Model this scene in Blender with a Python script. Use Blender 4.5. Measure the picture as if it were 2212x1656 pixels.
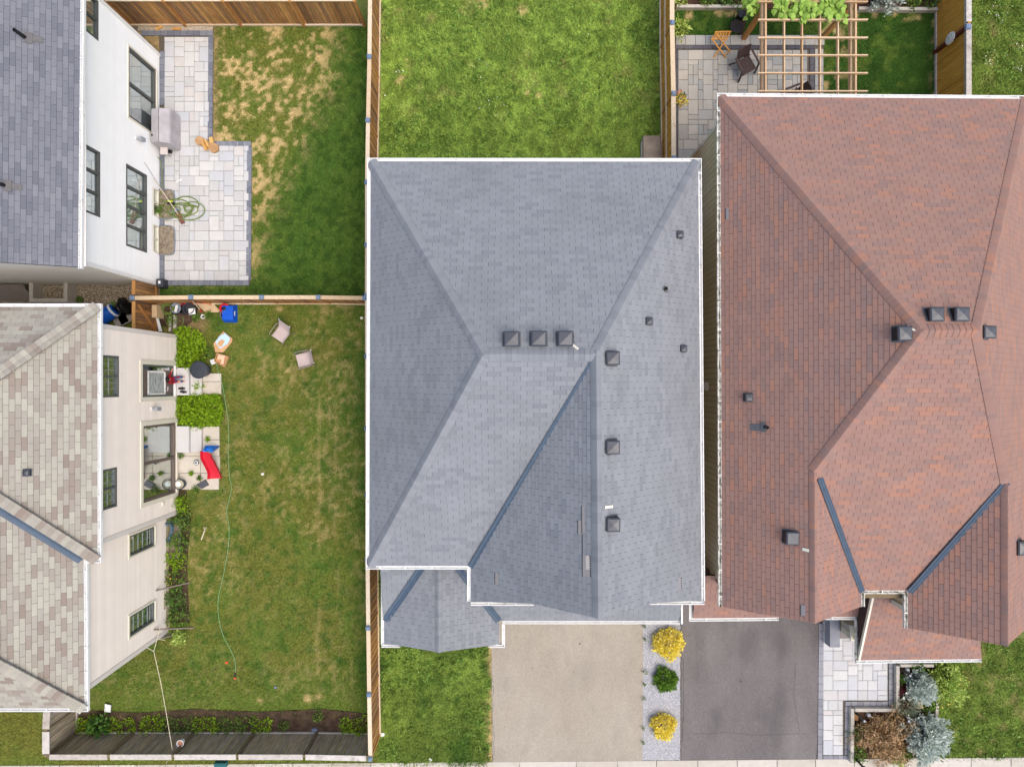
import bpy, bmesh, math, random
import numpy as np
from mathutils import Vector, Matrix

# ------------------------------------------------------------------ camera, sky, sun, exposure
for o in list(bpy.data.objects): bpy.data.objects.remove(o)
SC = bpy.context.scene
COL = SC.collection
FPX, HC = 1500.0, 28.0                      # focal length (in units of a 2212 px wide picture) and drone height in metres
cam = bpy.data.cameras.new("camera"); cam_o = bpy.data.objects.new("camera", cam); COL.objects.link(cam_o)
cam.sensor_width = 36.0; cam.sensor_fit = 'HORIZONTAL'; cam.lens = 36.0 * FPX / 2212.0
cam.clip_start = 0.1; cam.clip_end = 400.0
cam_o.location = (0, 0, HC); cam_o.rotation_euler = (0, 0, 0)
SC.camera = cam_o
SC.render.resolution_x = 1024; SC.render.resolution_y = 766

SUN_EL, SUN_AZ = math.radians(68), math.radians(122)      # azimuth clockwise from +Y (top of the picture)
W = bpy.data.worlds.new("World"); SC.world = W; W.use_nodes = True
nt = W.node_tree; bg = nt.nodes["Background"]
sky = nt.nodes.new("ShaderNodeTexSky"); sky.sky_type = 'NISHITA'; sky.sun_disc = False
sky.sun_elevation = SUN_EL; sky.sun_rotation = SUN_AZ; sky.air_density = 0.8; sky.dust_density = 4.0; sky.ozone_density = 0.6
nt.links.new(sky.outputs[0], bg.inputs[0]); bg.inputs[1].default_value = 0.15
sl = bpy.data.lights.new("sun", 'SUN'); so = bpy.data.objects.new("sun", sl); COL.objects.link(so)
sl.energy = 0.6; sl.angle = math.radians(60); sl.color = (1.0, 0.97, 0.93)
sd = Vector((math.sin(SUN_AZ) * math.cos(SUN_EL), math.cos(SUN_AZ) * math.cos(SUN_EL), math.sin(SUN_EL)))
so.rotation_euler = sd.to_track_quat('Z', 'Y').to_euler(); so.location = sd * 60
vs = SC.view_settings; vs.view_transform = 'Standard'; vs.look = 'None'; vs.gamma = 1.0; vs.use_curve_mapping = False
vs.exposure = 0.8

# ------------------------------------------------------------------ helpers
rnd = random.Random(7)
NPR = np.random.default_rng(11)
def P(u, v, z=0.0):
    D = HC - z; return Vector(((u - 1106) / FPX * D, (828 - v) / FPX * D, z))
CO = (0, 553, 1106, 1659); RO = (0, 414.75, 829.5, 1241.4)
def G(i, j, x, y, z=0.0): return P(CO[i] + x * .25045, RO[j] + y * .25045, z)
ZT = {1: (322.6, 633.6, .10435), 2: (322.6, 783.4, .0887), 3: (368.7, 898.6, .10435), 4: (1440.1, 0, .13044),
      5: (1762.7, 1296.1, .06957), 6: (1820.3, 1405.5, .1513), 7: (299.5, 1198.2, .13914), 8: (553, 656.7, .0974)}
def Z(n, x, y, z=0.0):
    a, b, s = ZT[n]; return P(a + x * s, b + y * s, z)
def GX(u, z=0): return (u - 1106) / FPX * (HC - z)
def GY(v, z=0): return (828 - v) / FPX * (HC - z)

WM = {}                                     # world matrix of every object made here
def link(o, parent=None, m=None):
    COL.objects.link(o)
    m = m or Matrix.Identity(4)
    if parent is not None:
        o.parent = parent; o.matrix_basis = WM[parent.name].inverted() @ m
    else:
        o.matrix_basis = m
    WM[o.name] = m
    return o
def tag(o, label=None, cat=None, group=None, kind=None):
    if label: o["label"] = label
    if cat: o["category"] = cat
    if group: o["group"] = group
    if kind: o["kind"] = kind
    return o
def thing(name, label, cat, loc=(0, 0, 0), rz=0.0, group=None):
    o = bpy.data.objects.new(name, None); o.empty_display_size = .2
    link(o, None, Matrix.Translation(loc) @ Matrix.Rotation(rz, 4, 'Z'))
    return tag(o, label, cat, group)

class MB:
    """collects faces; coordinates are in the frame given to build()"""
    def __init__(s): s.v = []; s.f = []; s.t = []; s.m = []; s.tone = 0.5; s.mi = 0
    def face(s, idx): s.f.append(idx); s.t.append(s.tone); s.m.append(s.mi)
    def poly(s, pts):
        n = len(s.v); s.v += [tuple(p) for p in pts]; s.face(tuple(range(n, n + len(pts)))); return s
    def box(s, c, d, rz=0.0, mat=None, taper=1.0):
        cx, cy, cz = c; hx, hy, hz = d[0] / 2, d[1] / 2, d[2] / 2; n = len(s.v)
        for z, k in ((-hz, 1.0), (hz, taper)):
            for x, y in ((-hx, -hy), (hx, -hy), (hx, hy), (-hx, hy)):
                p = Vector((x * k, y * k, z))
                if rz: p.rotate(Matrix.Rotation(rz, 3, 'Z'))
                if mat is not None: p = mat @ p
                s.v.append((p.x + cx, p.y + cy, p.z + cz))
        for q in ((0, 3, 2, 1), (4, 5, 6, 7), (0, 1, 5, 4), (1, 2, 6, 5), (2, 3, 7, 6), (3, 0, 4, 7)):
            s.face(tuple(n + i for i in q))
        return s
    def bar(s, a, b, w, h, up=(0, 0, 1), w2=None, h2=None):
        a, b = Vector(a), Vector(b); d = (b - a).normalized(); up = Vector(up)
        if abs(d.dot(up)) > .98: up = Vector((1, 0, 0))
        sx = d.cross(up).normalized(); sy = sx.cross(d).normalized(); n = len(s.v)
        for p, ww, hh in ((a, w, h), (b, w2 or w, h2 or h)):
            for i, j in ((-1, -1), (1, -1), (1, 1), (-1, 1)):
                q = p + sx * (i * ww / 2) + sy * (j * hh / 2); s.v.append(tuple(q))
        for q in ((0, 3, 2, 1), (4, 5, 6, 7), (0, 1, 5, 4), (1, 2, 6, 5), (2, 3, 7, 6), (3, 0, 4, 7)):
            s.face(tuple(n + i for i in q))
        return s
    def prism(s, pts, z0, z1):
        n = len(s.v); k = len(pts)
        area = sum(pts[i][0] * pts[(i + 1) % k][1] - pts[(i + 1) % k][0] * pts[i][1] for i in range(k))
        if area < 0: pts = list(reversed(pts))
        for z in (z0, z1): s.v += [(p[0], p[1], z) for p in pts]
        s.face(tuple(n + i for i in reversed(range(k)))); s.face(tuple(n + k + i for i in range(k)))
        for i in range(k):
            j = (i + 1) % k; s.face((n + i, n + j, n + k + j, n + k + i))
        return s
    def tube(s, pts, r, sides=6, cap=True, r2=None):
        pts = [Vector(p) for p in pts]; n0 = len(s.v); K = len(pts); prev = None
        for i, p in enumerate(pts):
            d = (pts[min(i + 1, K - 1)] - pts[max(i - 1, 0)]).normalized()
            if prev is None:
                up = Vector((0, 0, 1)) if abs(d.z) < .9 else Vector((1, 0, 0)); sx = d.cross(up).normalized()
            else:
                sx = (prev - d * prev.dot(d)).normalized()
            sy = d.cross(sx); prev = sx
            rr = r if r2 is None else r + (r2 - r) * i / (K - 1)
            for k in range(sides):
                a = 2 * math.pi * k / sides; s.v.append(tuple(p + sx * (rr * math.cos(a)) + sy * (rr * math.sin(a))))
        for i in range(K - 1):
            for k in range(sides):
                a = n0 + i * sides + k; b = n0 + i * sides + (k + 1) % sides; s.face((a, b, b + sides, a + sides))
        if cap:
            s.face(tuple(n0 + k for k in reversed(range(sides)))); s.face(tuple(n0 + (K - 1) * sides + k for k in range(sides)))
        return s
    def lathe(s, prof, c=(0, 0, 0), sides=16, mat=None):
        n0 = len(s.v); K = len(prof)
        for r, z in prof:
            for k in range(sides):
                a = 2 * math.pi * k / sides; p = Vector((r * math.cos(a), r * math.sin(a), z))
                if mat is not None: p = mat @ p
                s.v.append((p.x + c[0], p.y + c[1], p.z + c[2]))
        for i in range(K - 1):
            for k in range(sides):
                a = n0 + i * sides + k; b = n0 + i * sides + (k + 1) % sides; s.face((a, b, b + sides, a + sides))
        s.face(tuple(n0 + k for k in reversed(range(sides)))); s.face(tuple(n0 + (K - 1) * sides + k for k in range(sides)))
        return s
    def mesh(s, name, mats):
        me = bpy.data.meshes.new(name); me.from_pydata(s.v, [], s.f)
        if not isinstance(mats, (list, tuple)): mats = [mats]
        for m in mats: me.materials.append(m)
        if len(mats) > 1: me.polygons.foreach_set("material_index", s.m)
        at = me.attributes.new("tone", 'FLOAT', 'FACE'); at.data.foreach_set("value", s.t)
        me.update(); return me
    def build(s, name, mats, parent=None, local=False, smooth=False, kind=None, bevel=0):
        me = s.mesh(name, mats)
        if smooth: me.polygons.foreach_set("use_smooth", [True] * len(me.polygons))
        o = bpy.data.objects.new(name, me)
        link(o, parent, WM[parent.name].copy() if (local and parent is not None) else None)
        if bevel:
            b = o.modifiers.new("bevel", 'BEVEL'); b.width = bevel; b.segments = 2; b.limit_method = 'ANGLE'
        if kind: o["kind"] = kind
        return o
def bigmesh(name, V, Fa, mats, tones=None, col=None, parent=None, kind=None, smooth=False):
    """V (n,3) array, Fa (m,3|4) array; tone per face or colour per vertex"""
    me = bpy.data.meshes.new(name); k = Fa.shape[1]
    me.vertices.add(len(V)); me.vertices.foreach_set("co", V.astype(np.float32).ravel())
    me.loops.add(Fa.size); me.loops.foreach_set("vertex_index", Fa.astype(np.int32).ravel())
    me.polygons.add(len(Fa)); me.polygons.foreach_set("loop_start", np.arange(0, Fa.size, k, dtype=np.int32))
    me.polygons.foreach_set("loop_total", np.full(len(Fa), k, dtype=np.int32))
    if smooth: me.polygons.foreach_set("use_smooth", np.ones(len(Fa), dtype=bool))
    me.materials.append(mats)
    if tones is not None:
        at = me.attributes.new("tone", 'FLOAT', 'FACE'); at.data.foreach_set("value", np.asarray(tones, np.float32))
    if col is not None:
        at = me.attributes.new("Col", 'FLOAT_COLOR', 'POINT')
        at.data.foreach_set("color", np.c_[col, np.ones(len(col))].astype(np.float32).ravel())
    me.update(calc_edges=True); me.validate()
    o = bpy.data.objects.new(name, me); link(o, parent)
    if kind: o["kind"] = kind
    return o
def copy_tree(o, m, label=None, parent=None, root=True):
    """copy a thing with its parts (and their parts); m = new world matrix of the thing"""
    c = o.copy(); COL.objects.link(c)
    if root: c.matrix_basis = m; WM[c.name] = m
    else: c.parent = parent; WM[c.name] = WM[parent.name] @ c.matrix_basis
    if label: c["label"] = label
    for ch in list(o.children): copy_tree(ch, None, None, c, False)
    return c

# value noise in numpy
_LAT = NPR.random((8, 256, 256))
def vnoise(x, y, s=1.0, k=0):
    x = np.asarray(x) * s + 37.3 * k; y = np.asarray(y) * s + 91.7 * k
    xi = np.floor(x).astype(int); yi = np.floor(y).astype(int); fx = x - xi; fy = y - yi
    fx = fx * fx * (3 - 2 * fx); fy = fy * fy * (3 - 2 * fy); L = _LAT[k % 8]
    g = lambda a, b: L[a & 255, b & 255]
    return (g(xi, yi) * (1 - fx) + g(xi + 1, yi) * fx) * (1 - fy) + (g(xi, yi + 1) * (1 - fx) + g(xi + 1, yi + 1) * fx) * fy
def fbm(x, y, s, k=0, o=3):
    t = 0; a = .5; w = 0
    for i in range(o): t = t + a * vnoise(x, y, s * 2 ** i, k + i); w += a; a *= .55
    return t / w
def sstep(a, b, x): t = np.clip((x - a) / (b - a), 0, 1); return t * t * (3 - 2 * t)

# ------------------------------------------------------------------ materials
def lin(r, g, b):
    f = lambda c: (c / 255 / 12.92) if c / 255 <= .04045 else ((c / 255 + .055) / 1.055) ** 2.4
    return (f(r), f(g), f(b), 1)
MATS = {}
GAIN = {'worn_driveway': (.68, .70, .67), 'grey_asphalt': (.76, .77, .73), 'slate_grey_shingle': (.84, .84, .80), 'red_brown_shingle': (1.22, 1.36, 1.30), 'tan_shingle': (.72, .74, .70), 'blue_grey_shingle': (.64, .64, .58),
        'beige_siding': (1.3, 1.28, 1.24), 'white_siding': 1.08, 'pale_paver': (.76, .78, .78), 'sage_paver': .84, 'concrete_slab': .86, 'cream_slab': .86, 'pale_precast': .86, 'white_gravel': .82, 'gravel_base': .8,
        'slate_border': .7, 'dark_border': .75, 'grey_border': .72, 'retaining_stone': .85}                                    # albedo trims per material
def mat(name, cols, src='none', rough=.8, ns=6.0, na=.15, nscale=(1, 1, 1), bump=0.0, bs=60.0, spec=.3, metal=0.0,
        ns2=0, na2=0.0, stain=None, const=False):
    """cols: list of albedo colours along a ramp; src: 'object' random per object, 'tone' face attribute, 'col' vertex colour, 'none'"""
    if name in MATS: return MATS[name]
    gn = GAIN.get(name, 1.0); gn = gn if isinstance(gn, tuple) else (gn,) * 3; cols = [tuple(c * k for c, k in zip(q[:3], gn)) + (1,) for q in cols]
    m = bpy.data.materials.new(name); m.use_nodes = True; t = m.node_tree; N = t.nodes; L = t.links
    b = N["Principled BSDF"]; b.inputs["Roughness"].default_value = rough; b.inputs["Specular IOR Level"].default_value = spec
    b.inputs["Metallic"].default_value = metal
    geo = N.new("ShaderNodeNewGeometry"); mp = N.new("ShaderNodeMapping"); mp.inputs["Scale"].default_value = nscale
    L.new(geo.outputs["Position"], mp.inputs["Vector"])
    vec = mp.outputs["Vector"]
    oi = N.new("ShaderNodeObjectInfo")
    if src == 'object':
        ad = N.new("ShaderNodeVectorMath"); ad.operation = 'ADD'
        sc = N.new("ShaderNodeVectorMath"); sc.operation = 'SCALE'; sc.inputs[0].default_value = (13, 7, 5)
        L.new(oi.outputs["Random"], sc.inputs["Scale"]); L.new(vec, ad.inputs[0]); L.new(sc.outputs[0], ad.inputs[1]); vec = ad.outputs[0]
    if src == 'col':
        at = N.new("ShaderNodeAttribute"); at.attribute_name = "Col"; col = at.outputs["Color"]
    elif len(cols) == 1:
        rg = N.new("ShaderNodeRGB"); rg.outputs[0].default_value = cols[0]; col = rg.outputs[0]
    else:
        rp = N.new("ShaderNodeValToRGB"); e = rp.color_ramp.elements
        if const: rp.color_ramp.interpolation = 'CONSTANT'
        while len(e) < len(cols): e.new(.5)
        for i, c in enumerate(cols):
            e[i].position = i / len(cols) if const else i / (len(cols) - 1); e[i].color = c
        if src == 'object': L.new(oi.outputs["Random"], rp.inputs[0])
        elif src == 'tone':
            at = N.new("ShaderNodeAttribute"); at.attribute_name = "tone"; L.new(at.outputs["Fac"], rp.inputs[0])
        else:
            n0 = N.new("ShaderNodeTexNoise"); n0.inputs["Scale"].default_value = ns * .35; n0.inputs["Detail"].default_value = 4
            L.new(vec, n0.inputs["Vector"])
            mr = N.new("ShaderNodeMapRange"); mr.inputs[1].default_value = .3; mr.inputs[2].default_value = .7
            L.new(n0.outputs["Fac"], mr.inputs[0]); L.new(mr.outputs[0], rp.inputs[0])
        col = rp.outputs["Color"]
    def modulate(col, scale, amt, det=4):
        n1 = N.new("ShaderNodeTexNoise"); n1.inputs["Scale"].default_value = scale; n1.inputs["Detail"].default_value = det
        L.new(vec, n1.inputs["Vector"])
        mr = N.new("ShaderNodeMapRange"); mr.inputs[1].default_value = .25; mr.inputs[2].default_value = .75
        mr.inputs[3].default_value = 1 - amt; mr.inputs[4].default_value = 1 + amt
        L.new(n1.outputs["Fac"], mr.inputs[0])
        hs = N.new("ShaderNodeHueSaturation"); L.new(mr.outputs[0], hs.inputs["Value"]); L.new(col, hs.inputs["Color"]); return hs.outputs[0]
    if na: col = modulate(col, ns, na)
    if na2: col = modulate(col, ns2, na2, 2)
    if stain:                                # (colour, noise scale, low, high, amount)
        n2 = N.new("ShaderNodeTexNoise"); n2.inputs["Scale"].default_value = stain[1]; n2.inputs["Detail"].default_value = 5; L.new(vec, n2.inputs["Vector"])
        mr = N.new("ShaderNodeMapRange"); mr.inputs[1].default_value = stain[2]; mr.inputs[2].default_value = stain[3]; mr.inputs[4].default_value = stain[4]
        L.new(n2.outputs["Fac"], mr.inputs[0])
        mx = N.new("ShaderNodeMixRGB"); mx.inputs[2].default_value = stain[0]; L.new(mr.outputs[0], mx.inputs[0]); L.new(col, mx.inputs[1]); col = mx.outputs[0]
    L.new(col, b.inputs["Base Color"])
    if bump:
        n3 = N.new("ShaderNodeTexNoise"); n3.inputs["Scale"].default_value = bs; n3.inputs["Detail"].default_value = 3; L.new(vec, n3.inputs["Vector"])
        bp = N.new("ShaderNodeBump"); bp.inputs["Strength"].default_value = bump; bp.inputs["Distance"].default_value = .02
        L.new(n3.outputs["Fac"], bp.inputs["Height"]); L.new(bp.outputs[0], b.inputs["Normal"])
    MATS[name] = m; return m
def leafy(m, amt=.12):
    """let light through a thin leaf"""
    t = m.node_tree; N = t.nodes; L = t.links; b = N["Principled BSDF"]; src = b.inputs["Base Color"].links[0].from_socket
    tr = N.new("ShaderNodeBsdfTranslucent"); L.new(src, tr.inputs[0]); mx = N.new("ShaderNodeMixShader"); mx.inputs[0].default_value = amt
    L.new(b.outputs[0], mx.inputs[1]); L.new(tr.outputs[0], mx.inputs[2]); L.new(mx.outputs[0], N["Material Output"].inputs[0]); return m
def glass(name, tint=(.85, .9, .9, 1), mixf=.26):
    m = bpy.data.materials.new(name); m.use_nodes = True; t = m.node_tree; N = t.nodes; L = t.links
    N.remove(N["Principled BSDF"]); out = N["Material Output"]
    tr = N.new("ShaderNodeBsdfTransparent"); tr.inputs[0].default_value = tint
    gl = N.new("ShaderNodeBsdfGlossy"); gl.inputs["Roughness"].default_value = .02; gl.inputs[0].default_value = (.9, .95, .95, 1)
    lw = N.new("ShaderNodeLayerWeight"); lw.inputs[0].default_value = .25
    ma = N.new("ShaderNodeMath"); ma.operation = 'MULTIPLY_ADD'; ma.inputs[1].default_value = .8; ma.inputs[2].default_value = mixf
    ma.use_clamp = True
    mx = N.new("ShaderNodeMixShader"); L.new(lw.outputs['Fresnel'] if False else lw.outputs['Facing'], ma.inputs[0]); L.new(ma.outputs[0], mx.inputs[0])
    L.new(tr.outputs[0], mx.inputs[1]); L.new(gl.outputs[0], mx.inputs[2]); L.new(mx.outputs[0], out.inputs[0]); return m

M_white = mat("white_metal", [lin(236, 236, 232)], rough=.45, ns=3, na=.04, stain=(lin(120, 108, 90), 5.0, .62, .75, .5))
M_trim = mat("white_trim", [lin(232, 230, 224)], rough=.6, ns=3, na=.04)
M_cream = mat("cream_trim", [lin(226, 220, 200)], rough=.6, ns=3, na=.05)
M_darkmetal = mat("dark_metal", [lin(62, 66, 72)], rough=.34, ns=5, na=.08, spec=.6)
M_flash = mat("valley_metal", [lin(74, 90, 106)], rough=.5, ns=4, na=.1)
M_black = mat("black_plastic", [lin(34, 35, 37)], rough=.45, ns=6, na=.15)
M_glass = glass("window_glass")
M_darkroom = mat("dark_room", [lin(58, 62, 58)], rough=.9, ns=1.2, na=.4)
M_blind = mat("white_blind", [lin(226, 230, 228)], rough=.8, ns=2, na=.06)
M_curtain = mat("grey_curtain", [lin(96, 102, 100), lin(206, 212, 210)], rough=.9, ns=14, na=.12, nscale=(1, 1, .12))
# ------------------------------------------------------------------ ground, lawns, drives, paving
def st(o): o["kind"] = "structure"; return o
M_soil = mat("soil", [lin(60, 46, 36), lin(92, 74, 58)], ns=9, na=.3, rough=.95, bump=.6, bs=30)
M_lawn = mat("lawn_soil", [lin(80, 100, 40)], src='col', rough=.95, ns=24, na=.3, ns2=70, na2=.25, bump=.5, bs=50, spec=.1)
M_blade = mat("grass_blade", [lin(80, 100, 40)], src='col', rough=.75, na=0, spec=.15)
g = MB().box((0, 0, -.06), (160, 160, .06)); st(g.build("ground", mat("ground_grass", [lin(86, 104, 46), lin(110, 116, 60)], ns=8, na=.2, rough=.95)))

COLS = {'lush': np.array(lin(62, 94, 34)[:3]), 'mid': np.array(lin(99, 119, 48)[:3]), 'fresh': np.array(lin(126, 150, 64)[:3]),
        'olive': np.array(lin(112, 108, 48)[:3]), 'straw': np.array(lin(192, 166, 116)[:3]), 'earth': np.array(lin(150, 126, 92)[:3]),
        'deep': np.array(lin(40, 66, 22)[:3])}
def mix(a, b, t): t = np.asarray(t)[..., None]; return a * (1 - t) + b * t
def uv(x, y): return 1106 + x / HC * FPX, 828 - y / HC * FPX
def c_upper(x, y):                           # worn lawn, straw patches on the left, thick dark grass on the right and below
    u, v = uv(x, y)
    c = mix(COLS['mid'] * .85, COLS['lush'], .35 + .6 * fbm(x, y, 1.6, 1))
    edge = 740 - .40 * np.maximum(v - 130, 0) + 70 * (fbm(x, y, .7, 2) - .5)
    side = sstep(edge + 45, edge - 70, u) * sstep(640, 560, v)
    c = mix(c, mix(COLS['mid'] * .9, COLS['olive'], fbm(x, y, 2, 4)), .75 * side)
    dry = sstep(.46, .66, .66 * fbm(x, y, 5.6, 3, 2) + .34 * fbm(x, y, 1.3, 5, 2)) * side
    c = mix(c, COLS['mid'] * .95, .6 * (1 - side) * sstep(.5, .68, fbm(x, y, 6.0, 4, 2))); c = mix(c, COLS['deep'], .7 * (1 - side) * sstep(.52, .7, fbm(x, y, 5.0, 6, 2)))
    c = mix(mix(c, COLS['lush'], (1 - side) * .25), COLS['straw'], np.clip(dry * .9, 0, .9))
    return mix(c, COLS['earth'], .6 * sstep(480, 458, u + 10 * (fbm(x, y, 3, 1) - .5)) * (v < 305))
def c_lower(x, y):                           # olive, scuffed lawn
    u, v = uv(x, y)
    c = mix(COLS['olive'] * .92 * np.array([.93, 1.03, 1]), COLS['mid'] * .88, .3 + .6 * sstep(.35, .75, fbm(x, y, .8, 4)))
    c = mix(c, COLS['lush'], .7 * sstep(.5, .75, fbm(x, y, 3.6, 5, 2)))
    wear = .25 + .75 * sstep(.42, .62, fbm(x, y, .22, 0, 2))
    dry = sstep(.46, .72, .7 * fbm(x, y, 6.5, 6, 2) + .3 * fbm(x, y, 1.6, 3, 2)) * wear
    c = mix(c, COLS['straw'], np.clip(dry * .36, 0, .8))
    for uu in (688, 724, 763):                # faint wheel ruts
        c = mix(c, COLS['straw'], .22 * sstep(6, 1, np.abs(u - uu - 26 * (fbm(x * .2, y, .5, 1) - .5))) * sstep(.42, .6, fbm(x, y * .4, 2.0, 2)) * (v > 850))
    c = mix(c, COLS['lush'], .75 * sstep(750, 790, u) * sstep(.3, .6, fbm(x, y, 1.2, 1)))
    c = mix(c, COLS['mid'] * .8, .6 * sstep(1420, 1520, v)); c = mix(c, COLS['fresh'] * .8, .5 * sstep(1480, 1530, v) * fbm(x, y, 1.5, 2))
    c = mix(c, COLS['earth'] * .8, .8 * sstep(55, 25, np.hypot(u - 405, v - 695)))
    for (a, b, r) in ((665, 1508, 14), (690, 1504, 10), (560, 1512, 10), (620, 800, 8), (605, 668, 12)):
        c = mix(c, COLS['straw'], .8 * sstep(r, r * .3, np.hypot(u - a, (v - b) * 1.3) + 12 * (fbm(x, y, 5, 2) - .5)))
    return c
def c_centre(x, y):
    c = mix(COLS['mid'] * 1.08, COLS['fresh'] * 1.14, sstep(.3, .72, .35 * fbm(x, y, 1.0, 7) + .65 * fbm(x, y, 4.5, 2)))
    c = mix(c, COLS['lush'], .45 * sstep(.5, .75, fbm(x, y, 3.0, 5, 2)))
    u, v = uv(x, y)
    c = mix(c, COLS['straw'] * .8, .24 * sstep(.56, .74, .5 * fbm(x, y, 2.4, 3, 2) + .5 * fbm(x, y, .8, 1)) * sstep(330, 150, v))
    for (a, b, r) in ((1165, 205, 11), (1130, 22, 18), (1040, 8, 18), (1140, 200, 7), (868, 170, 8), (858, 178, 8), (880, 130, 6)):
        c = mix(c, COLS['straw'], .7 * sstep(r, r * .3, np.hypot(u - a, (v - b) * 1.2) + 14 * (fbm(x, y, 4, 2) - .5)))
    return c
def c_front(x, y):
    u, v = uv(x, y)
    c = mix(COLS['fresh'] * .92, COLS['mid'], sstep(.3, .7, fbm(x, y, .9, 2))); c = mix(c, COLS['lush'], .8 * sstep(.55, .75, fbm(x, y, 1.6, 6))); c = mix(c, COLS['deep'], .6 * sstep(.55, .72, fbm(x, y, 6, 2, 2)))
    return mix(c, COLS['straw'], .8 * sstep(1042, 1062, u) * sstep(.4, .6, fbm(x, y, 1.4, 3)))
def c_right(x, y):
    c = mix(COLS['mid'] * .72, COLS['fresh'] * .72, sstep(.3, .7, fbm(x, y, 3.1, 3))); return mix(c, COLS['straw'] * .8, .3 * sstep(.55, .8, fbm(x, y, 2.0, 1)))
def c_garden(x, y):
    u, v = uv(x, y); c = mix(COLS['deep'], COLS['lush'], fbm(x, y, 1.5, 4))
    c = mix(c, COLS['mid'], .5 * sstep(.5, .7, fbm(x, y, 2.2, 2)))
    return mix(c, COLS['straw'], .7 * sstep(.52, .66, fbm(x, y, 2.4, 6)) * (sstep(1862, 1790, u) * (u > 1770) + sstep(2000, 2022, u) + sstep(50, 38, v)).clip(0, 1))
def c_strip(x, y): return mix(COLS['mid'], COLS['olive'], fbm(x, y, 1.0, 2))
LAWNS = [("lawn", 290, 818, 54, 656, c_upper, 620, .085, 0), ("lawn", 165, 818, 656, 1583, c_lower, 560, .075, 0),
         ("lawn", 818, 1428, -30, 430, c_centre, 700, .10, 1), ("lawn", 818, 1063, 1225, 1652, c_front, 800, .10, 1),
         ("lawn", 1935, 2250, 1380, 1640, c_right, 800, .09, 0), ("lawn", 2021, 2250, -30, 250, c_right, 800, .10, 1),
         ("lawn", 1452, 2021, -30, 330, c_garden, 700, .06, 0), ("lawn", -30, 165, 1470, 1655, c_strip, 700, .08, 0),
         ("lawn", 165, 818, 1583, 1655, c_strip, 800, .08, 0)]
NOGRASS = [(345, 461, 64, 306), (345, 545, 304, 617), (290, 461, 50, 68), (1440, 1780, 77, 340), (0, 388, 640, 1105), (0, 372, 1100, 1370), (385, 478, 823, 853),
           (382, 476, 918, 1056), (165, 790, 1549, 1583), (370, 410, 1060, 1345), (1932, 2018, 1425, 1640), (-30, 370, 560, 656), (1400, 1428, 300, 345),
           (1455, 2021, -30, 24), (1600, 2040, 1200, 1392)]
GLAB = ['short worn grass of the yard beside the pale patio', 'olive grass of the scuffed lower left yard', 'weedy grass behind the grey roofed house', 'thick grass of the small front lawn', 'grass beside the rose bush', 'grass beyond the orange stained fence', 'dark grass of the pergola garden', 'grass at the outer corner of the street fence', 'grass strip between street fence and pavement']
for li, (nm, u0, u1, v0, v1, cf, dens, hgt, weedy) in enumerate(LAWNS):
    x0, x1, y0, y1 = GX(u0), GX(u1), GY(v1), GY(v0); n, m_ = int((x1 - x0) / .11) + 2, int((y1 - y0) / .11) + 2
    X, Y = np.meshgrid(np.linspace(x0, x1, n), np.linspace(y0, y1, m_)); Zz = .03 * (fbm(X, Y, .4, 1) - .5) - .012
    V = np.c_[X.ravel(), Y.ravel(), Zz.ravel()]; I = np.arange(n * m_).reshape(m_, n)
    Fa = np.c_[I[:-1, :-1].ravel(), I[:-1, 1:].ravel(), I[1:, 1:].ravel(), I[1:, :-1].ravel()]
    lw = bigmesh(nm, V, Fa, M_lawn, col=cf(V[:, 0], V[:, 1]), smooth=True); st(lw)
    # grass blades, one mesh per lawn
    K = int((x1 - x0) * (y1 - y0) * dens); px = NPR.uniform(x0, x1, K); py = NPR.uniform(y0, y1, K); u, v = uv(px, py)
    ok = (u > -25) & (u < 2237) & (v > -20) & (v < 1676)
    for (a, b, c, d) in NOGRASS: ok &= ~((u > a) & (u < b) & (v > c) & (v < d))
    px, py = px[ok], py[ok]; K = len(px)
    base = cf(px, py); dryness = np.clip((base[:, 0] - .16) / .2, 0, 1)
    keep = NPR.random(K) > dryness * .55; px, py, base, dryness = px[keep], py[keep], base[keep], dryness[keep]; K = len(px)
    ang = NPR.uniform(0, 2 * np.pi, K) + 2.2 * fbm(px, py, 1.3, 5); h = hgt * NPR.uniform(.5, 1.35, K) * (1 - .4 * dryness)
    if weedy: h = h * (1 + .9 * sstep(.55, .75, fbm(px, py, .9, 2)))
    wd = NPR.uniform(.008, .016, K) * (1.6 if weedy else 1.15); lean = NPR.uniform(.5, 1.25, K)
    dx, dy = np.cos(ang), np.sin(ang); tipx = px + dx * h * np.sin(lean) * 1.3; tipy = py + dy * h * np.sin(lean) * 1.3; tipz = h * np.cos(lean) + .012
    V = np.empty((K, 3, 3)); V[:, 0] = np.c_[px - dy * wd, py + dx * wd, np.full(K, -.015)]; V[:, 1] = np.c_[px + dy * wd, py - dx * wd, np.full(K, -.015)]
    V[:, 2] = np.c_[tipx, tipy, tipz]
    cl = base * NPR.uniform(.7, 1.9, (K, 1)) * np.array([1, 1, 1]) + NPR.uniform(-.012, .02, (K, 1)) * np.array([1, 1, .2]); cl = np.clip(cl, .008, .8)
    gb = bigmesh("grass", V.reshape(-1, 3), np.arange(3 * K).reshape(-1, 3), M_blade, col=np.repeat(cl, 3, 0))
    tag(gb, GLAB[li], "grass", kind="stuff")

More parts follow.
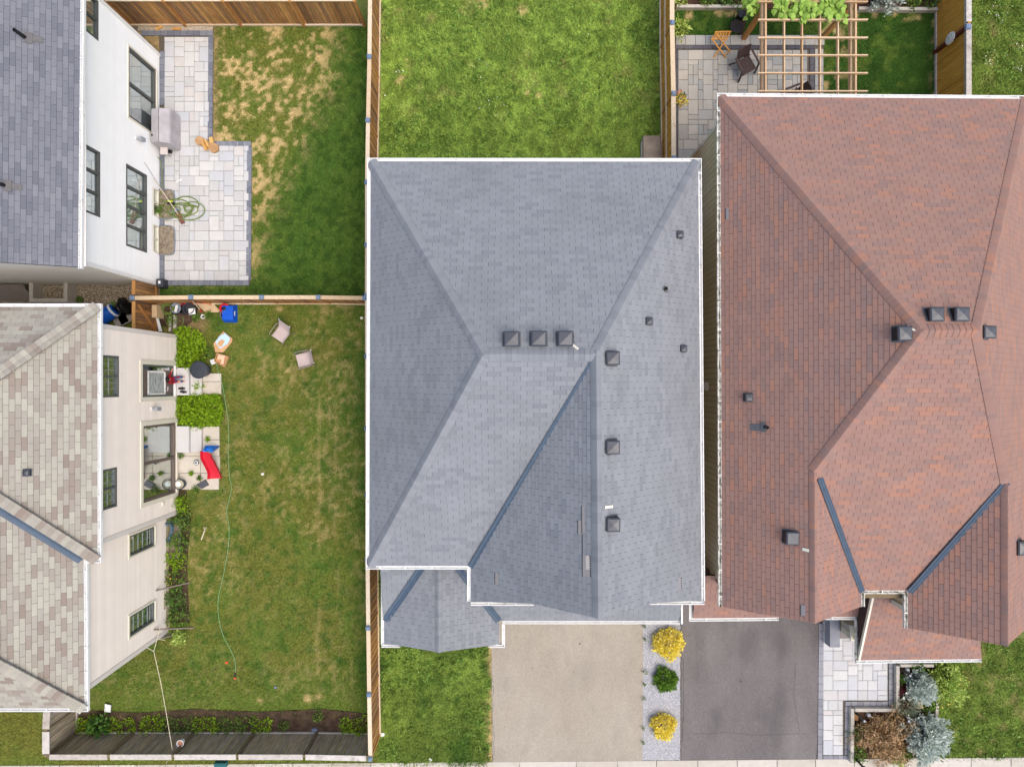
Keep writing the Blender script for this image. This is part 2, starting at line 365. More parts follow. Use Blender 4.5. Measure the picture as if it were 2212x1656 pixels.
# broad-leaved weeds and clover flowers on the fresh lawns
M_leaf = mat("weed_leaf", [lin(88, 126, 44), lin(122, 158, 64), lin(144, 176, 84)], src='tone', rough=.6, na=0)
def leafcloud(name, pts, size, m, parent=None, aspect=1.8, up=.5, tones=None, kind="stuff", nrm=None, fold=.25, local=False):
    """diamond leaves (4 verts, 2 tris) at pts; nrm = preferred direction of the leaf blade"""
    K = len(pts); d = NPR.normal(size=(K, 3)); d[:, 2] = np.abs(d[:, 2]) * up
    if nrm is not None: d = d * .6 + nrm * 1.2
    d /= np.linalg.norm(d, axis=1, keepdims=True) + 1e-9
    r = NPR.normal(size=(K, 3)) * np.array([1, 1, .35]); s_ = np.cross(d, r); s_ /= np.linalg.norm(s_, axis=1, keepdims=True) + 1e-9
    L = size * NPR.uniform(.6, 1.35, (K, 1)); w = L / aspect
    n_ = np.cross(s_, d); n_[n_[:, 2] < 0] *= -1
    V = np.empty((K, 4, 3)); V[:, 0] = pts; V[:, 1] = pts + d * L * .5 + s_ * w * .5; V[:, 2] = pts + d * L - n_ * L * fold; V[:, 3] = pts + d * L * .5 - s_ * w * .5
    I = np.arange(K * 4).reshape(-1, 4)
    tn = NPR.random(K) if tones is None else tones
    o = bigmesh(name, V.reshape(-1, 3), I, m, tones=tn, parent=parent, kind=kind); return o
def weeds(u0, u1, v0, v1, n, seed_k, lab):
    pts = []
    for _ in range(n):
        u, v = rnd.uniform(u0, u1), rnd.uniform(v0, v1); p = P(u, v, .015)
        if vnoise(p.x, p.y, .8, seed_k) < .35: continue
        for q in range(rnd.randint(4, 9)): pts.append((p.x + rnd.gauss(0, .025), p.y + rnd.gauss(0, .025), .02 + rnd.random() * .03))
    o = leafcloud("weeds", np.array(pts), .12, M_leaf, aspect=2.8, up=.35); tag(o, lab, "weeds")
weeds(822, 1424, 0, 345, 1700, 2, "low broad leaved weeds in the lawn behind the grey roofed house")
weeds(822, 1058, 1390, 1650, 700, 3, "low broad leaved weeds in the small front lawn")
weeds(2100, 2212, 0, 205, 150, 4, "low broad leaved weeds in the lawn beyond the stained fence")
weeds(2025, 2212, 1385, 1635, 140, 1, "low broad leaved weeds in the lawn beside the rose bush")
M_petal = mat("white_petal", [lin(240, 240, 225)], na=0, rough=.7)
pts = np.array([tuple(P(rnd.gauss(a, s_), rnd.gauss(b, s_), .07)) for (a, b, s_, n) in ((1062, 225, 16, 14), (860, 155, 5, 6), (828, 185, 5, 6), (1045, 140, 9, 8), (2155, 25, 14, 24), (2140, 130, 12, 18), (2200, 145, 8, 18), (2205, 95, 8, 12), (832, 210, 4, 4), (1180, 90, 120, 4)) for _ in range(n)])
tag(leafcloud("clover_flowers", pts, .045, M_petal, aspect=1.0, up=.1), "tiny white clover flowers in the grass", "flowers")

# --- street pavement
M_conc = mat("concrete_slab", [lin(196, 188, 172), lin(212, 205, 192)], src='object', ns=5, na=.07, ns2=60, na2=.06, rough=.9, stain=(lin(150, 138, 118), 2.2, .58, .8, .35))
M_joint = mat("joint_sand", [lin(96, 88, 76)], ns=20, na=.2, rough=.95)
def pavement_v(u): return 1652.5 - (u - 0) * 8.5 / 1106 if u < 1106 else 1644 - (u - 1106) * 9.5 / 1106
walk = MB(); Lp = [P(u, pavement_v(u)) for u in (-60, 1106, 2280)]
walk.prism([tuple(p)[:2] for p in Lp] + [(Lp[2].x, Lp[2].y - 1.7), (Lp[0].x, Lp[0].y - 1.7)], -.1, .005)
walk = st(walk.build("pavement", M_joint))
us = [-38, 45, 129, 213, 297, 381, 465, 549, 633, 717, 801, 885, 970, 1045 + 0, 1122, 1245, 1334, 1418, 1507, 1592, 1678, 1761, 1845, 1930, 2008, 2097, 2183, 2262]
us = sorted(set(us))
for i in range(len(us) - 1):
    a, b = P(us[i] + .6, pavement_v(us[i])), P(us[i + 1] - .6, pavement_v(us[i + 1])); k = MB()
    k.prism([(a.x, a.y), (b.x, b.y), (b.x, b.y - 1.5), (a.x, a.y - 1.5)], -.02, .03 + .004 * rnd.random()); k.build("paving_slab", M_conc, walk, bevel=.008)
road = MB().prism([(-40, Lp[0].y - 1.7), (40, Lp[2].y - 2.1), (40, -40), (-40, -40)], -.12, -.08)
st(road.build("road", mat("road_asphalt", [lin(96, 94, 92)], ns=20, na=.12, rough=.95)))

# --- driveways and stone strip
M_beige = mat("worn_driveway", [lin(186, 173, 158), lin(198, 186, 172)], ns=1.6, na=.05, ns2=30, na2=.16, rough=.95, nscale=(1, .5, 1), stain=(lin(128, 120, 110), 1.1, .5, .7, .3))
M_asph = mat("grey_asphalt", [lin(118, 112, 112), lin(136, 130, 129)], ns=1.2, na=.10, ns2=30, na2=.16, rough=.95, nscale=(1, .4, 1), stain=(lin(80, 76, 76), .9, .5, .68, .5))
M_grav = mat("white_gravel", [lin(150, 151, 154), lin(198, 198, 200), lin(226, 226, 226)], src='tone', na=0, rough=.8)
def sheet(name, pts, z0, z1, m): k = MB().prism([tuple(P(u, v))[:2] for u, v in pts], z0, z1); return st(k.build(name, m))
sheet("driveway", [(1061, 1290), (1389, 1290), (1389, 1450), (1387, 1648), (1064, 1651.5), (1062, 1480)], -.08, .022, M_beige)
sheet("driveway", [(1473, 1260), (1772, 1260), (1771, 1400), (1767, 1560), (1763, 1640), (1470, 1643), (1471.5, 1430)], -.08, .02, M_asph)
d1, d2 = [o for o in COL.objects if o.name.startswith("driveway")]
M_crack = mat("crack", [lin(84, 80, 78)], na=.1, rough=.95)
def crack(par, pts, w, zt):
    k = MB(); q = [P(u, v) for u, v in pts]; r_ = random.Random(int(pts[0][0])); pp = [q[0]]
    for i in range(len(q) - 1):
        for t in range(1, 7): pp.append(q[i].lerp(q[i + 1], t / 6) + Vector((r_.gauss(0, .015), r_.gauss(0, .015), 0)))
    for i in range(len(pp) - 1): k.bar(pp[i] + Vector((0, 0, zt)), pp[i + 1] + Vector((0, 0, zt)), w * r_.uniform(.5, 1.3), .004)
    k.build("crack", M_crack, par)
crack(d2, [(1717, 1430), (1716, 1505), (1722, 1550), (1727, 1578)], .012, .0225); crack(d2, [(1475, 1420), (1476, 1520), (1474, 1600)], .03, .0225)
crack(d2, [(1500, 1585), (1560, 1580), (1640, 1586), (1740, 1583)], .008, .0225); crack(d1, [(1066, 1480), (1064, 1540), (1067, 1600), (1066, 1640)], .015, .0245)
for (par, u, v, r, zt) in ((d1, 1252, 1389, .05, .0235), (d1, 1150, 1443, .03, .0235), (d1, 1239, 1450, .025, .0235), (d1, 1128, 1416, .02, .0235), (d2, 1663, 1505, .03, .0215), (d2, 1600, 1470, .05, .0215), (d2, 1690, 1440, .03, .0215)):
    p = P(u, v); MB().prism([(p.x + r * math.cos(a) * (1 + .3 * math.sin(3 * a + u)), p.y + r * .8 * math.sin(a)) for a in np.linspace(0, 5.6, 9)], zt - .003, zt + .002).build("oil_spot", mat("oil_%s" % par.name[-1], [lin(120, 108, 94) if par is d1 else lin(78, 74, 74)], na=.1), par)
sheet("gravel_bed", [(1389, 1290), (1471, 1290), (1469.5, 1640), (1387, 1645)], -.08, .004, mat("gravel_base", [lin(176, 176, 180)], ns=40, na=.25, rough=.95))
K = 15000; px = NPR.uniform(GX(1389.5), GX(1470.5), K); py = NPR.uniform(GY(1641), GY(1300), K); s_ = NPR.uniform(.008, .02, K); a = NPR.uniform(0, 6.28, K)
def pebbles(name, px, py, s_, m, z=.006, parent=None):
    K = len(px); a = NPR.uniform(0, 6.28, K); V = np.empty((K, 5, 3))
    for i in range(4): V[:, i] = np.c_[px + s_ * np.cos(a + i * 1.571) * (1 + .4 * (i % 2)), py + s_ * np.sin(a + i * 1.571), np.full(K, z)]
    V[:, 4] = np.c_[px, py, z + s_ * .9]; I = np.arange(K)[:, None] * 5
    Fa = np.concatenate([I + np.array([[0, 1, 4]]), I + np.array([[1, 2, 4]]), I + np.array([[2, 3, 4]]), I + np.array([[3, 0, 4]])])
    return bigmesh(name, V.reshape(-1, 3), Fa, m, tones=np.tile(NPR.random(K), 4), parent=parent, kind="stuff")
tag(pebbles("gravel", px, py, s_, M_grav), "pale grey stone chips between the two driveways", "gravel")
k = MB()
for i in range(40):
    v0 = 1300 + i * 8.6; k.tone = rnd.random(); k.box((GX(1471 + rnd.uniform(-.4, .4)), GY(v0), .0), (.05, .15, .05), rnd.uniform(-.1, .1))
tag(st(k.build("kerb_edge", mat("edge_stone", [lin(98, 94, 92)], ns=20, na=.2))))
# side passage with wood-chip gravel between the two left houses
sheet("side_passage", [(-40, 610), (345, 612), (345, 662), (-40, 700)], -.08, .002, mat("passage_base", [lin(120, 106, 88)], ns=30, na=.35, rough=.95))
K = 9000; px = NPR.uniform(GX(-30), GX(292), K); py = NPR.uniform(GY(660), GY(614), K)
tag(pebbles("gravel", px, py, NPR.uniform(.012, .03, K), mat("passage_gravel", [lin(88, 76, 62), lin(140, 126, 104), lin(186, 174, 152)], src='tone', na=0, rough=.9)), "brown stone chips in the passage beside the mossy wall", "gravel")
px = NPR.uniform(GX(298), GX(459), 2600); py = NPR.uniform(GY(67), GY(55), 2600)
sheet("gravel_strip", [(270, 54), (461, 54), (461, 68), (270, 68)], -.08, .002, mat("passage_base", []))
tag(pebbles("gravel", px, py, NPR.uniform(.01, .025, 2600), mat("strip_gravel", [lin(150, 136, 116), lin(200, 188, 168)], src='tone', na=0, rough=.9)), "tan stone chips between patio and tall fence", "gravel")

# --- paver fields
def ashlar(cells, unit, sizes, rng):
    """cells: set of (i, j) grid cells; returns rectangles (i, j, w, h)"""
    free = set(cells); out = []
    for (i, j) in sorted(cells, key=lambda c: (c[1], c[0])):
        if (i, j) not in free: continue
        opts = sizes[:]; rng.shuffle(opts)
        for (w, h) in opts + [(1, 1)]:
            q = [(i + a, j + b) for a in range(w) for b in range(h)]
            if all(c in free for c in q):
                for c in q: free.discard(c)
                out.append((i, j, w, h)); break
    return out
def paver_field(parent, rects, unit, origin, m, zt, rng, sizes, ax=(1, 0), name="paver"):
    """rects: list of (x0,y0,x1,y1) in metres relative to origin"""
    cells = set()
    for (x0, y0, x1, y1) in rects:
        for i in range(round(x0 / unit), round(x1 / unit)):
            for j in range(round(y0 / unit), round(y1 / unit)): cells.add((i, j))
    cache = {}
    for (i, j, w, h) in ashlar(cells, unit, sizes, rng):
        key = (w, h)
        if key not in cache:
            g_ = .0055; k = MB(); W_, H_ = w * unit / 2 - g_, h * unit / 2 - g_; b = .008
            lo = [(-W_, -H_), (W_, -H_), (W_, H_), (-W_, H_)]; hi = [(-W_ + b, -H_ + b), (W_ - b, -H_ + b), (W_ - b, H_ - b), (-W_ + b, H_ - b)]
            k.v = [(x, y, -.05) for x, y in lo] + [(x, y, -b) for x, y in lo] + [(x, y, 0) for x, y in hi]
            for a in (0, 4):
                for q in range(4): k.face((a + q, a + (q + 1) % 4, a + 4 + (q + 1) % 4, a + 4 + q))
            k.face((8, 9, 10, 11)); cache[key] = k.mesh(name, m)
        o = bpy.data.objects.new(name, cache[key])
        x, y = (i + w / 2) * unit, (j + h / 2) * unit
        link(o, parent, Matrix.Translation((origin[0] + x * ax[0] - y * ax[1], origin[1] + x * ax[1] + y * ax[0], zt + rng.uniform(-.003, .003))) @ Matrix.Rotation(math.atan2(ax[1], ax[0]), 4, 'Z'))
def soldier(parent, a, b, w, n, m, zt, name="border_paver"):
    """a row of n border pavers from a to b (centre line), width w"""
    a, b = Vector(a), Vector(b); d = (b - a); L = d.length / n; k = MB(); g_ = .006
    k.box((0, 0, -.025), (L - 2 * g_, w - 2 * g_, .05)); me = k.mesh(name, m); rz = math.atan2(d.y, d.x)
    for i in range(n):
        p = a + d * ((i + .5) / n); o = bpy.data.objects.new(name, me)
        link(o, parent, Matrix.Translation((p.x, p.y, zt + rnd.uniform(-.002, .003))) @ Matrix.Rotation(rz, 4, 'Z'))
SIZ = [(2, 2), (2, 2), (3, 2), (3, 2), (2, 3), (2, 1), (1, 2)]
M_pav1 = mat("pale_paver", [lin(204, 201, 196), lin(218, 216, 212), lin(226, 222, 216), lin(208, 208, 210), lin(220, 212, 204)], src='object', ns=3, na=.05, ns2=40, na2=.05, rough=.85)
M_pav2 = mat("sage_paver", [lin(166, 166, 160), lin(184, 180, 168), lin(196, 190, 178), lin(160, 164, 162), lin(188, 184, 174)], src='object', ns=3, na=.07, ns2=40, na2=.06, rough=.85)
M_bord1 = mat("slate_border", [lin(126, 130, 142), lin(140, 144, 154), lin(150, 154, 162)], src='object', ns=6, na=.08, rough=.8)
M_bord2 = mat("dark_border", [lin(92, 90, 96), lin(110, 108, 112)], src='object', ns=6, na=.1, rough=.8)
M_bord3 = mat("grey_border", [lin(148, 148, 154), lin(170, 170, 174)], src='object', ns=6, na=.07, rough=.8)
U = 1 / 53.571
rng = random.Random(3)
pat = sheet("patio", [(344, 67), (461, 67), (460, 305), (543.5, 306), (540, 616.5), (344, 616)], -.08, .012, M_joint)
ox, oy = GX(356), GY(606)
paver_field(pat, [(0, 0, (533 - 356) * U, (606 - 305) * U), (0, (606 - 305) * U, (450 - 356) * U, (606 - 79) * U)], .2, (ox, oy), M_pav1, .045, rng, SIZ)
zt = .046
soldier(pat, P(344, 611.5), P(538, 611.5), .2, 14, M_bord1, zt); soldier(pat, P(537.5, 606), P(539.5, 318), .2, 20, M_bord1, zt)
soldier(pat, P(455.8, 311), P(543, 311), .2, 6, M_bord1, zt); soldier(pat, P(454.5, 305.5), P(456, 79), .2, 16, M_bord1, zt); soldier(pat, P(306, 72.8), P(461, 72.8), .21, 11, M_bord1, zt)
soldier(pat, P(350.5, 228), P(352, 112), .22, 8, M_bord1, zt); soldier(pat, P(349.7, 606), P(350, 306), .21, 20, M_bord1, zt)
# right hand rear patio
pat2 = sheet("patio", [(1456, 78), (1779, 80), (1779, 345), (1456, 345)], -.08, .012, M_joint)
paver_field(pat2, [(0, 0, (1748 - 1464.5) * U, (345 - 107.5) * U)], .2, (GX(1464.5), GY(345)), M_pav2, .045, rng, SIZ)
paver_field(pat2, [(0, 0, .2 * 30, .4)], .2, (GX(1459), GY(98.5)), M_pav2, .045, rng, [(2, 2), (3, 2), (2, 2), (1, 2)], ax=(1, 0))
soldier(pat2, P(1458, 102.8), P(1759, 102.8), .165, 15, M_bord2, zt); soldier(pat2, P(1461.6, 108), P(1461.6, 345), .11, 12, M_bord2, zt)
soldier(pat2, P(1753.5, 107.5), P(1753.5, 345), .19, 14, M_bord2, zt); soldier(pat2, P(1768.5, 107), P(1768.5, 345), .34, 12, M_pav2, zt, "paver")
# front walkway of the red roofed house
pw = sheet("walkway", [(1767, 1335), (1932, 1335), (1930, 1526), (1835, 1526), (1832, 1640), (1764, 1640)], -.08, .012, M_joint)
paver_field(pw, [(0, 0, (1822 - 1777) * U, (1629 - 1513) * U), (0, (1629 - 1513) * U, (1918 - 1777) * U, (1629 - 1340) * U)], .2, (GX(1777), GY(1629)), M_pav1, .045, rng, SIZ)
soldier(pw, P(1770.5, 1638), P(1773.5, 1345), .2, 18, M_bord3, zt); soldier(pw, P(1777, 1634), P(1832, 1634), .16, 5, M_bord3, zt)
soldier(pw, P(1827.5, 1629), P(1829, 1524), .17, 8, M_bord3, zt); soldier(pw, P(1825, 1518.3), P(1917.5, 1518.3), .19, 7, M_bord3, zt); soldier(pw, P(1923.3, 1523), P(1923.8, 1430), .18, 8, M_bord3, zt)
# ------------------------------------------------------------------ roofs
def newell(pts):
    n = Vector((0, 0, 0))
    for i in range(len(pts)):
        a, b = pts[i], pts[(i + 1) % len(pts)]
        n += Vector(((a.y - b.y) * (a.z + b.z), (a.z - b.z) * (a.x + b.x), (a.x - b.x) * (a.y + b.y)))
    n.normalize(); return n if n.z >= 0 else -n
class Plane:
    def __init__(s, p, q, r): s.o = Vector(p); s.n = (Vector(q) - s.o).cross(Vector(r) - s.o).normalized(); s.n = s.n if s.n.z > 0 else -s.n
    def hit(s, u, v):
        c = Vector((0, 0, HC)); d = Vector(((u - 1106) / FPX, (828 - v) / FPX, -1)); t = (s.o - c).dot(s.n) / d.dot(s.n); return c + d * t
    def z(s, x, y): return s.o.z - ((x - s.o.x) * s.n.x + (y - s.o.y) * s.n.y) / s.n.z
def meet(a, b, z):                           # intersection of planes a, b at height z
    m = Matrix((a.n, b.n, (0, 0, 1))); return m.inverted() @ Vector((a.n.dot(a.o), b.n.dot(b.o), z))
def clip_rect(poly, x0, y0, x1, y1):
    def cut(pts, ax, val, sgn):
        out = []
        for i in range(len(pts)):
            a, b = pts[i], pts[(i + 1) % len(pts)]; da, db = sgn * (a[ax] - val), sgn * (b[ax] - val)
            if da >= 0: out.append(a)
            if (da >= 0) != (db >= 0):
                t = da / (da - db); out.append((a[0] + (b[0] - a[0]) * t, a[1] + (b[1] - a[1]) * t))
        return out
    for ax, val, sg in ((0, x0, 1), (0, x1, -1), (1, y0, 1), (1, y1, -1)):
        poly = cut(poly, ax, val, sg)
        if len(poly) < 3: return []
    return poly
class Roof:
    """collects shingles of a whole roof: the ones that show largest become parts, the rest one joined part"""
    def __init__(s, house, tab, expo, smat, seed, maxpieces=300):
        s.h = house; s.tab = tab; s.ex = expo; s.m = smat; s.r = random.Random(seed); s.part = MB(); s.items = []; s.maxp = maxpieces; s.loose = MB(); s.caps = []
        s.deck = MB()
    def tone(s):
        return s.r.random()
    def plane(s, pts, e0, e1, skip=None):
        pts = [Vector(p) for p in pts]; n = newell(pts); a = (Vector(e1) - Vector(e0)); a -= n * a.dot(n); a.normalize(); b = n.cross(a)
        if b.z < 0: a = -a; b = n.cross(a)
        o = Vector(e0) - n * (Vector(e0) - pts[0]).dot(n)
        # deck slab
        c0 = len(s.deck.v); k = len(pts)
        flat = pts if newell_sign(pts) else list(reversed(pts))
        s.deck.v += [tuple(p - n * .004) for p in flat] + [tuple(p - Vector((0, 0, .16))) for p in flat]
        s.deck.face(tuple(range(c0, c0 + k))); s.deck.face(tuple(reversed(range(c0 + k, c0 + 2 * k))))
        for i in range(k): j = (i + 1) % k; s.deck.face((c0 + j, c0 + i, c0 + k + i, c0 + k + j))
        p2 = [((p - o).dot(a), (p - o).dot(b)) for p in flat]
        amin, amax = min(q[0] for q in p2), max(q[0] for q in p2); bmin, bmax = min(q[1] for q in p2), max(q[1] for q in p2)
        rot = Matrix(((a.x, b.x, n.x, 0), (a.y, b.y, n.y, 0), (a.z, b.z, n.z, 0), (0, 0, 0, 1))); g = .0045
        row = 0; bb = bmin
        while bb < bmax:
            a0 = amin - s.tab + (s.tab / 2) * (row % 2) + s.r.uniform(-.012, .012)
            while a0 < amax:
                cp = clip_rect(p2, a0 + g, bb + .0035, a0 + s.tab - g, bb + s.ex - .0035)
                if len(cp) >= 3:
                    ar = abs(sum(cp[i][0] * cp[(i + 1) % len(cp)][1] - cp[(i + 1) % len(cp)][0] * cp[i][1] for i in range(len(cp)))) / 2
                    full = ar > .985 * (s.tab - 2 * g) * (s.ex - .007); tn = s.tone()
                    if ar > 1e-4:
                        w = o + a * (a0 + s.tab / 2) + b * (bb + s.ex / 2); D = HC - w.z
                        vis = abs(w.x / D * FPX) < 1110 and abs(w.y / D * FPX) < 832
                        view = Vector((-w.x, -w.y, D)).normalized().dot(n) / (D * D)
                        s.items.append((view if (full and vis) else -1, tn, cp, o, a, b, n, bb, rot, w))
                a0 += s.tab
            bb += s.ex; row += 1
    def add_loose(s, mb, tn, cp, o, a, b, n, bb):
        mb.tone = tn; k = len(cp); c0 = len(mb.v)
        for (x, y) in cp:
            h = .004 + .011 * (1 - (y - bb) / s.ex); mb.v.append(tuple(o + a * x + b * y + n * h))
        for (x, y) in cp: mb.v.append(tuple(o + a * x + b * y - n * .003))
        mb.face(tuple(range(c0, c0 + k)))
        for i in range(k): j = (i + 1) % k; mb.face((c0 + j, c0 + i, c0 + k + i, c0 + k + j))
    def finish(s, deckmat):
        d = s.deck.build("roof", deckmat, s.h)
        order = sorted(range(len(s.items)), key=lambda i: -s.items[i][0]); chosen = set(order[:s.maxp]); var = {}
        g = .0045; W2 = s.tab / 2 - g
        for i, (vw, tn, cp, o, a, b, n, bb, rot, w) in enumerate(s.items):
            if i in chosen and vw > 0:
                q = round(tn * 15) / 15
                if q not in var:
                    k = MB(); k.tone = q; y = s.ex / 2 - .0035
                    k.v = [(-W2, -y, .015), (W2, -y, .015), (W2, y, .004), (-W2, y, .004), (-W2, -y, -.003), (W2, -y, -.003), (W2, y, -.003), (-W2, y, -.003)]
                    k.face((0, 1, 2, 3))
                    for e in range(4): f = (e + 1) % 4; k.face((f, e, 4 + e, 4 + f))
                    var[q] = k.mesh("shingle", s.m)
                ob = bpy.data.objects.new("shingle", var[q]); mm = rot.copy(); mm.translation = w; link(ob, d, mm)
            else:
                s.add_loose(s.loose, tn, cp, o, a, b, n, bb)
        s.loose.build("shingles", s.m, d, kind="stuff")
        for k in s.caps: k(d)
        return d
    def cap(s, p0, p1, n0, n1, w=.2, ex=.15, wob=0.0):
        """bent cap shingles from the low end p0 to the high end p1; n0, n1 normals of the planes left and right"""
        p0, p1 = Vector(p0), Vector(p1); d = (p1 - p0); L = d.length; d.normalize(); r = s.r
        def side(n, ref):
            q = d.cross(n).normalized(); return q if q.dot(ref) > 0 else -q
        ref = d.cross(Vector((0, 0, 1))).normalized(); q0, q1 = side(n0, ref), side(n1, -ref); up = (n0 + n1).normalized()
        def make(roof):
            cnt = int(L / ex); e = L / cnt; var = {}
            for i in range(cnt):
                q = round(s.tone() * 9) / 9
                if q not in var:
                    k = MB(); k.tone = q; rows = []
                    for (t, h) in ((0, .014), (e * 1.04, .0)):
                        row = []
                        for (sd, off, rise) in ((q0, w, .030), (q0, w * .62, .046), (q0, w * .25, .056), (None, 0, .058), (q1, w * .25, .056), (q1, w * .62, .046), (q1, w, .030)):
                            row.append(d * t + up * (h + rise - .006) + (sd * off if sd else Vector((0, 0, 0))))
                        rows.append(row)
                    N7 = 7; k.v = [tuple(c) for c in rows[0] + rows[1]] + [tuple(c - up * .02) for c in rows[0]] + [tuple(c - up * .05) for c in (rows[0][0], rows[1][0], rows[0][6], rows[1][6])]
                    for j in range(6): k.face((j, j + 1, j + 8, j + 7)); k.face((14 + j, 15 + j, j + 1, j))
                    k.face((0, 7, 22, 21)); k.face((13, 6, 23, 24))
                    me = k.mesh("ridge_cap", s.m); var[q] = me
                ob = bpy.data.objects.new("ridge_cap", var[q]); link(ob, roof, Matrix.Translation(p0 + d * (i * e)))
        s.caps.append(make)
def newell_sign(pts):
    n = Vector((0, 0, 0))
    for i in range(len(pts)):
        a, b = pts[i], pts[(i + 1) % len(pts)]
        n += Vector(((a.y - b.y) * (a.z + b.z), (a.z - b.z) * (a.x + b.x), (a.x - b.x) * (a.y + b.y)))
    return n.z > 0
def gutter(house, pts, right=True, w=.115, h=.1, step=.78, m=None, closed=False, hang=True):
    """U shaped channel outside a run of eave points; right: the outside lies to the right of the direction of travel"""
    pts = [Vector(p) for p in pts]; K = len(pts); nr = []
    for i in range(K - 1):
        d = pts[i + 1] - pts[i]; d.z = 0; d.normalize(); nr.append(Vector((d.y, -d.x, 0)) if right else Vector((-d.y, d.x, 0)))
    mit = []
    for i in range(K):
        a = nr[max(i - 1, 0)]; b = nr[min(i, K - 2)]; q = (a + b); q.normalize(); q /= max(.3, q.dot(a)); mit.append(q)
    prof = [(.008, .01), (.008, -h), (w, -h), (w, .012), (w - .022, .012), (w - .022, 0), (w - .012, 0), (w - .012, -h + .012), (.02, -h + .012), (.02, .01)]
    k = MB(); n = len(prof)
    for p, q in zip(pts, mit):
        for (o, z) in prof: k.v.append(tuple(p + q * o + Vector((0, 0, z))))
    for i in range(K - 1):
        for j in range(n): jj = (j + 1) % n; k.face((i * n + j, i * n + jj, (i + 1) * n + jj, (i + 1) * n + j))
    k.face(tuple(range(n))); k.face(tuple((K - 1) * n + j for j in reversed(range(n))))
    for pi, e in ((0, -1), (K - 1, 1)):        # end caps
        p, q = pts[pi], mit[pi]; c = len(k.v); k.v += [tuple(p + q * a + Vector((0, 0, z))) for a, z in ((.009, .008), (.009, -h + .004), (w - .004, -h + .004), (w - .004, .008))]; k.face((c, c + 1, c + 2, c + 3))
    gt = k.build("gutter", m or M_white, house)
    if hang:
        for i in range(K - 1):
            d = pts[i + 1] - pts[i]; L = d.length; cnt = int(L / step)
            for j in range(cnt):
                c = pts[i] + d * ((j + .5 + rnd.uniform(-.12, .12)) / cnt) + nr[i] * (w / 2) + Vector((0, 0, .004))
                hm = MB().box((0, 0, 0), (.03, w, .014)); o = hm.build("gutter_hanger", M_trim, gt); mm = Matrix.Translation(c) @ Matrix.Rotation(math.atan2(d.y, d.x), 4, 'Z')
                o.matrix_basis = WM[gt.name].inverted() @ mm; WM[o.name] = mm
    return gt
def valley(house, a, b, w=.125):
    a, b = Vector(a), Vector(b); k = MB(); d = (b - a).normalized(); s_ = d.cross(Vector((0, 0, 1))).normalized(); up = Vector((0, 0, .05))
    pr = [(-w, .035), (-w * .55, .012), (-.008, .004), (0, .018), (.008, .004), (w * .55, .012), (w, .035)]
    for p in (a, b):
        for o, z in pr: k.v.append(tuple(p + s_ * o + Vector((0, 0, z)) + up))
    for j in range(6): k.face((j, j + 1, j + 8, j + 7))
    return k.build("valley_flashing", M_flash, house)

VPROTO = {}
def vent(house, p, size, hgt, nrm=None):
    """square roof vent: flange, body and low pyramid cap, standing upright on the slope at p"""
    key = (size, hgt)
    if key not in VPROTO:
        s_ = size / 2; k = MB(); b = s_ * .93; k.v = [(-b, -b, -.35), (b, -b, -.35), (b, b, -.35), (-b, b, -.35), (-b, -b, hgt - .05), (b, -b, hgt - .05), (b, b, hgt - .05), (-b, b, hgt - .05)]
        for q in ((4, 5, 6, 7), (0, 1, 5, 4), (1, 2, 6, 5), (2, 3, 7, 6), (3, 0, 4, 7)): k.face(q)
        body = k.mesh("vent_body", M_black)
        c = MB(); z0, z1, z2 = hgt - .06, hgt, hgt + .12 * size / .5
        c.v = [(-s_, -s_, z0), (s_, -s_, z0), (s_, s_, z0), (-s_, s_, z0), (-s_, -s_, z1), (s_, -s_, z1), (s_, s_, z1), (-s_, s_, z1)]
        i_ = s_ * .82; c.v += [(-i_, -i_, z1 + .025), (i_, -i_, z1 + .025), (i_, i_, z1 + .025), (-i_, i_, z1 + .025), (0, 0, z1 + .05)]
        for e in range(4):
            f = (e + 1) % 4; c.face((e, f, 4 + f, 4 + e)); c.face((4 + e, 4 + f, 8 + f, 8 + e)); c.face((8 + e, 8 + f, 12))
        c.face((3, 2, 1, 0)); VPROTO[key] = (body, c.mesh("vent_cap", M_darkmetal))
    rz = rnd.uniform(-.03, .03); mm = Matrix.Translation(p) @ Matrix.Rotation(rz, 4, 'Z')
    v = bpy.data.objects.new("roof_vent", VPROTO[key][1]); link(v, house, mm)
    o = bpy.data.objects.new("vent_body", VPROTO[key][0]); link(o, v, mm)
    if nrm is not None:
        fk = ('fl', size)
        if fk not in VPROTO: VPROTO[fk] = MB().box((0, 0, .022), (size * 1.2, size * 1.18, .012)).mesh("vent_flashing", mat("vent_flange", [lin(92, 94, 98)], ns=8, na=.15, rough=.7))
        q_ = nrm.to_track_quat('Z', 'Y').to_matrix().to_4x4(); q_.translation = p; link(bpy.data.objects.new("vent_flashing", VPROTO[fk]), v, q_)
    return v
M_patch = mat("bare_mat", [lin(150, 146, 142)], ns=20, na=.08, rough=.95)
M_dash = mat("tar_dash", [lin(30, 30, 32)], na=0, rough=.8)
M_scrap = mat("torn_paper", [lin(226, 222, 204)], ns=20, na=.1, rough=.9)
def patch(roof, pl, pts, n, dash_side=0, m=None):
    """strip of torn shingle: bare patch (pixel corners on plane pl) with a row of tar dashes along one long side"""
    q = [pl.hit(*p) + pl.n * .019 for p in pts]; k = MB().poly(q); o = k.build("torn_patch", m or M_patch, roof)
    a, b = (q[0], q[3]) if dash_side == 0 else (q[1], q[2]); d = MB()
    for i in range(n):
        t0 = (i + .15) / n; t1 = (i + .72) / n; p0, p1 = a + (b - a) * t0, a + (b - a) * t1
        d.bar(p0 + pl.n * .004, p1 + pl.n * .004, .03, .004, up=pl.n)
    d.build("tar_dashes", M_dash, o)
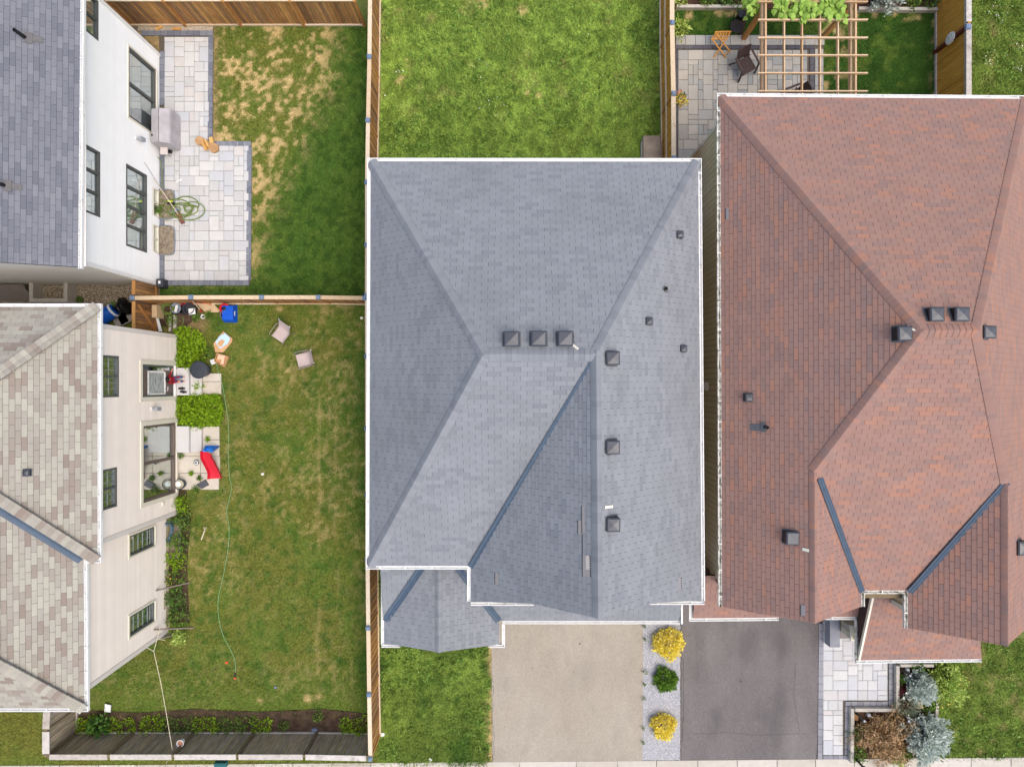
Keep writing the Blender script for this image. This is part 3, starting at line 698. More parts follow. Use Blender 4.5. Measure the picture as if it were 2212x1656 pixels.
def scrap(roof, pl, pts, wd, m=None):
    k = MB(); q = [pl.hit(*p) + pl.n * (.03 + .02 * (i % 2)) for i, p in enumerate(pts)]
    for i in range(len(q) - 1): k.bar(q[i], q[i + 1], wd, .006, up=pl.n)
    k.build("torn_strip", m or M_scrap, roof)

# ------------------------------------------------------------------ grey roofed house in the middle
M_shg = mat("slate_grey_shingle", [lin(136, 140, 148), lin(143, 147, 154), lin(146, 150, 157), lin(147, 151, 158), lin(149, 153, 160)], src='tone', ns=2.0, na=.05, ns2=70, na2=.09, rough=.95, spec=.2, stain=(lin(118, 122, 122), .45, .48, .7, .4))
M_deckg = mat("dark_underlay", [lin(84, 87, 92)], ns=20, na=.1, rough=.95)
M_brick = mat("brown_brick_wall", [lin(132, 104, 90)], ns=20, na=.15, rough=.9)
EZ = 5.6
gh = thing("grey_roofed_house", "two storey house with slate grey hipped shingle roof and front garage", "house", (.7, .3, 0))
A, B_, C_, D_ = Vector((-4.55, 7.15, EZ)), Vector((6.0, 7.14, EZ)), Vector((-4.60, -5.87, EZ)), Vector((-1.33, -5.87, EZ))
E_, F_ = Vector((-1.33, -7.03, EZ)), Vector((6.11, -7.0, EZ)); R1, R2, Gp = Vector((-.77, .79, 9)), Vector((2.30, .79, 9)), Vector((2.356, -6.42, 9))
plR, plL, plF = Plane(A, B_, R1), Plane(A, C_, R1), Plane(C_, D_, R1)
plW = Plane(R2, Gp, D_); plE = Plane(B_, F_, R2)
kL, kR = plW.hit(1150, 1303), plE.hit(1416, 1301)
E_ = Vector((E_.x, E_.y, plW.z(E_.x, E_.y)))
rf = Roof(gh, .372, .145, M_shg, 21)
rf.plane([A, R1, R2, B_], A, B_); rf.plane([A, C_, R1], A, C_); rf.plane([C_, D_, R2, R1], C_, D_)
rf.plane([R2, D_, E_, kL, Gp], D_, E_); rf.plane([B_, R2, Gp, kR, F_], B_, F_)
rf.cap(A, R1, plL.n, plR.n); rf.cap(B_, R2, plR.n, plE.n); rf.cap(C_, R1, plF.n, plL.n); rf.cap(R1, R2, plF.n, plR.n); rf.cap(Gp, R2 + Vector((0, .1, 0)), plE.n, plW.n)
# low roof over garage and porch
LZ = 3.0; ye = -8.53; yt = -5.45; sl_ = .33; zt_ = LZ + sl_ * (yt - ye)
l0, l1 = Vector((-4.6, ye, LZ)), Vector((6.05, ye, LZ)); xr = -2.53; ap = Vector((xr, -5.5, 4.0)); vl, vr = Vector((-4.6, ye, LZ)), Vector((-.47, ye, LZ))
plS = Plane(l0, l1, (0, yt, zt_)); gy = -9.28
rf.plane([(-4.62, ye, LZ), vl, ap, (xr, yt, zt_), (-4.62, yt, zt_)], l0, l1)
rf.plane([vr, l1, (6.05, -6.5, LZ + sl_ * 2.03), (-1.0, -6.5, LZ + sl_ * 2.03), (-1.0, yt, zt_), (xr, yt, zt_), ap], l0, l1)
gl_, gr_ = Vector((-4.6, gy - .1, LZ)), Vector((-.47, gy - .1, LZ)); gp_ = Vector((xr, gy, 4.0)); plGL, plGR = Plane(ap, gp_, gl_), Plane(ap, gp_, gr_)
gLk, gRk = plGL.hit(862, 1393), plGR.hit(1055, 1394)
rf.plane([vl, gl_, gLk, gp_, ap], vl, gl_); rf.plane([vr, ap, gp_, gRk, gr_], vr, gr_); rf.cap(gp_, ap, plGR.n, plGL.n, .14)
GR = rf.finish(M_deckg)
gutter(gh, [E_, D_, C_, A, B_, F_], right=False and True)
gutter(gh, [E_ + Vector((.0, -.01, 0)), (kL.x + .1, E_.y - .01, EZ)], right=True, hang=True); gutter(gh, [(kR.x - .1, F_.y - .01, EZ), F_ + Vector((.1, -.01, 0))], right=True)
gutter(gh, [vr + Vector((.12, 0, 0)), l1], right=True); gutter(gh, [(-4.6, -7.2, LZ), (-4.6, gy - .1, LZ)], right=True)
gutter(gh, [gl_ + Vector((-.1, 0, 0)), (gLk.x, gl_.y, LZ)], right=True); gutter(gh, [(gRk.x, gr_.y, LZ), gr_ + Vector((.1, 0, 0)), (-.37, ye - .13, LZ)], right=True)
k = MB().box((6.09, (ye - 6.6) / 2 - .1, LZ + .02), (.06, 1.9, .2), 0); k.build("fascia", M_trim, gh)
valley(gh, R2 + Vector((-.06, -.25, -.14)), D_ + Vector((.02, -.05, .02)), .12); valley(gh, vl + Vector((.05, .0, .0)), ap, .12); valley(gh, vr, ap, .12)
k = MB(); k.box((.75, .6, 2.68), (9.8, 12.2, 5.36)); k.box((2.38, -4.6, 2.68), (6.6, 3.7, 5.36)); k.build("wall", mat("pale_side_wall", [lin(206, 198, 184)], ns=5, na=.06), gh)  # unseen wall coloured pale to bounce light into the gap between the houses
k = MB().poly([(-.9, -6.38, 5.3), (5.7, -6.38, 5.3), (2.35, -6.38, 8.7)]); k.build("gable_wall", M_brick, gh)
k = MB(); k.box((2.6, -7.2, 1.4), (6.4, 1.9, 2.8)); k.build("garage_wall", M_brick, gh)
k = MB(); k.box((2.5, -8.18, 1.1), (4.9, .06, 2.2)); k.build("garage_door", M_trim, gh)
for (u, v) in ((1105, 733), (1163, 732), (1220, 732)): vent(gh, plR.hit(u, v), .42, .26, plR.n)
for (u, v) in ((1321, 774), (1321, 964), (1322, 1129)): vent(gh, plE.hit(u, v), .38, .28, plE.n)
for (u, v) in ((1467, 508), (1401, 694), (1475, 753)): vent(gh, plE.hit(u, v), .21, .15, plE.n)
q = plE.hit(1438, 625); k = MB(); k.box(q + plE.n * .03, (.2, .17, .01), mat=plE.n.to_track_quat('Z', 'Y').to_matrix()); fl = k.build("pipe_flashing", mat("grey_rubber", [lin(106, 104, 102)], ns=8, na=.1), GR)
k = MB(); k.lathe([(.05, -.1), (.05, .22), (.036, .22), (.036, .0)], q + Vector((-.03, .0, 0)), 12); k.build("vent_pipe", M_black, GR)
scrap(GR, plR, [(1222, 741), (1232, 744), (1240, 748), (1249, 756)], .075); scrap(GR, plE, [(1305, 1095), (1321, 1093)], .08)
patch(GR, plW, [(1257, 1092), (1264, 1092), (1265, 1152), (1258, 1152)], 14); patch(GR, plW, [(1249, 1123), (1257, 1123), (1257, 1153), (1249, 1153)], 6)
patch(GR, plW, [(1259, 1154), (1266, 1154), (1266, 1199), (1259, 1199)], 10, 0, M_shg); patch(GR, plW, [(1266, 1199), (1275, 1199), (1276, 1229), (1266, 1229)], 6, 1, mat("pale_mat", [lin(188, 182, 172)], ns=20, na=.06))
patch(GR, plW, [(1259, 1199), (1266, 1199), (1267, 1245), (1259, 1245)], 10); patch(GR, plW, [(1070, 1236), (1077, 1236), (1078, 1262), (1070, 1262)], 6); patch(GR, plW, [(1267, 1229), (1276, 1229), (1277, 1246), (1267, 1243)], 4, 1)
patch(GR, plE, [(1463, 1246), (1470, 1246), (1471, 1272), (1464, 1272)], 5, 1, mat("grey_mat", [lin(142, 140, 140)], ns=20, na=.06))

# ------------------------------------------------------------------ red roofed house on the right
M_shr = mat("red_brown_shingle", [lin(127, 100, 95), lin(132, 101, 94), lin(136, 102, 94), lin(138, 104, 95), lin(137, 105, 97), lin(141, 104, 94), lin(149, 105, 90)], src='tone', ns=1.6, na=.06, ns2=60, na2=.09, rough=.95, spec=.2, stain=(lin(150, 120, 110), .4, .5, .7, .3))
M_deckr = mat("brown_underlay", [lin(76, 58, 54)], ns=20, na=.1, rough=.95)
M_tan = mat("tan_siding", [lin(212, 194, 158), lin(222, 206, 170)], src='object', ns=4, na=.05, rough=.7)
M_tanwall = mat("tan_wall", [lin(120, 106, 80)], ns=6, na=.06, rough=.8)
rh = thing("red_roofed_house", "two storey house with brick red shingle roof and tan vertical siding", "house", (11.5, .5, 0))
a_, b_, cL, cR = Vector((6.72, 9.24, EZ)), Vector((16.62, 9.16, EZ)), Vector((6.78, -7.2, EZ)), Vector((16.62, -7.86, EZ))
r1, r2 = Vector((10.94, 1.41, 9.48)), Vector((12.42, 1.41, 9.48))
pL, pRr, pB = Plane(a_, cL, r1), Plane(b_, cR, r2), Plane(a_, b_, r1); pF = Plane(r1, r2, (11, -6.66, EZ))
hL, hR = meet(pL, pF, 7.56), meet(pRr, pF, 7.4); eL = Vector((cL.x - a_.x, cL.y - a_.y, 0)).normalized()
gL = hL + eL * ((hL.y + 7.05) / -eL.y); gR = hR + Vector((0, -(hR.y + 7.78), 0))
e1, e2 = Vector((11.26, -6.66, EZ)), Vector((12.77, -6.66, EZ)); pWR, pWL = Plane(hL, gL, e1), Plane(hR, gR, e2)
e1b = e1 + (gL - hL).normalized() * .53; e2b = e2 + (gR - hR).normalized() * 1.22
rr = Roof(rh, .372, .145, M_shr, 33)
rr.plane([a_, cL, gL, hL, r1], a_, cL); rr.plane([a_, r1, r2, b_], a_, b_); rr.plane([r1, hL, e1, e2, hR, r2], e1, e2)
rr.plane([hL, gL, e1b, e1], e1, e1b); rr.plane([hR, e2, e2b, gR], e2, e2b); rr.plane([b_, r2, hR, gR, cR], b_, cR)
rr.cap(a_, r1, pL.n, pB.n); rr.cap(b_, r2, pB.n, pRr.n); rr.cap(hL, r1, pF.n, pL.n); rr.cap(hR, r2, pRr.n, pF.n); rr.cap(r1, r2, pF.n, pB.n); rr.cap(gL, hL, pWR.n, pL.n, .15); rr.cap(gR, hR, pRr.n, pWL.n, .15)
ge = -8.44; q0, q1 = Vector((6.5, ge, 3)), Vector((12.46, ge + .06, 3)); pG = Plane(q0, q1, (9, -6.7, 3.57))
rr.plane([q0, q1, (12.46, -6.75, 3.56), (6.5, -6.75, 3.56)], q0, q1)
f0, f1 = Vector((12.5, -9.95, 3)), Vector((16.9, -9.9, 3)); f2, f3 = Vector((15.9, -7.1, 4.24)), Vector((12.4, -7.1, 4.24))
rr.plane([f0, f1, f2, f3], f0, f1)
RRf = rr.finish(M_deckr)
k = MB().poly([(12.49, -9.95, 2.98), (12.39, -7.1, 4.22), (12.40, -7.1, 3.0)]); k.build("porch_gable", M_deckr, rh)  # dark tone puts shade into the colour of this side face
k = MB().bar(f0 + Vector((-.03, 0, .0)), f3 + Vector((-.03, 0, 0)), .07, .12); k.build("rake_board", M_cream, rh)
M_gdirt = mat("weathered_gutter", [lin(226, 224, 214)], rough=.5, ns=3, na=.05, stain=(lin(96, 92, 62), 7.0, .48, .62, .75))
gutter(rh, [a_, cL], right=True, m=M_gdirt); gutter(rh, [b_ + Vector((.1, 0, 0)), a_ + Vector((-.115, 0, 0))], right=False or False, hang=True) if False else None
gutter(rh, [a_ + Vector((-.115, 0, 0)), b_ + Vector((.1, 0, 0))], right=False)
gutter(rh, [e1b, e1, e2, e2b], right=True, m=M_gdirt); gutter(rh, [b_, cR], right=False)
gutter(rh, [(6.5, -7.3, 3), q0, (9.6, ge + .03, 3)], right=True); gutter(rh, [(11.2, q1.y, 3), (12.46, q1.y, 3), (12.46, -9.93, 3)], right=True, m=M_gdirt) if False else None
gutter(rh, [(10.9, q1.y - .0, 3), (12.36, q1.y - .0, 3)], right=True); gutter(rh, [(12.49, -8.44, 3), (12.49, -9.94, 3)], right=True, m=M_gdirt); gutter(rh, [f0 + Vector((-.11, 0, 0)), f1], right=True)
valley(rh, hL + Vector((.22, -.22, -.13)), e1 + Vector((0, -.05, .02)), .09); valley(rh, hR + Vector((-.02, -.0, -.02)), e2 + Vector((0, -.05, .02)), .1)
wx = 7.16
k = MB(); k.box((11.7, .95, 2.66), (9.0, 15.9, 5.32)); k.box((9.2, -6.1, 2.66), (3.9, 1.6, 5.32)); k.box((14.7, -6.6, 2.66), (3.1, 1.7, 5.32)); k.build("wall", M_tanwall, rh)
k = MB(); k.poly([(7.3, -6.95, 5.3), (10.9, -6.95, 5.3), (8.95, -6.95, 7.35)]); k.poly([(13.1, -7.5, 5.3), (16.3, -7.5, 5.3), (14.8, -7.5, 7.15)]); k.build("gable_wall", M_tanwall, rh)
k = MB(); k.box((9.5, -7.4, 1.42), (5.0, 1.3, 2.84)); k.build("garage_wall", M_brick, rh)
k = MB(); k.box((9.3, -8.12, 1.1), (4.2, .05, 2.2)); k.build("garage_door", M_trim, rh)
sb = MB(); sb.box((0, 0, 2.66), (.03, .185, 5.3)); sbm = sb.mesh("siding_board", M_tan)
for i in range(79):
    y = 8.86 - i * .2
    if y < -6.85: break
    o = bpy.data.objects.new("siding_board", sbm); link(o, rh, Matrix.Translation((wx + .02, y, 0)))
k = MB(); k.box((wx + .01, 8.98, 2.66), (.07, .12, 5.3)); k.build("corner_board", M_cream, rh)
k = MB()
for z in (3.9, 4.15, 4.4, 4.65, 4.9, 5.15): k.box((13.13, -6.95, z), (.03, 1.05, .235))
k.build("siding_boards", M_tan, rh, kind="stuff"); k = MB().box((13.1, -7.5, 4.6), (.08, .16, 1.6)); k.build("corner_board", M_cream, rh)
for (u, v, pl) in ((2014, 680, pB), (2068, 680, pB)): vent(rh, pl.hit(u, v), .38, .22, pl.n)
vent(rh, pL.hit(1946, 721), .39, .22, pL.n); vent(rh, pL.hit(1706, 1159), .39, .24, pL.n); vent(rh, pRr.hit(2127, 718), .34, .22, pRr.n); vent(rh, pRr.hit(2200, 1180), .42, .28, pRr.n); vent(rh, pL.hit(1615, 858), .24, .16, pL.n)
q = pL.hit(1650, 922); mq = pL.n.to_track_quat('Z', 'Y').to_matrix()
k = MB(); k.box(pL.hit(1640, 923) + pL.n * .03, (.2, .52, .012), mat=mq); k.box(q + pL.n * .045, (.3, .15, .012), mat=mq); k.build("pipe_flashing", mat("weathered_metal", [lin(92, 96, 100)], ns=8, na=.2), RRf)
k = MB(); k.lathe([(.055, -.1), (.055, .26), (.04, .26), (.04, .0)], q + Vector((.02, 0, 0)), 12); k.build("vent_pipe", M_black, RRf)
patch(RRf, pL, [(1568, 450), (1575, 450), (1575, 474), (1568, 474)], 6, 0, mat("grey_mat", [])); patch(RRf, pL, [(1730, 1306), (1740, 1306), (1740, 1329), (1730, 1329)], 5, 0, mat("grey_mat", []))
scrap(RRf, pL, [(1734, 1185), (1749, 1188)], .09); scrap(RRf, pL, [(1962, 703), (1970, 711), (1988, 714)], .06)
# entry: stone steps, porch slab and column
M_step = mat("cut_stone", [lin(132, 134, 140), lin(150, 152, 156)], ns=5, na=.1, rough=.8)
k = MB(); k.box((12.79, -9.35, .25), (.40, 2.2, .5)); k.build("stone_step", M_step, rh, bevel=.015); k = MB().box((12.55, -8.75, .2), (.08, 1.2, .4)); k.build("stone_step", M_step, rh)
k = MB(); k.box((13.9, -9.0, .17), (1.8, 2.3, .34)); k.build("porch_floor", mat("porch_stone", [lin(120, 114, 114), lin(142, 134, 132)], ns=4, na=.12, rough=.85), rh)
M_stone = mat("buff_stone", [lin(196, 176, 142), lin(214, 202, 176), lin(170, 162, 150)], src='object', ns=5, na=.15, rough=.9)
pd_ = MB().box((13.28, -9.58, .8), (.42, .5, .95)).build("column_base", M_stone, rh)
for i in range(3):
    for j in range(2): MB().box((13.055, -9.7 + j * .25, .5 + i * .3), (.04, .23, .28)).build("stone_block", M_stone, pd_, bevel=.006)
MB().box((13.28, -9.58, 1.31), (.56, .6, .09)).build("column_cap", M_cream, rh); MB().box((13.28, -9.58, 2.15), (.36, .42, 1.6)).build("column", mat("cream_paint", [lin(226, 208, 160)], ns=3, na=.04, rough=.6), rh)

M_alu = mat("grey_fitting", [lin(150, 154, 160)], rough=.4, ns=6, na=.06, spec=.6)
# ------------------------------------------------------------------ lap siding, windows
def lap_wall(house, x0, ya, yb, z0, z1, course, m, holes, name="siding", axis='x', sgn=1):
    """courses of horizontal lap siding on a wall facing +x (or facing -y when axis is 'y'); holes: (y0, y1, z0, z1)"""
    k = MB(); z = z0
    while z < z1 - .01:
        zt = min(z + course, z1); iv = [(ya, yb)]
        for (h0, h1, hz0, hz1) in holes:
            if hz0 < zt - .01 and hz1 > z + .01:
                nv = []
                for (p, q) in iv:
                    if h1 <= p or h0 >= q: nv.append((p, q)); continue
                    if h0 > p: nv.append((p, h0))
                    if h1 < q: nv.append((h1, q))
                iv = nv
        for (p, q) in iv:
            k.tone = rnd.random()
            def pt(y, o, zz): return (x0 + sgn * o, y, zz) if axis == 'x' else (y, x0 - o, zz)
            f = [pt(p, .026, z), pt(q, .026, z), pt(q, .004, zt + .004), pt(p, .004, zt + .004)]; g_ = [pt(p, .0, z), pt(q, .0, z), pt(q, .026, z), pt(p, .026, z)]
            k.poly(f); k.poly(g_)
        z = zt
    return k.build(name, m, house, kind="stuff")
def win(house, x0, y0, y1, z0, z1, nv, nh, fm, back, fw=.07, grid=None, trim=None, sash=0, name="window"):
    """window in a wall facing +x; nv panes along y, nh along z; grid=(gy, gz) muntins in each pane"""
    f = MB(); d0, d1 = -.09, .03; c = (d0 + d1) / 2; t = d1 - d0
    f.box((x0 + c, y0 + fw / 2, (z0 + z1) / 2), (t, fw, z1 - z0)); f.box((x0 + c, y1 - fw / 2, (z0 + z1) / 2), (t, fw, z1 - z0))
    f.box((x0 + c, (y0 + y1) / 2, z0 + fw / 2), (t, y1 - y0 - 2 * fw, fw)); f.box((x0 + c, (y0 + y1) / 2, z1 - fw / 2), (t, y1 - y0 - 2 * fw, fw))
    w = f.build(name, fm, house); iy0, iy1, iz0, iz1 = y0 + fw, y1 - fw, z0 + fw, z1 - fw; py, pz = (iy1 - iy0) / nv, (iz1 - iz0) / nh
    for i in range(1, nv): MB().box((x0 - .03, iy0 + py * i, (iz0 + iz1) / 2), (.1, fw * 1.1, iz1 - iz0)).build("mullion", fm, w)
    for i in range(1, nh): MB().box((x0 - .032, (iy0 + iy1) / 2, iz0 + pz * i), (.09, iy1 - iy0, fw)).build("rail", fm, w)
    for i in range(nv):
        for j in range(nh):
            cy, cz = iy0 + py * (i + .5), iz0 + pz * (j + .5)
            MB().box((x0 - .05, cy, cz), (.008, py, pz)).build("pane", M_glass, w)
            if grid:
                mt = MB()
                for a in range(1, grid[0]): mt.box((x0 - .042, cy - py / 2 + py * a / grid[0], cz), (.012, .011, pz))
                for a in range(1, grid[1]): mt.box((x0 - .041, cy, cz - pz / 2 + pz * a / grid[1]), (.012, py, .011))
                mt.build("muntins", M_alu, w)
    MB().box((x0 - .105, (y0 + y1) / 2, (z0 + z1) / 2), (.01, y1 - y0, z1 - z0)).build("blind" if back is not M_darkroom else "dark_interior", back, w)  # flat panel behind the glass; room tones paint in the dimness of unlit rooms
    if trim:
        tw, tm = trim; k = MB(); o = .028
        k.box((x0 + o, y0 - tw / 2, (z0 + z1) / 2), (.05, tw, z1 - z0 + 2 * tw)); k.box((x0 + o, y1 + tw / 2, (z0 + z1) / 2), (.05, tw, z1 - z0 + 2 * tw))
        k.box((x0 + o, (y0 + y1) / 2, z1 + tw / 2), (.05, y1 - y0, tw)); k.box((x0 + o + .01, (y0 + y1) / 2, z0 - tw / 2), (.07, y1 - y0, tw)); k.build("trim", tm, w)
    return w
def wall_lamp(house, x0, y, z, m):
    k = MB().box((x0 + .03, y, z), (.04, .12, .18)); l = k.build("wall_lamp", M_trim, house); MB().bar((x0 + .04, y, z + .02), (x0 + .14, y, z + .0), .03, .03).build("lamp_arm", m, l)
    MB().box((x0 + .2, y, z - .06), (.15, .15, .26), taper=.85).build("lamp_shade", m, l)
_M = mat("grey_fitting", [lin(150, 154, 160)], rough=.4, ns=6, na=.06, spec=.6)

# --- white house, upper left
M_shb = mat("blue_grey_shingle", [lin(130, 132, 147), lin(138, 140, 154), lin(143, 145, 159), lin(147, 149, 163), lin(152, 154, 167)], src='tone', ns=2, na=.05, ns2=60, na2=.08, rough=.95, spec=.2)
M_whites = mat("white_siding", [lin(234, 234, 229), lin(238, 238, 234)], src='tone', ns=2, na=.02, rough=.6)
M_moss_shade = mat("mossy_siding", [lin(206, 202, 192)], ns=2, na=.04, rough=.7)  # greyer than the white siding: the side wall's shade is in this base colour
# the lowest courses of the shaded side wall have an algae stain with its own shape
def moss_nodes(m):
    t = m.node_tree; N = t.nodes; L = t.links; b = N["Principled BSDF"]; src = b.inputs["Base Color"].links[0].from_socket
    g_ = N.new("ShaderNodeNewGeometry"); sp = N.new("ShaderNodeSeparateXYZ"); L.new(g_.outputs["Position"], sp.inputs[0])
    nz = N.new("ShaderNodeTexNoise"); nz.inputs["Scale"].default_value = 1.5; nz.inputs["Detail"].default_value = 6
    ma = N.new("ShaderNodeMath"); ma.operation = 'MULTIPLY_ADD'; ma.inputs[1].default_value = 2.2; L.new(nz.outputs["Fac"], ma.inputs[0]); L.new(sp.outputs["Z"], ma.inputs[2])
    mr = N.new("ShaderNodeMapRange"); mr.inputs[1].default_value = 3.0; mr.inputs[2].default_value = 1.0; mr.inputs[4].default_value = .55; L.new(ma.outputs[0], mr.inputs[0])
    mx = N.new("ShaderNodeMixRGB"); mx.inputs[2].default_value = lin(136, 122, 62); L.new(mr.outputs[0], mx.inputs[0]); L.new(src, mx.inputs[1]); L.new(mx.outputs[0], b.inputs["Base Color"])
moss_nodes(M_moss_shade)
wh = thing("white_house", "white sided house with blue grey roof beside the pale paver patio", "house", (-17, 8.5, 0))
wx0 = -14.22; wy0, wy1 = 3.98, 13.2
rb = Roof(wh, .40, .155, M_shb, 5)
ea, eb = Vector((-14.0, 3.76, EZ)), Vector((-13.9, 14.9, EZ)); ex_ = 6.2; rdg = 3.1
rA, rB = Vector((-20.2, 3.72, EZ + rdg)), Vector((-20.1, 14.9, EZ + rdg)); pWh = Plane(ea, eb, rA)
rb.plane([ea, eb, rB, rA], ea, eb)
WR = rb.finish(M_deckg)
gutter(wh, [ea + Vector((0, -.06, 0)), eb], right=True)
MB().box((-18, 8.8, 2.68), (7.3, 9.2, 5.36)).build("wall", mat("pale_wall", [lin(200, 198, 190)], ns=4, na=.05), wh)
HW = [(11.74, 13.10, 4.17, 5.26), (9.87, 12.47, .34, 2.31), (5.71, 7.96, 4.07, 5.26), (5.07, 8.09, 1.0, 2.46), (6.65, 7.75, .08, .52), (5.2, 6.3, .08, .52)]
lap_wall(wh, wx0, wy0, wy1, .05, 5.4, .105, M_whites, HW)
lap_wall(wh, wy0, -22, wx0, .05, 5.3, .105, M_moss_shade, [], axis='y')
k = MB().poly([(-22, wy0 - .01, 5.3), (wx0, wy0 - .01, 5.3), (-20.2, wy0 - .01, 8.3), (-22, wy0 - .01, 8.3)]); k.build("gable_wall", M_moss_shade, wh)
for (y, x) in ((wy0 - .0, wx0 + .0), (wy1, wx0)): MB().box((wx0 + .015, y, 2.7), (.1, .12, 5.4)).build("corner_board", M_trim, wh)
MB().box((wx0 - .14, wy0 - .02, 2.7), (.1, .1, 5.4)).build("corner_board", M_cream, wh)
MB().box((wx0 + .12, 8.6, EZ - .17), (.5, 9.6, .03)).build("soffit", M_trim, wh)
M_wf = mat("dark_window_frame", [lin(84, 86, 82)], rough=.5, ns=4, na=.06)
M_greyroom = mat("grey_room", [lin(120, 124, 118), lin(156, 160, 154)], ns=2, na=.15, rough=.9)
win(wh, wx0, *HW[0], 2, 1, M_wf, M_blind, .07); win(wh, wx0, *HW[2], 3, 1, M_wf, M_blind, .07)
win(wh, wx0, *HW[1], 2, 1, M_wf, M_greyroom, .08, trim=(.06, M_cream), name="patio_door"); win(wh, wx0, *HW[3], 4, 1, M_wf, M_blind, .08)
for hq in HW[4:]: win(wh, wx0, *hq, 2, 1, M_cream, M_darkroom, .05, name="basement_window")
wall_lamp(wh, wx0, 9.25, 1.75, M_alu)
for (u0, v0, u1, v1) in ((40, 67, 58, 80), (0, 396, 13, 399)):
    p0 = pWh.hit(u1 - 3, v1 + 2); k = MB(); k.box(pWh.hit(u1 + 14, v1 + 4) + pWh.n * .03, (.18, .5, .012), mat=pWh.n.to_track_quat('Z', 'Y').to_matrix()); k.box(pWh.hit(u1 + 4, v1 + 3) + pWh.n * .045, (.34, .2, .012), mat=pWh.n.to_track_quat('Z', 'Y').to_matrix())
    k.build("pipe_flashing", mat("grey_rubber", []), WR); k = MB(); k.lathe([(.06, -.1), (.055, .5), (.04, .5), (.04, .2)], p0, 12); k.build("vent_pipe", M_black, WR)

# --- beige house, lower left
M_sht = mat("tan_shingle", [lin(160, 144, 134), lin(170, 157, 147), lin(177, 168, 158), lin(188, 180, 168), lin(196, 190, 177), lin(178, 169, 161), lin(193, 187, 174)], src='tone', ns=2, na=.05, ns2=60, na2=.08, rough=.95, spec=.2)
M_deckt = mat("tan_underlay", [lin(104, 96, 88)], ns=20, na=.1, rough=.95)
M_beiges = mat("beige_siding", [lin(207, 199, 189), lin(214, 206, 196)], src='tone', ns=2, na=.03, rough=.65)
bh = thing("beige_house", "beige sided house with mottled tan shingle roof and sliding doors", "house", (-17, -4, 0))
mS = .6; t0 = Vector((-13.37, 2.46, EZ)); t1 = Vector((-13.37, -5.66, EZ)); t2 = Vector((-13.82, -5.66, EZ)); t3 = Vector((-13.79, -10.46, EZ)); XR = -20.5
def up_(p, dx, dy): return Vector((p.x + dx, p.y + dy, p.z + mS * abs(dx)))
rt = Roof(bh, .40, .155, M_sht, 8)
pT = Plane(t0, t1, up_(t0, -3, 0)); pTr = Plane(t0, (-20, 2.46, EZ), up_(t0, -3, -3)); pTs = Plane(t1, (-20, -5.66, EZ), up_(t1, -3, 3))
rt.plane([t0, up_(t0, -4.08, -4.08), t1], t0, t1) if False else rt.plane([t0, t1, up_(t1, -4.08, 4.08)], t0, t1)
rt.plane([t0, up_(t1, -4.08, 4.08), Vector((-22, -1.58, EZ + mS * 4.08)), Vector((-22, 2.46, EZ))], t0, (-20, 2.46, EZ))
w0 = up_(t2, -2.45, 2.45); rt.plane([t1, t2, w0, up_(t1, -2.45, 2.45)], t1, t2)
rt.plane([w0, t2, t3, up_(t3, -2.45, 2.45)], t2, t3)
rt.plane([t3, Vector((-22, -10.46, EZ)), Vector((-22, -8.01, EZ + mS * 2.45)), up_(t3, -2.45, 2.45)], t3, (-20, -10.46, EZ))
pW2, pS2 = Plane(t2, t3, up_(t2, -2.45, 0)), Plane(t3, (-20, -10.46, EZ), up_(t3, -2, 2))
rt.cap(t0, up_(t0, -4.0, -4.0), pT.n, pTr.n, .19, .17); rt.cap(t1, up_(t1, -4.0, 4.0), pTs.n, pT.n, .19, .17); rt.cap(t3, up_(t3, -2.4, 2.4), pS2.n, pW2.n, .19, .17)
TR = rt.finish(M_deckt)
gutter(bh, [(-22, 2.46, EZ), t0, t1, t2, t3, (-22, -10.46, EZ)], right=False)
valley(bh, t2 + Vector((-.0, .0, .03)), w0 + Vector((0, 0, .03)), .16)
MB().box((-17.9, -1.8, 2.68), (8.6, 7.0, 5.36)).build("wall", mat("beige_wall", [lin(196, 188, 178)], ns=4, na=.05), bh); MB().box((-18.0, -7.5, 2.68), (8.05, 4.7, 5.36)).build("wall", mat("beige_wall", []), bh)
bx, bx2 = -13.45, -13.83
HB = [(-.46, .93, 4.30, 5.26), (-.50, .70, .42, 2.80), (-4.17, -2.84, 4.43, 5.26), (-4.35, -1.55, .30, 2.75)]; HB2 = [(-6.25, -5.5, 1.2, 2.95), (-9.15, -8.4, 1.2, 2.95), (-9.0, -8.2, .1, .5)]
lap_wall(bh, bx, -5.17, 1.87, .22, 5.4, .115, M_beiges, HB); lap_wall(bh, bx2, -9.9, -5.17, .3, 5.4, .115, M_beiges, HB2)
lap_wall(bh, -5.17, bx2, bx, .22, 5.3, .115, M_beiges, [], axis='y')
MB().box((bx - .05, -1.65, .1), (.12, 7.0, .26)).build("foundation", mat("foundation_concrete", [lin(196, 182, 142), lin(206, 198, 176)], ns=5, na=.1), bh); MB().box((bx2 - .04, -7.55, .14), (.12, 4.6, .34)).build("foundation", mat("foundation_concrete", []), bh)
for (x, y, w_) in ((bx, 1.87, .16), (bx, -5.17, .16), (bx2, -9.9, .16)): MB().box((x - .0, y, 2.75), (.08, w_, 5.2)).build("corner_board", mat("beige_trim", [lin(218, 211, 201)], ns=3, na=.03), bh)
MB().box((-13.6, -1.6, EZ - .17), (.4, 8.2, .03)).build("soffit", M_trim, bh); MB().box((-14.05, -8.0, EZ - .17), (.4, 4.8, .03)).build("soffit", M_trim, bh)
M_bf = mat("grey_green_frame", [lin(92, 96, 92)], rough=.5, ns=4, na=.06); M_brf = mat("brown_door_frame", [lin(104, 90, 82)], rough=.5, ns=4, na=.06)
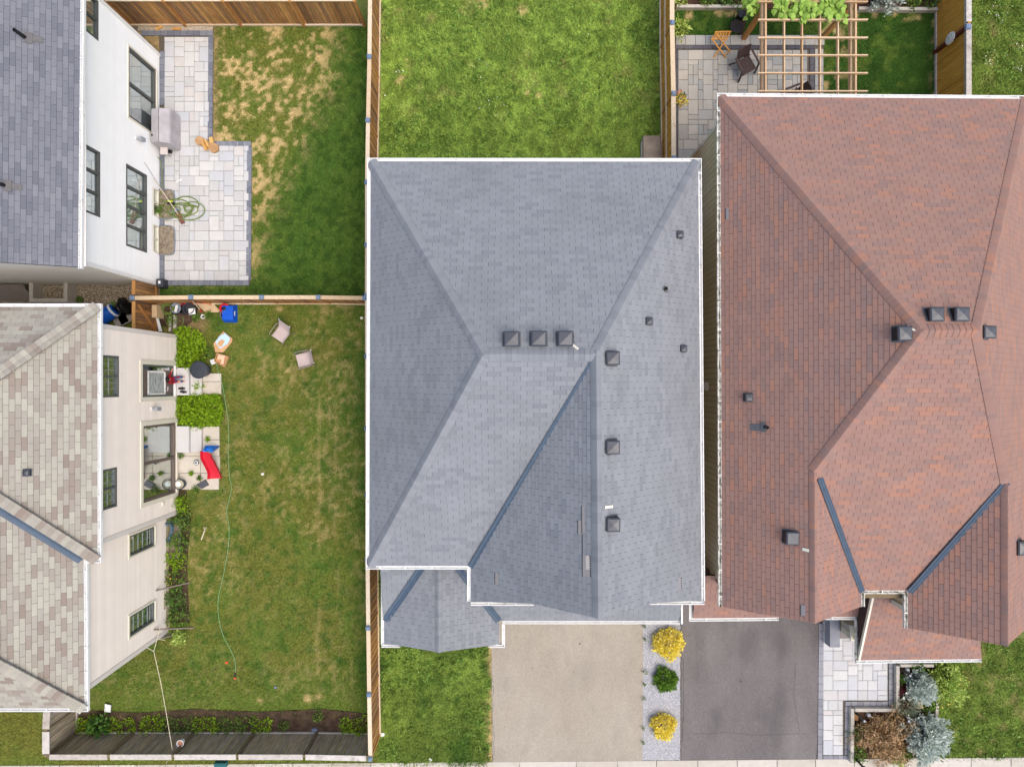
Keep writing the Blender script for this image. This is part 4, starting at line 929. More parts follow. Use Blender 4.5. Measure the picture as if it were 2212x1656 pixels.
win(bh, bx, *HB[0], 2, 1, M_bf, M_curtain, .06, grid=(3, 2)); win(bh, bx, *HB[2], 2, 1, M_bf, M_curtain, .06, grid=(3, 2))
win(bh, bx, *HB[3], 2, 1, M_brf, mat("dim_room", [lin(92, 92, 88), lin(132, 130, 122)], ns=1.5, na=.25, rough=.9), .09, trim=(.16, M_cream), name="sliding_door")
dr = win(bh, bx, *HB[1], 1, 1, M_bf, M_darkroom, .07, trim=(.16, M_cream), name="door")
for (y, z, a, b) in ((.0, 2.32, .9, .07), (.0, 1.08, .9, .07)): MB().box((bx - .012, y + .02, z), (.05, a, b)).build("screen_frame", M_trim, dr)
for y in (-.40, .44): MB().box((bx - .012, y, 1.7), (.05, .07, 1.24)).build("screen_frame", M_trim, dr)
MB().box((bx - .02, .02, 1.7), (.02, .8, 1.2)).build("louvre_panel", mat("striped_blind", [lin(130, 136, 130), lin(196, 200, 196)], ns=10, na=.1, nscale=(1, 1, 3), rough=.8), dr)
MB().box((bx - .02, .02, 2.5), (.03, .98, .3)).build("kick_panel", M_brf, dr); MB().box((bx - .02, .02, .75), (.03, .98, .55)).build("kick_panel", M_brf, dr)
MB().tube([(bx + .02, -.28, 1.0), (bx + .07, -.28, 1.0), (bx + .07, -.12, 1.0)], .012).build("handle", M_trim, dr)
MB().box((bx + .05, .1, .44), (.12, 1.2, .05)).build("sill", M_trim, dr)
for hq in HB2[:2]: win(bh, bx2, *hq, 1, 1, M_bf, M_curtain, .06, grid=(2, 5), trim=(.07, M_cream))
win(bh, bx2, *HB2[2], 2, 1, M_cream, M_greyroom, .05, name="basement_window")
wall_lamp(bh, bx, -.95, 2.1, M_alu); MB().box((bx + .04, -4.62, 1.3), (.06, .12, .14)).build("outlet_box", M_cream, bh)
k = vent(bh, pT.hit(60, 1020), .2, .1, pT.n)
# ------------------------------------------------------------------ fences
M_board = mat("cedar_board", [lin(128, 92, 60), lin(172, 122, 70), lin(200, 150, 88), lin(146, 110, 78), lin(190, 136, 74), lin(134, 104, 80)], src='object', ns=5, na=.32, nscale=(5, 5, .5), rough=.85, stain=(lin(104, 86, 70), 3, .5, .7, .5))
M_boardold = mat("grey_old_board", [lin(156, 143, 123), lin(174, 158, 134), lin(164, 153, 138), lin(144, 132, 114)], src='object', ns=5, na=.3, nscale=(5, 5, .5), rough=.9, stain=(lin(92, 82, 66), 3, .45, .7, .45))
M_boardst = mat("stained_board", [lin(200, 142, 58), lin(212, 154, 68), lin(190, 134, 54)], src='object', ns=5, na=.18, nscale=(4, 4, .5), rough=.75)
M_rail = mat("new_rail", [lin(206, 184, 150), lin(220, 204, 176), lin(196, 168, 130)], src='object', ns=7, na=.1, nscale=(2, 2, 2), rough=.85, stain=(lin(150, 122, 88), 4, .6, .75, .5))
M_railold = mat("weathered_rail", [lin(176, 168, 156), lin(196, 190, 180)], src='object', ns=7, na=.16, rough=.9, stain=(lin(120, 110, 98), 3, .55, .75, .6))
M_post = mat("fence_post", [lin(174, 124, 68), lin(190, 142, 84)], src='object', ns=6, na=.18, nscale=(3, 3, .6), rough=.85)
M_postold = mat("old_post", [lin(110, 98, 76), lin(128, 112, 88)], src='object', ns=6, na=.2, nscale=(3, 3, .6), rough=.9)
M_cap = mat("post_cap", [lin(108, 128, 152), lin(120, 136, 156)], src='object', ns=8, na=.1, rough=.5)
def fence(name, label, posts, h, face, bm, rm, pm, cm, bw=.14, capw=.15, rails=(.08,), mid=None, board_side=None, postside=0, cap=True, caphang=0):
    """posts: ground points in order; face: unit vector of the side the boards are nailed on; rails: heights of rails on the face side"""
    posts = [Vector((p[0], p[1], 0)) for p in posts]; f = thing(name, label, "fence", posts[len(posts) // 2]); fv = Vector(face)
    bme = MB().box((0, 0, (h - .06) / 2 + .02), (bw - .016, .022, h - .1)).mesh("board", bm)
    for i, p in enumerate(posts):
        MB().box(p + Vector((fv.x * postside, fv.y * postside, h / 2 + .02)), (.1, .1, h + .04)).build("post", pm, f)
        if cm:
            k = MB(); c = p + Vector((fv.x * postside * .4, fv.y * postside * .4, h + .1)); k.box(c - Vector((0, 0, .035)), (.17, .17, .05)); k.box(c + Vector((0, 0, .012)), (.16, .16, .045), taper=.55); k.build("post_cap", cm, f)
    for i in range(len(posts) - 1):
        a, b = posts[i], posts[i + 1]; d = b - a; L = d.length; d.normalize(); rz = math.atan2(d.y, d.x); n = max(1, round(L / bw)); s_ = L / n
        for j in range(n):
            o = bpy.data.objects.new("board", bme); off = fv * (.012 * (j % 2) + rnd.uniform(-.003, .003))
            link(o, f, Matrix.Translation(a + d * (s_ * (j + .5)) + off) @ Matrix.Rotation(rz + rnd.uniform(-.012, .012), 4, 'Z') @ Matrix.Diagonal((s_ / bw, 1, 1, 1)))
        for zr in rails:
            q = fv * .05; MB().bar(a + q + Vector((0, 0, zr)), b + q + Vector((0, 0, zr)), .05, .1).build("rail", rm, f)
        if cap: MB().bar(a + d * .05 + Vector((0, 0, h + .0)), b - d * .05 + Vector((0, 0, h + .0)), capw, .04).build("cap_board", rm, f)
    return f
# F2: long fence between the left yards and the middle house; posts read off their caps
HF = 1.78
pv = [-60, 121.5, 259, 393, 528.7, 637.6, 769, 924.7, 1068.7, 1207.7, 1356.6, 1500.6, 1639.6]
pu = [799, 797, 794, 792, 792, 791.5, 792, 792, 792.5, 793, 794.5, 796.5, 799]
fence("board_fence", "long cedar board fence with blue grey post caps beside the grey roofed house", [P(u, v, HF + .1) for u, v in zip(pu, pv)], HF, (1, 0, 0), M_board, M_rail, M_post, M_cap, rails=(.07,))
# F1: rear fence of the upper left yard
y1_ = GY(54.0)
fence("board_fence", "tall cedar board fence behind the pale patio with posts facing the yard", [(GX(u), y1_ - .0) for u in (283, 402, 522, 660 - 2, 788)], 1.86, (0, -1, 0), M_board, M_rail, M_post, None, rails=(.08,), postside=.06)
# F3: fence between the two left yards
yb = 3.24
fence("board_fence", "cedar board fence dividing the two left yards", [P(284, 643, HF + .1)] + [P(u, 641.5, HF + .1) for u in (411, 564, 687)] + [(-5.55, yb - .02)], HF, (0, -1, 0), M_board, M_rail, M_post, M_cap, rails=(.06,))
# gates in the passage
def gate(label, x, ya, yb_, h):
    g_ = thing("wooden_gate", label, "gate", (x, (ya + yb_) / 2, 0)); n = max(1, round(abs(yb_ - ya) / .14)); s_ = (yb_ - ya) / n
    me = MB().box((0, 0, h / 2), (.022, abs(s_) - .014, h - .06)).mesh("board", M_board)
    for j in range(n): link(bpy.data.objects.new("board", me), g_, Matrix.Translation((x + rnd.uniform(-.004, .004), ya + s_ * (j + .5), .03)))
    MB().box((x, (ya + yb_) / 2, h + .03), (.12, abs(yb_ - ya), .05)).build("top_rail", M_post, g_); MB().box((x + .035, (ya + yb_) / 2, .14), (.05, abs(yb_ - ya) - .02, .1)).build("bottom_rail", M_post, g_)
    return g_
ga = gate("narrow cedar fence panel between white house corner and dividing fence", -14.3, 3.9, 3.36, 1.72)
gb_ = gate("cedar gate with diagonal brace beside the beige house", -14.3, 3.1, 2.0, 1.72)
MB().bar((-14.26, 3.0, 1.5), (-14.26, 2.1, .2), .05, .09, up=(1, 0, 0)).build("brace", M_post, gb_); MB().tube([(-14.26, 2.9, 1.0), (-14.2, 2.9, 1.0), (-14.2, 2.9, .85)], .012).build("latch", M_black, gb_)
# F4/F5: old grey fence along the street
y4 = -14.08
fence("board_fence", "old grey weathered board fence along the pavement", [(-17.5, y4)] + [(P(u, 1582).x, y4) for u in (291, 421, 551)] + [(GX(686), y4), (-5.45, y4 - .05)], 1.8, (0, 1, 0), M_boardold, M_railold, M_postold, None, rails=(.06,), postside=.06, capw=.2)
fence("board_fence", "short weathered fence return at the corner of the beige house", [(-17.55, y4 + .1), (-17.55, -13.05), (-17.5, -12.0)], 1.85, (1, 0, 0), M_boardold, M_railold, M_postold, None, rails=(.06,), capw=.26)
# F6: fence right of the middle lawn
fence("board_fence", "cedar fence with mid rail between open lawn and stone patio", [P(u, v, 2.05) for u, v in ((1453, -70), (1453, 47.6), (1456, 201), (1456.5, 341), (1457, 470))], 1.95, (-1, 0, 0), M_boardst, M_rail, M_post, M_cap, rails=(.07, .95), capw=.17)
# F7: stained fence at the upper right
f7 = fence("board_fence", "orange stained board fence at the far side of the pergola garden", [(17.1, 16.6), (17.1, GY(106)), (17.1, 10.0), (17.1, 8.0)], 2.0, (-1, 0, 0), M_boardst, M_railold, M_post, None, rails=(.05, 1.9), capw=.2)
pr = thing("fence_post", "dark red fence post with blue grey cap and white rosette", "post", (17.0, GY(114), 0))
k = MB().box((17.0, GY(115), 1.03), (.1, .11, 2.06)).build("shaft", mat("dark_red_paint", [lin(104, 46, 32)], ns=6, na=.15, rough=.6), pr)
k = MB(); k.box((17.02, GY(115), 2.1), (.22, .2, .08), taper=.8); k.build("cap", M_cap, pr)
k = MB(); c = Vector((16.9, GY(115) - .02, 1.25))
for ring, (n, r, s_) in enumerate(((12, .2, .09), (9, .13, .08), (6, .06, .06))):
    for i in range(n):
        a = 2 * math.pi * i / n + ring * .3; p = c + Vector((-.02 - .02 * ring, math.cos(a) * r * .8, math.sin(a) * r * 1.15)); k.box(p, (.03, s_ * 1.05, s_), 0, Matrix.Rotation(a, 3, 'X'))
k.build("rosette", mat("white_paint", [lin(224, 222, 216)], ns=6, na=.08), pr)

# ------------------------------------------------------------------ pergola
PZ = 2.55
pg = thing("pergola", "unpainted timber pergola with open lattice top over the patio", "pergola", (11, 12.2, 0))
M_perg = mat("pale_timber", [lin(204, 170, 132), lin(220, 192, 156), lin(196, 160, 120)], src='object', ns=6, na=.12, nscale=(2, 2, 2), rough=.8)
for v in (5, 44, 82.6, 120.5, 159, 198, -33): y = GY(v, PZ + .12); MB().box((GX(1752, PZ), y, PZ + .13), (4.0, .045, .1)).build("slat", M_perg, pg)
for u, w_ in ((1653, .06), (1693, .045), (1731.6, .045), (1770.5, .045), (1809, .045), (1847, .06)): MB().box((GX(u, PZ), 12.3, PZ), (w_, 4.9, .15)).build("rafter", M_perg, pg)
for u in (1651, 1844): MB().box((GX(u, PZ) - .03, 12.35, PZ - .2), (.07, 4.5, .2)).build("beam", M_perg, pg)
for (u, v) in ((1606, 84), (1779, 79)): p = P(u, v); MB().box((p.x, p.y, 1.16), (.16, .16, 2.32)).build("post", M_post, pg); MB().bar((p.x, p.y - .06, 1.75), (p.x + (.0), p.y - .62, 2.33), .07, .09).build("brace", M_post, pg)
for (u, v) in ((1606, 262), (1779, 262)): p = P(u, v); MB().box((p.x, p.y, 1.16), (.16, .16, 2.32)).build("post", M_post, pg)

# ------------------------------------------------------------------ garden walls and beds
M_wallst = mat("retaining_stone", [lin(186, 178, 162), lin(204, 197, 182), lin(196, 190, 178)], src='object', ns=5, na=.08, rough=.9)
def kerb_wall(label, a, b, w, h, n):
    t = thing("garden_wall", label, "garden wall", (a + b) / 2); d = (b - a); L = d.length / n; rz = math.atan2(d.y, d.x); me = MB().box((0, 0, h / 2), (L - .006, w, h)).mesh("stone_block", M_wallst)
    for i in range(n): o = bpy.data.objects.new("stone_block", me); link(o, t, Matrix.Translation(a + d * ((i + .5) / n)) @ Matrix.Rotation(rz + rnd.uniform(-.01, .01), 4, 'Z'))
kerb_wall("low pale stone wall at the back of the pergola garden, left part", P(1459, 19.5), P(1640, 20.5), .12, .22, 9); kerb_wall("low pale stone wall beside the blue spruce under the fence", P(1850, 24), P(2020, 26), .12, .22, 8)
kerb_wall("low stone wall between pavers and the upper front bed", P(1932.5, 1432), P(1932.5, 1524), .13, .25, 5); kerb_wall("low stone wall along the porch side of the front bed", P(1938, 1432), P(2010, 1432), .11, .24, 4)
kerb_wall("low stone wall stepping between the two front beds", P(1841, 1527), P(1936, 1527), .13, .25, 5); kerb_wall("low stone wall beside the walkway of the brown bush bed", P(1835.5, 1524), P(1834.5, 1640), .13, .25, 6)
kerb_wall("low stone wall of the front bed facing the pavement", P(1935, 1634), P(2017, 1634), .12, .2, 4); kerb_wall("short low stone wall beside the rose bush lawn", P(2019, 1511), P(2017, 1548), .12, .2, 2)
M_mulch = mat("mulch_bed", [lin(52, 36, 28), lin(86, 58, 44)], ns=14, na=.35, rough=.95, bump=.7, bs=30)
def bed(pts, name="planting_bed", m=None): k = MB().prism([tuple(P(u, v))[:2] for u, v in pts], -.06, .035); st(k.build(name, m or M_mulch))
bed([(1936, 1435), (2018, 1435), (2018, 1636), (1840, 1634), (1839, 1530), (1936, 1529)]); bed([(1459, -40), (2020, -40), (2020, 23), (1459, 18)])
bed([(372, 1060), (402, 1056), (412, 1120), (404, 1220), (410, 1345), (370, 1345), (365, 1200)], m=M_soil); bed([(170, 1532), (300, 1538), (420, 1530), (560, 1536), (700, 1530), (792, 1540), (792, 1583), (170, 1581)], m=M_soil)
bed([(346, 660), (384, 656), (430, 660), (420, 690), (398, 708), (370, 712), (346, 700)], m=M_soil); bed([(1594, 24), (1612, 22), (1610, 52), (1604, 76), (1596, 78), (1590, 52)])
K = 5000; px = np.r_[NPR.uniform(GX(1840), GX(2016), K), NPR.uniform(GX(1460), GX(2018), K // 2)]; py = np.r_[NPR.uniform(GY(1633), GY(1436), K), NPR.uniform(GY(22), GY(-20), K // 2)]
uu, vv = uv(px, py); ok = ~((uu < 1938) & (vv > 1400) & (vv < 1530))
tag(pebbles("mulch", px[ok], py[ok], NPR.uniform(.012, .03, K + K // 2)[ok], mat("bark_chip", [lin(48, 32, 24), lin(100, 68, 52), lin(72, 50, 40)], src='tone', na=0), z=.036), "dark bark mulch in the planting beds", "mulch")
# ------------------------------------------------------------------ yard objects, upper left
def ang(p, q): d = Vector(q) - Vector(p); return math.atan2(d.y, d.x)
M_cover = mat("grey_bbq_cover", [lin(168, 163, 164), lin(182, 178, 179)], ns=4, na=.12, rough=.7, bump=.2, bs=12)
p = P(362, 268); bq = thing("covered_grill", "barbecue under a fitted grey cover on the patio", "grill", (p.x - .35, p.y, 0))
c0 = Vector((-13.72, 10.05, 0))
k = MB(); w_, d_, h_ = .36, .68, .98
prof = [(-w_, .02), (w_ + .03, .02), (w_, .82), (w_ * .86, .9), (.02, 1.02), (-.02, 1.02), (-w_, .92)]
n = len(prof); k.v = [(c0.x + x, c0.y - d_ * (.97 if z > .9 else 1), z) for x, z in prof] + [(c0.x + x, c0.y + d_ * (.97 if z > .9 else 1), z) for x, z in prof]
for i in range(n): j = (i + 1) % n; k.face((i, j, n + j, n + i))
k.face(tuple(range(n))[::-1]); k.face(tuple(range(n, 2 * n))); k.build("fabric_cover", M_cover, bq, bevel=.03)
MB().tube([(c0.x - .01, c0.y - .66, 1.02), (c0.x - .01, c0.y + .66, 1.02)], .012, 6).build("seam", mat("cover_seam", [lin(110, 106, 108)], na=0), bq); MB().lathe([(.035, 0), (.035, .02)], (c0.x - .3, c0.y - .38, .95), 10).build("buckle", M_black, bq)
MB().tube([(c0.x - .15, c0.y - .72, .1), (c0.x + .05, c0.y - .76, .1)], .07, 10).build("wheel", M_black, bq)
# firewood and bark slab
M_wood = mat("split_wood", [lin(206, 158, 88), lin(222, 178, 110), lin(190, 138, 74)], src='object', ns=6, na=.15, rough=.85); M_log = mat("log_slab", [lin(170, 132, 92), lin(186, 150, 108)], ns=5, na=.18, rough=.9)
p0 = G(0, 0, 1735, 1225); p1 = G(0, 0, 1855, 1285)
sl0 = thing("log_slab", "flat figure eight shaped wooden log slab on the patio edge", "log", (p0 + p1) / 2); k = MB()
for (c, r) in ((p0, .17), (p1, .19)): k.prism([(c.x + r * math.cos(a * .4) * (1 + .12 * math.sin(a)), c.y + r * math.sin(a * .4)) for a in range(16)], .05, .16)
k.bar(p0 + Vector((0, 0, .09)), p1 + Vector((0, 0, .09)), .26, .08); k.build("slab", M_log, sl0)
def wood(label, c, l, w, rz, z): t = MB(); t.box((0, 0, 0), (l, w, .07), taper=.9); o = t.build("firewood_block", M_wood, bevel=.01); m = Matrix.Translation((c.x, c.y, z)) @ Matrix.Rotation(rz, 4, 'Z'); o.matrix_basis = m; WM[o.name] = m; tag(o, label, "firewood", "split wood blocks on the patio")
wood("thicker orange split wood block lying across the log slab", G(0, 0, 1780, 1270), .42, .13, -1.1, .2); wood("thinner orange split wood block lying across the log slab", G(0, 0, 1803, 1250), .33, .1, -1.15, .21); wood("short orange wood block beside the log slab", G(0, 0, 1832, 1218), .27, .16, -1.35, .1)
for (x, y, l, rz, lb) in ((1345, 222, .42, .0, "long orange timber offcut against the rear fence"), (1377, 248, .33, .5, "tilted orange timber offcut on the tan gravel"), (1528, 256, .36, 0, "orange timber offcut lying alone on the tan gravel")): wood(lb, G(0, 0, x, y), l, .11, rz, .05)
# coiled garden hose
M_hose = mat("green_hose", [lin(98, 120, 52), lin(122, 142, 70)], ns=20, na=.15, rough=.5)
def curve_pts(f, n): return [f(i / (n - 1)) for i in range(n)]
hc = G(0, 1, 1590, 150); hp = []
for i in range(150):
    t = i / 149; a = t * 7.2 * 2 * math.pi; r = .34 + .2 * math.sin(a * .37 + 1) + .08 * math.sin(a * .9); cx = .30 * math.sin(t * 9); hp.append((hc.x + cx + r * math.cos(a) * 1.15, hc.y + .06 * math.cos(t * 13) + r * math.sin(a) * .72, .065 + .02 * (i // 21)))
lp = [(hc.x - .3, hc.y - .3, .07), (hc.x - .7, hc.y - .42, .07), (hc.x - .95, hc.y - .15, .08), (hc.x - .88, hc.y + .15, .1), (hc.x - .55, hc.y + .0, .1)]
hz = thing("garden_hose", "tangled green garden hose coiled on the pale patio", "hose", (hc.x, hc.y, .05)); MB().tube(hp, .022, 6).build("coil", M_hose, hz, smooth=True)
def smooth_path(pts, n=8):
    pts = [Vector(p) for p in pts]; q = [pts[0]] + pts + [pts[-1]]; out = []
    for i in range(1, len(q) - 2):
        for j in range(n):
            t = j / n; a, b, c, d = q[i - 1], q[i], q[i + 1], q[i + 2]; out.append(.5 * ((2 * b) + (-a + c) * t + (2 * a - 5 * b + 4 * c - d) * t * t + (-a + 3 * b - 3 * c + d) * t ** 3))
    return out + [pts[-1]]
MB().tube(smooth_path(lp), .022, 6).build("loop", M_hose, hz, smooth=True)
MB().tube(smooth_path([hp[0], (hc.x - .9, hc.y + .35, .08), (hc.x - .86, hc.y + .8, .08), (hc.x - .86, hc.y + 1.5, .09), (hc.x - .95, hc.y + 2.0, .12), (hc.x - 1.2, hc.y + 2.1, .5)]), .016, 6).build("supply_line", M_hose, hz, smooth=True)
q = G(0, 1, 1510, 168, .1); MB().bar(q + Vector((-.16, -.06, 0)), q + Vector((.14, .07, .03)), .09, .07).build("nozzle", mat("blue_grey_plastic", [lin(110, 124, 140)], na=.1, ns=8), hz)
# window wells
M_gal = mat("galvanised_steel", [lin(120, 128, 138)], rough=.45, ns=6, na=.12, spec=.6)
def well(label, y0, y1, x0=-14.2, dep=.62, m=None, fill=None):
    pts = [(x0, y0, .06), (x0 + dep * .75, y0, .06), (x0 + dep, y0 + .18, .06), (x0 + dep, y1 - .18, .06), (x0 + dep * .75, y1, .06), (x0, y1, .06)]
    t = thing("window_well", label, "window well", (x0 + .3, (y0 + y1) / 2, 0)); k = MB(); pp = smooth_path(pts, 5); kk = []
    for i in range(len(pp) - 1): k.bar(pp[i] + Vector((0, 0, -.02)), pp[i + 1] + Vector((0, 0, -.02)), .03, .12)
    k.build("rim", m or M_gal, t); MB().prism([(p[0], p[1]) for p in pts], -.02, .052).build("gravel_fill", fill or mat("well_gravel", [lin(112, 100, 84), lin(158, 146, 126)], ns=30, na=.35, rough=.95), t)
well("steel window well with weeds beside the coiled hose", 6.62, 7.78); well("steel window well near the corner of the white house", 5.17, 6.33)
# broom, shovel, small table, bin, squeegee
def pole_tool(name, label, cat, a, b, r, m, head): t = thing(name, label, cat, (b[0], b[1], 0)); MB().tube([a, b], r, 6).build("handle", m, t); head(t)
M_pole = mat("aluminium_pole", [lin(150, 152, 156)], rough=.4, na=.05); M_woodp = mat("pale_wood_pole", [lin(206, 190, 170)], na=.08, ns=8)
a_b = Vector((-14.05, 8.45, 1.45)); b_b = Vector((-13.74, 7.25, .12))
pole_tool("broom", "broom with yellow green head leaning on the white wall", "broom", a_b, b_b, .013, M_pole, lambda t: (MB().box(b_b + Vector((.06, -.03, -.0)), (.3, .09, .07), -.1).build("bristles", M_black, t), MB().box(b_b + Vector((.04, .04, .05)), (.2, .06, .04), -.1).build("head", mat("lime_plastic", [lin(204, 220, 60)], na=.05), t)))
MB_a = Vector((-14.08, 7.95, .95)); 
pole_tool("spade", "rusty spade with pale wooden handle leaning on the white wall", "spade", Vector((-14.0, 8.0, .9)), Vector((-13.4, 6.8, .15)), .018, M_woodp, lambda t: MB().bar((-13.42, 6.84, .16), (-13.22, 6.42, .07), .2, .02, up=(0, 0, 1), w2=.17).build("blade", mat("rusty_steel", [lin(118, 80, 70)], ns=8, na=.25, rough=.8), t))
q = G(0, 0, 1545, 1560, .06); sq = thing("squeegee", "pale squeegee lying on the patio slabs", "squeegee", q); MB().bar(q + Vector((-.12, -.04, 0)), q + Vector((.12, .05, 0)), .05, .02).build("head", M_blind, sq); MB().bar(q + Vector((0, 0, 0)), q + Vector((-.06, .2, 0)), .02, .02).build("handle", M_blind, sq)
q = G(0, 0, 1412, 1295, .4); cs = thing("side_stand", "small pale metal stand beside the covered grill", "stand", (q.x, q.y, 0)); MB().box((q.x, q.y, .38), (.3, .34, .04)).build("top", mat("pinkish_tray", [lin(206, 196, 190)], na=.08, ns=8), cs, bevel=.01)
for sx in (-1, 1):
    for sy in (-1, 1): MB().bar((q.x + sx * .12, q.y + sy * .14, .045), (q.x + sx * .12, q.y + sy * .14, .36), .025, .025).build("leg", M_alu, cs)
q = G(0, 1, 1378, 790, .4); ub = thing("utility_box", "dark grey utility box at the patio corner with white sticker", "utility box", (q.x, q.y, 0)); MB().box((q.x - .0, q.y + .02, .22), (.3, .36, .43), taper=.94).build("case", mat("charcoal_box", [lin(62, 64, 70)], rough=.6, ns=6, na=.08), ub, bevel=.03); MB().box((q.x, q.y + .05, .438), (.09, .11, .006)).build("sticker", M_blind, ub)
# precast window well, leaning boards in the side passage
M_pre = mat("precast_concrete", [lin(172, 164, 150)], ns=5, na=.08, rough=.9)
y0 = 3.95; pw_ = thing("precast_well", "U shaped concrete window well against the mossy wall", "window well", (-18.4, 3.5, 0)); 
MB().box((-18.98, 3.68, .3), (.16, .66, .62)).build("side", M_pre, pw_, bevel=.015); MB().box((-17.62, 3.68, .3), (.16, .66, .62)).build("side", M_pre, pw_, bevel=.015); MB().box((-18.30, 3.28, .3), (1.52, .16, .6)).build("front", M_pre, pw_, bevel=.015)
for (x0, x1, lb, tn) in ((-19.2, -20.7, "dark board leaning on the mossy wall beside concrete well", lin(128, 116, 104)), (-20.8, -22.2, "pale board leaning on the mossy wall at the picture edge of the passage", lin(176, 168, 160))):
    o = MB().poly([(x0, 3.3, .05), (x1, 3.3, .05), (x1, 3.85, .75), (x0, 3.85, .75)]).poly([(x0, 3.34, .05), (x1, 3.34, .05), (x1, 3.89, .75), (x0, 3.89, .75)][::-1]).build("leaning_board", mat("board_" + lb[:4], [tn], ns=4, na=.1)); tag(o, lb.replace(" at the picture edge of the passage", ", farther from the gate"), "board")
# barrel, garbage bag, slabs by the passage
q = G(0, 1, 945, 1075); bl = thing("barrel", "blue plastic barrel lying in the side passage", "barrel", q)
rot = Matrix.Rotation(math.radians(90), 3, 'Y') ; rot = Matrix.Rotation(math.radians(215), 3, 'Z') @ rot
MB().lathe([(.25, -.45), (.29, -.38), (.29, .38), (.26, .44)], (q.x, q.y, .3), 18, rot).build("body", mat("blue_plastic", [lin(20, 92, 190)], rough=.35, na=.05), bl, smooth=True); MB().lathe([(.295, .36), (.30, .40), (.295, .44)], (q.x, q.y, .3), 18, Matrix.Rotation(math.radians(35), 3, 'Z') @ Matrix.Rotation(math.radians(90), 3, 'Y')).build("rim", M_blind, bl)
def blob(name, label, cat, c, r, h, m, lump=.25, seed=1, n=24):
    rr_ = random.Random(seed); k = MB(); R = 9; ph = [rr_.uniform(0, 6) for _ in range(6)]
    for i in range(R + 1):
        t = i / R * math.pi / 2
        for j in range(n):
            a = 2 * math.pi * j / n; s_ = 1 + lump * (math.sin(3 * a + ph[0] + t * 3) * .4 + math.sin(5 * a + ph[1] - t * 5) * .3 + math.sin(7 * a + t * 9 + ph[2]) * .3)
            k.v.append((c[0] + r * math.cos(t) * s_ * math.cos(a), c[1] + r * math.cos(t) * s_ * math.sin(a), c[2] + h * math.sin(t) * (1 + .15 * math.sin(4 * a + ph[3]))))
    for i in range(R):
        for j in range(n): jj = (j + 1) % n; k.face((i * n + j, i * n + jj, (i + 1) * n + jj, (i + 1) * n + j))
    k.face(tuple(range(n))[::-1]); o = k.build(name, m, smooth=True); tag(o, label, cat); return o
q = G(0, 1, 1085, 1000); blob("garbage_bag", "black garbage bag slumped beside the gate", "bag", (q.x + .0, q.y, .0), .36, .55, mat("black_bag", [lin(18, 18, 20)], rough=.25, na=.1, spec=.6), .35, 4)
for (x, y, lb) in ((1050, 1105, "loose grey paving slab lying by the gate in the passage"), (1095, 1090, "second grey paving slab leaning beside the gate in the passage")): q = G(0, 1, x, y); o = MB().box((q.x, q.y, .06), (.55, .4, .06), .5).build("loose_slab", M_pre); tag(o, lb, "slab")

# ------------------------------------------------------------------ yard objects, lower left
M_bin = mat("charcoal_bucket", [lin(58, 62, 70)], rough=.5, ns=6, na=.1); M_red = mat("red_plastic", [lin(200, 34, 44)], rough=.4, na=.05); M_blue = mat("blue_box", [lin(14, 86, 200)], rough=.4, na=.05)
def bucket(name, label, cat, c, r, h, m, inner=None, tilt=None, extra=None, wall=.02):
    t = thing(name, label, cat, (c[0], c[1], c[2])); k = MB(); k.lathe([(r * .82, 0), (r, h), (r * 1.06, h), (r * 1.06, h + .015), (r - wall, h + .015), (r * .82 - wall, .02)], c, 18, tilt); k.build("body", m, t, smooth=False)
    if inner: o = MB().lathe([(r * .88, h * .55), (.001, h * .56)], c, 16, tilt); o.build("contents", inner, t)
    return t
q = Z(1, 645, 320); tb = thing("storage_tub", "dark square tub holding a clear tray and white card by the fence", "tub", q)
k = MB(); k.box((q.x, q.y, .02), (.46, .42, .03)); [k.box((q.x + sx * .225, q.y, .15), (.02, .44, .28)) for sx in (-1, 1)]; [k.box((q.x, q.y + sy * .21, .15), (.44, .02, .275)) for sy in (-1, 1)]; k.build("tub", M_bin, tb)
MB().lathe([(.16, .12), (.2, .28), (.21, .29), (.19, .29), (.15, .13)], (q.x - .06, q.y, 0), 14).build("clear_tray", mat("cloudy_plastic", [lin(150, 160, 174)], rough=.3, na=.1), tb); MB().box((q.x - .02, q.y - .02, .31), (.1, .28, .02), -.25).build("card", M_blind, tb)
t = bucket("bucket", "round charcoal bucket with white square lid inside by the fence", "bucket", tuple(Z(1, 885, 330))[:2] + (0,), .22, .3, M_bin, M_bin); q = Z(1, 872, 370, .3); MB().box((q.x, q.y, .26), (.27, .25, .03), .1).build("white_lid", M_blind, t, bevel=.02)
a, b = Z(1, 710, 215, .2), Z(1, 1255, 205, .1); rk = thing("snow_shovel", "red plastic shovel lying along the foot of the fence", "shovel", (a + b) / 2); MB().tube([a, (a + b) / 2 + Vector((0, .03, 0)), b], .018, 6).build("handle", M_red, rk); MB().bar(a + Vector((-.1, 0, 0)), a + Vector((.15, 0, 0)), .12, .03).build("blade", M_red, rk); MB().tube(smooth_path([b + Vector((-.14, .04, 0)), b + Vector((.0, .03, 0)), b + Vector((.04, -.05, 0)), b + Vector((-.05, -.04, 0))]), .016, 6).build("grip", M_red, rk)
a, b = Z(1, 870, 130, 1.0), Z(1, 1085, 380, .05); bm_ = thing("hoe", "long handled tool with red tip leaning on the dividing fence", "garden tool", b); MB().tube([a, b], .016, 6).build("handle", M_woodp, bm_); MB().tube([b + (a - b) * .2, b], .028, 6).build("tip", M_red, bm_)
o = MB().prism([tuple(Z(1, x, y))[:2] for x, y in ((970, 200), (1320, 200), (1470, 345), (1460, 395), (1180, 395))], .06, .085).build("cardboard_sheet", mat("flat_cardboard", [lin(200, 176, 138)], ns=5, na=.06)); tag(o, "flat tan cardboard sheet leaning at the fence foot", "cardboard")
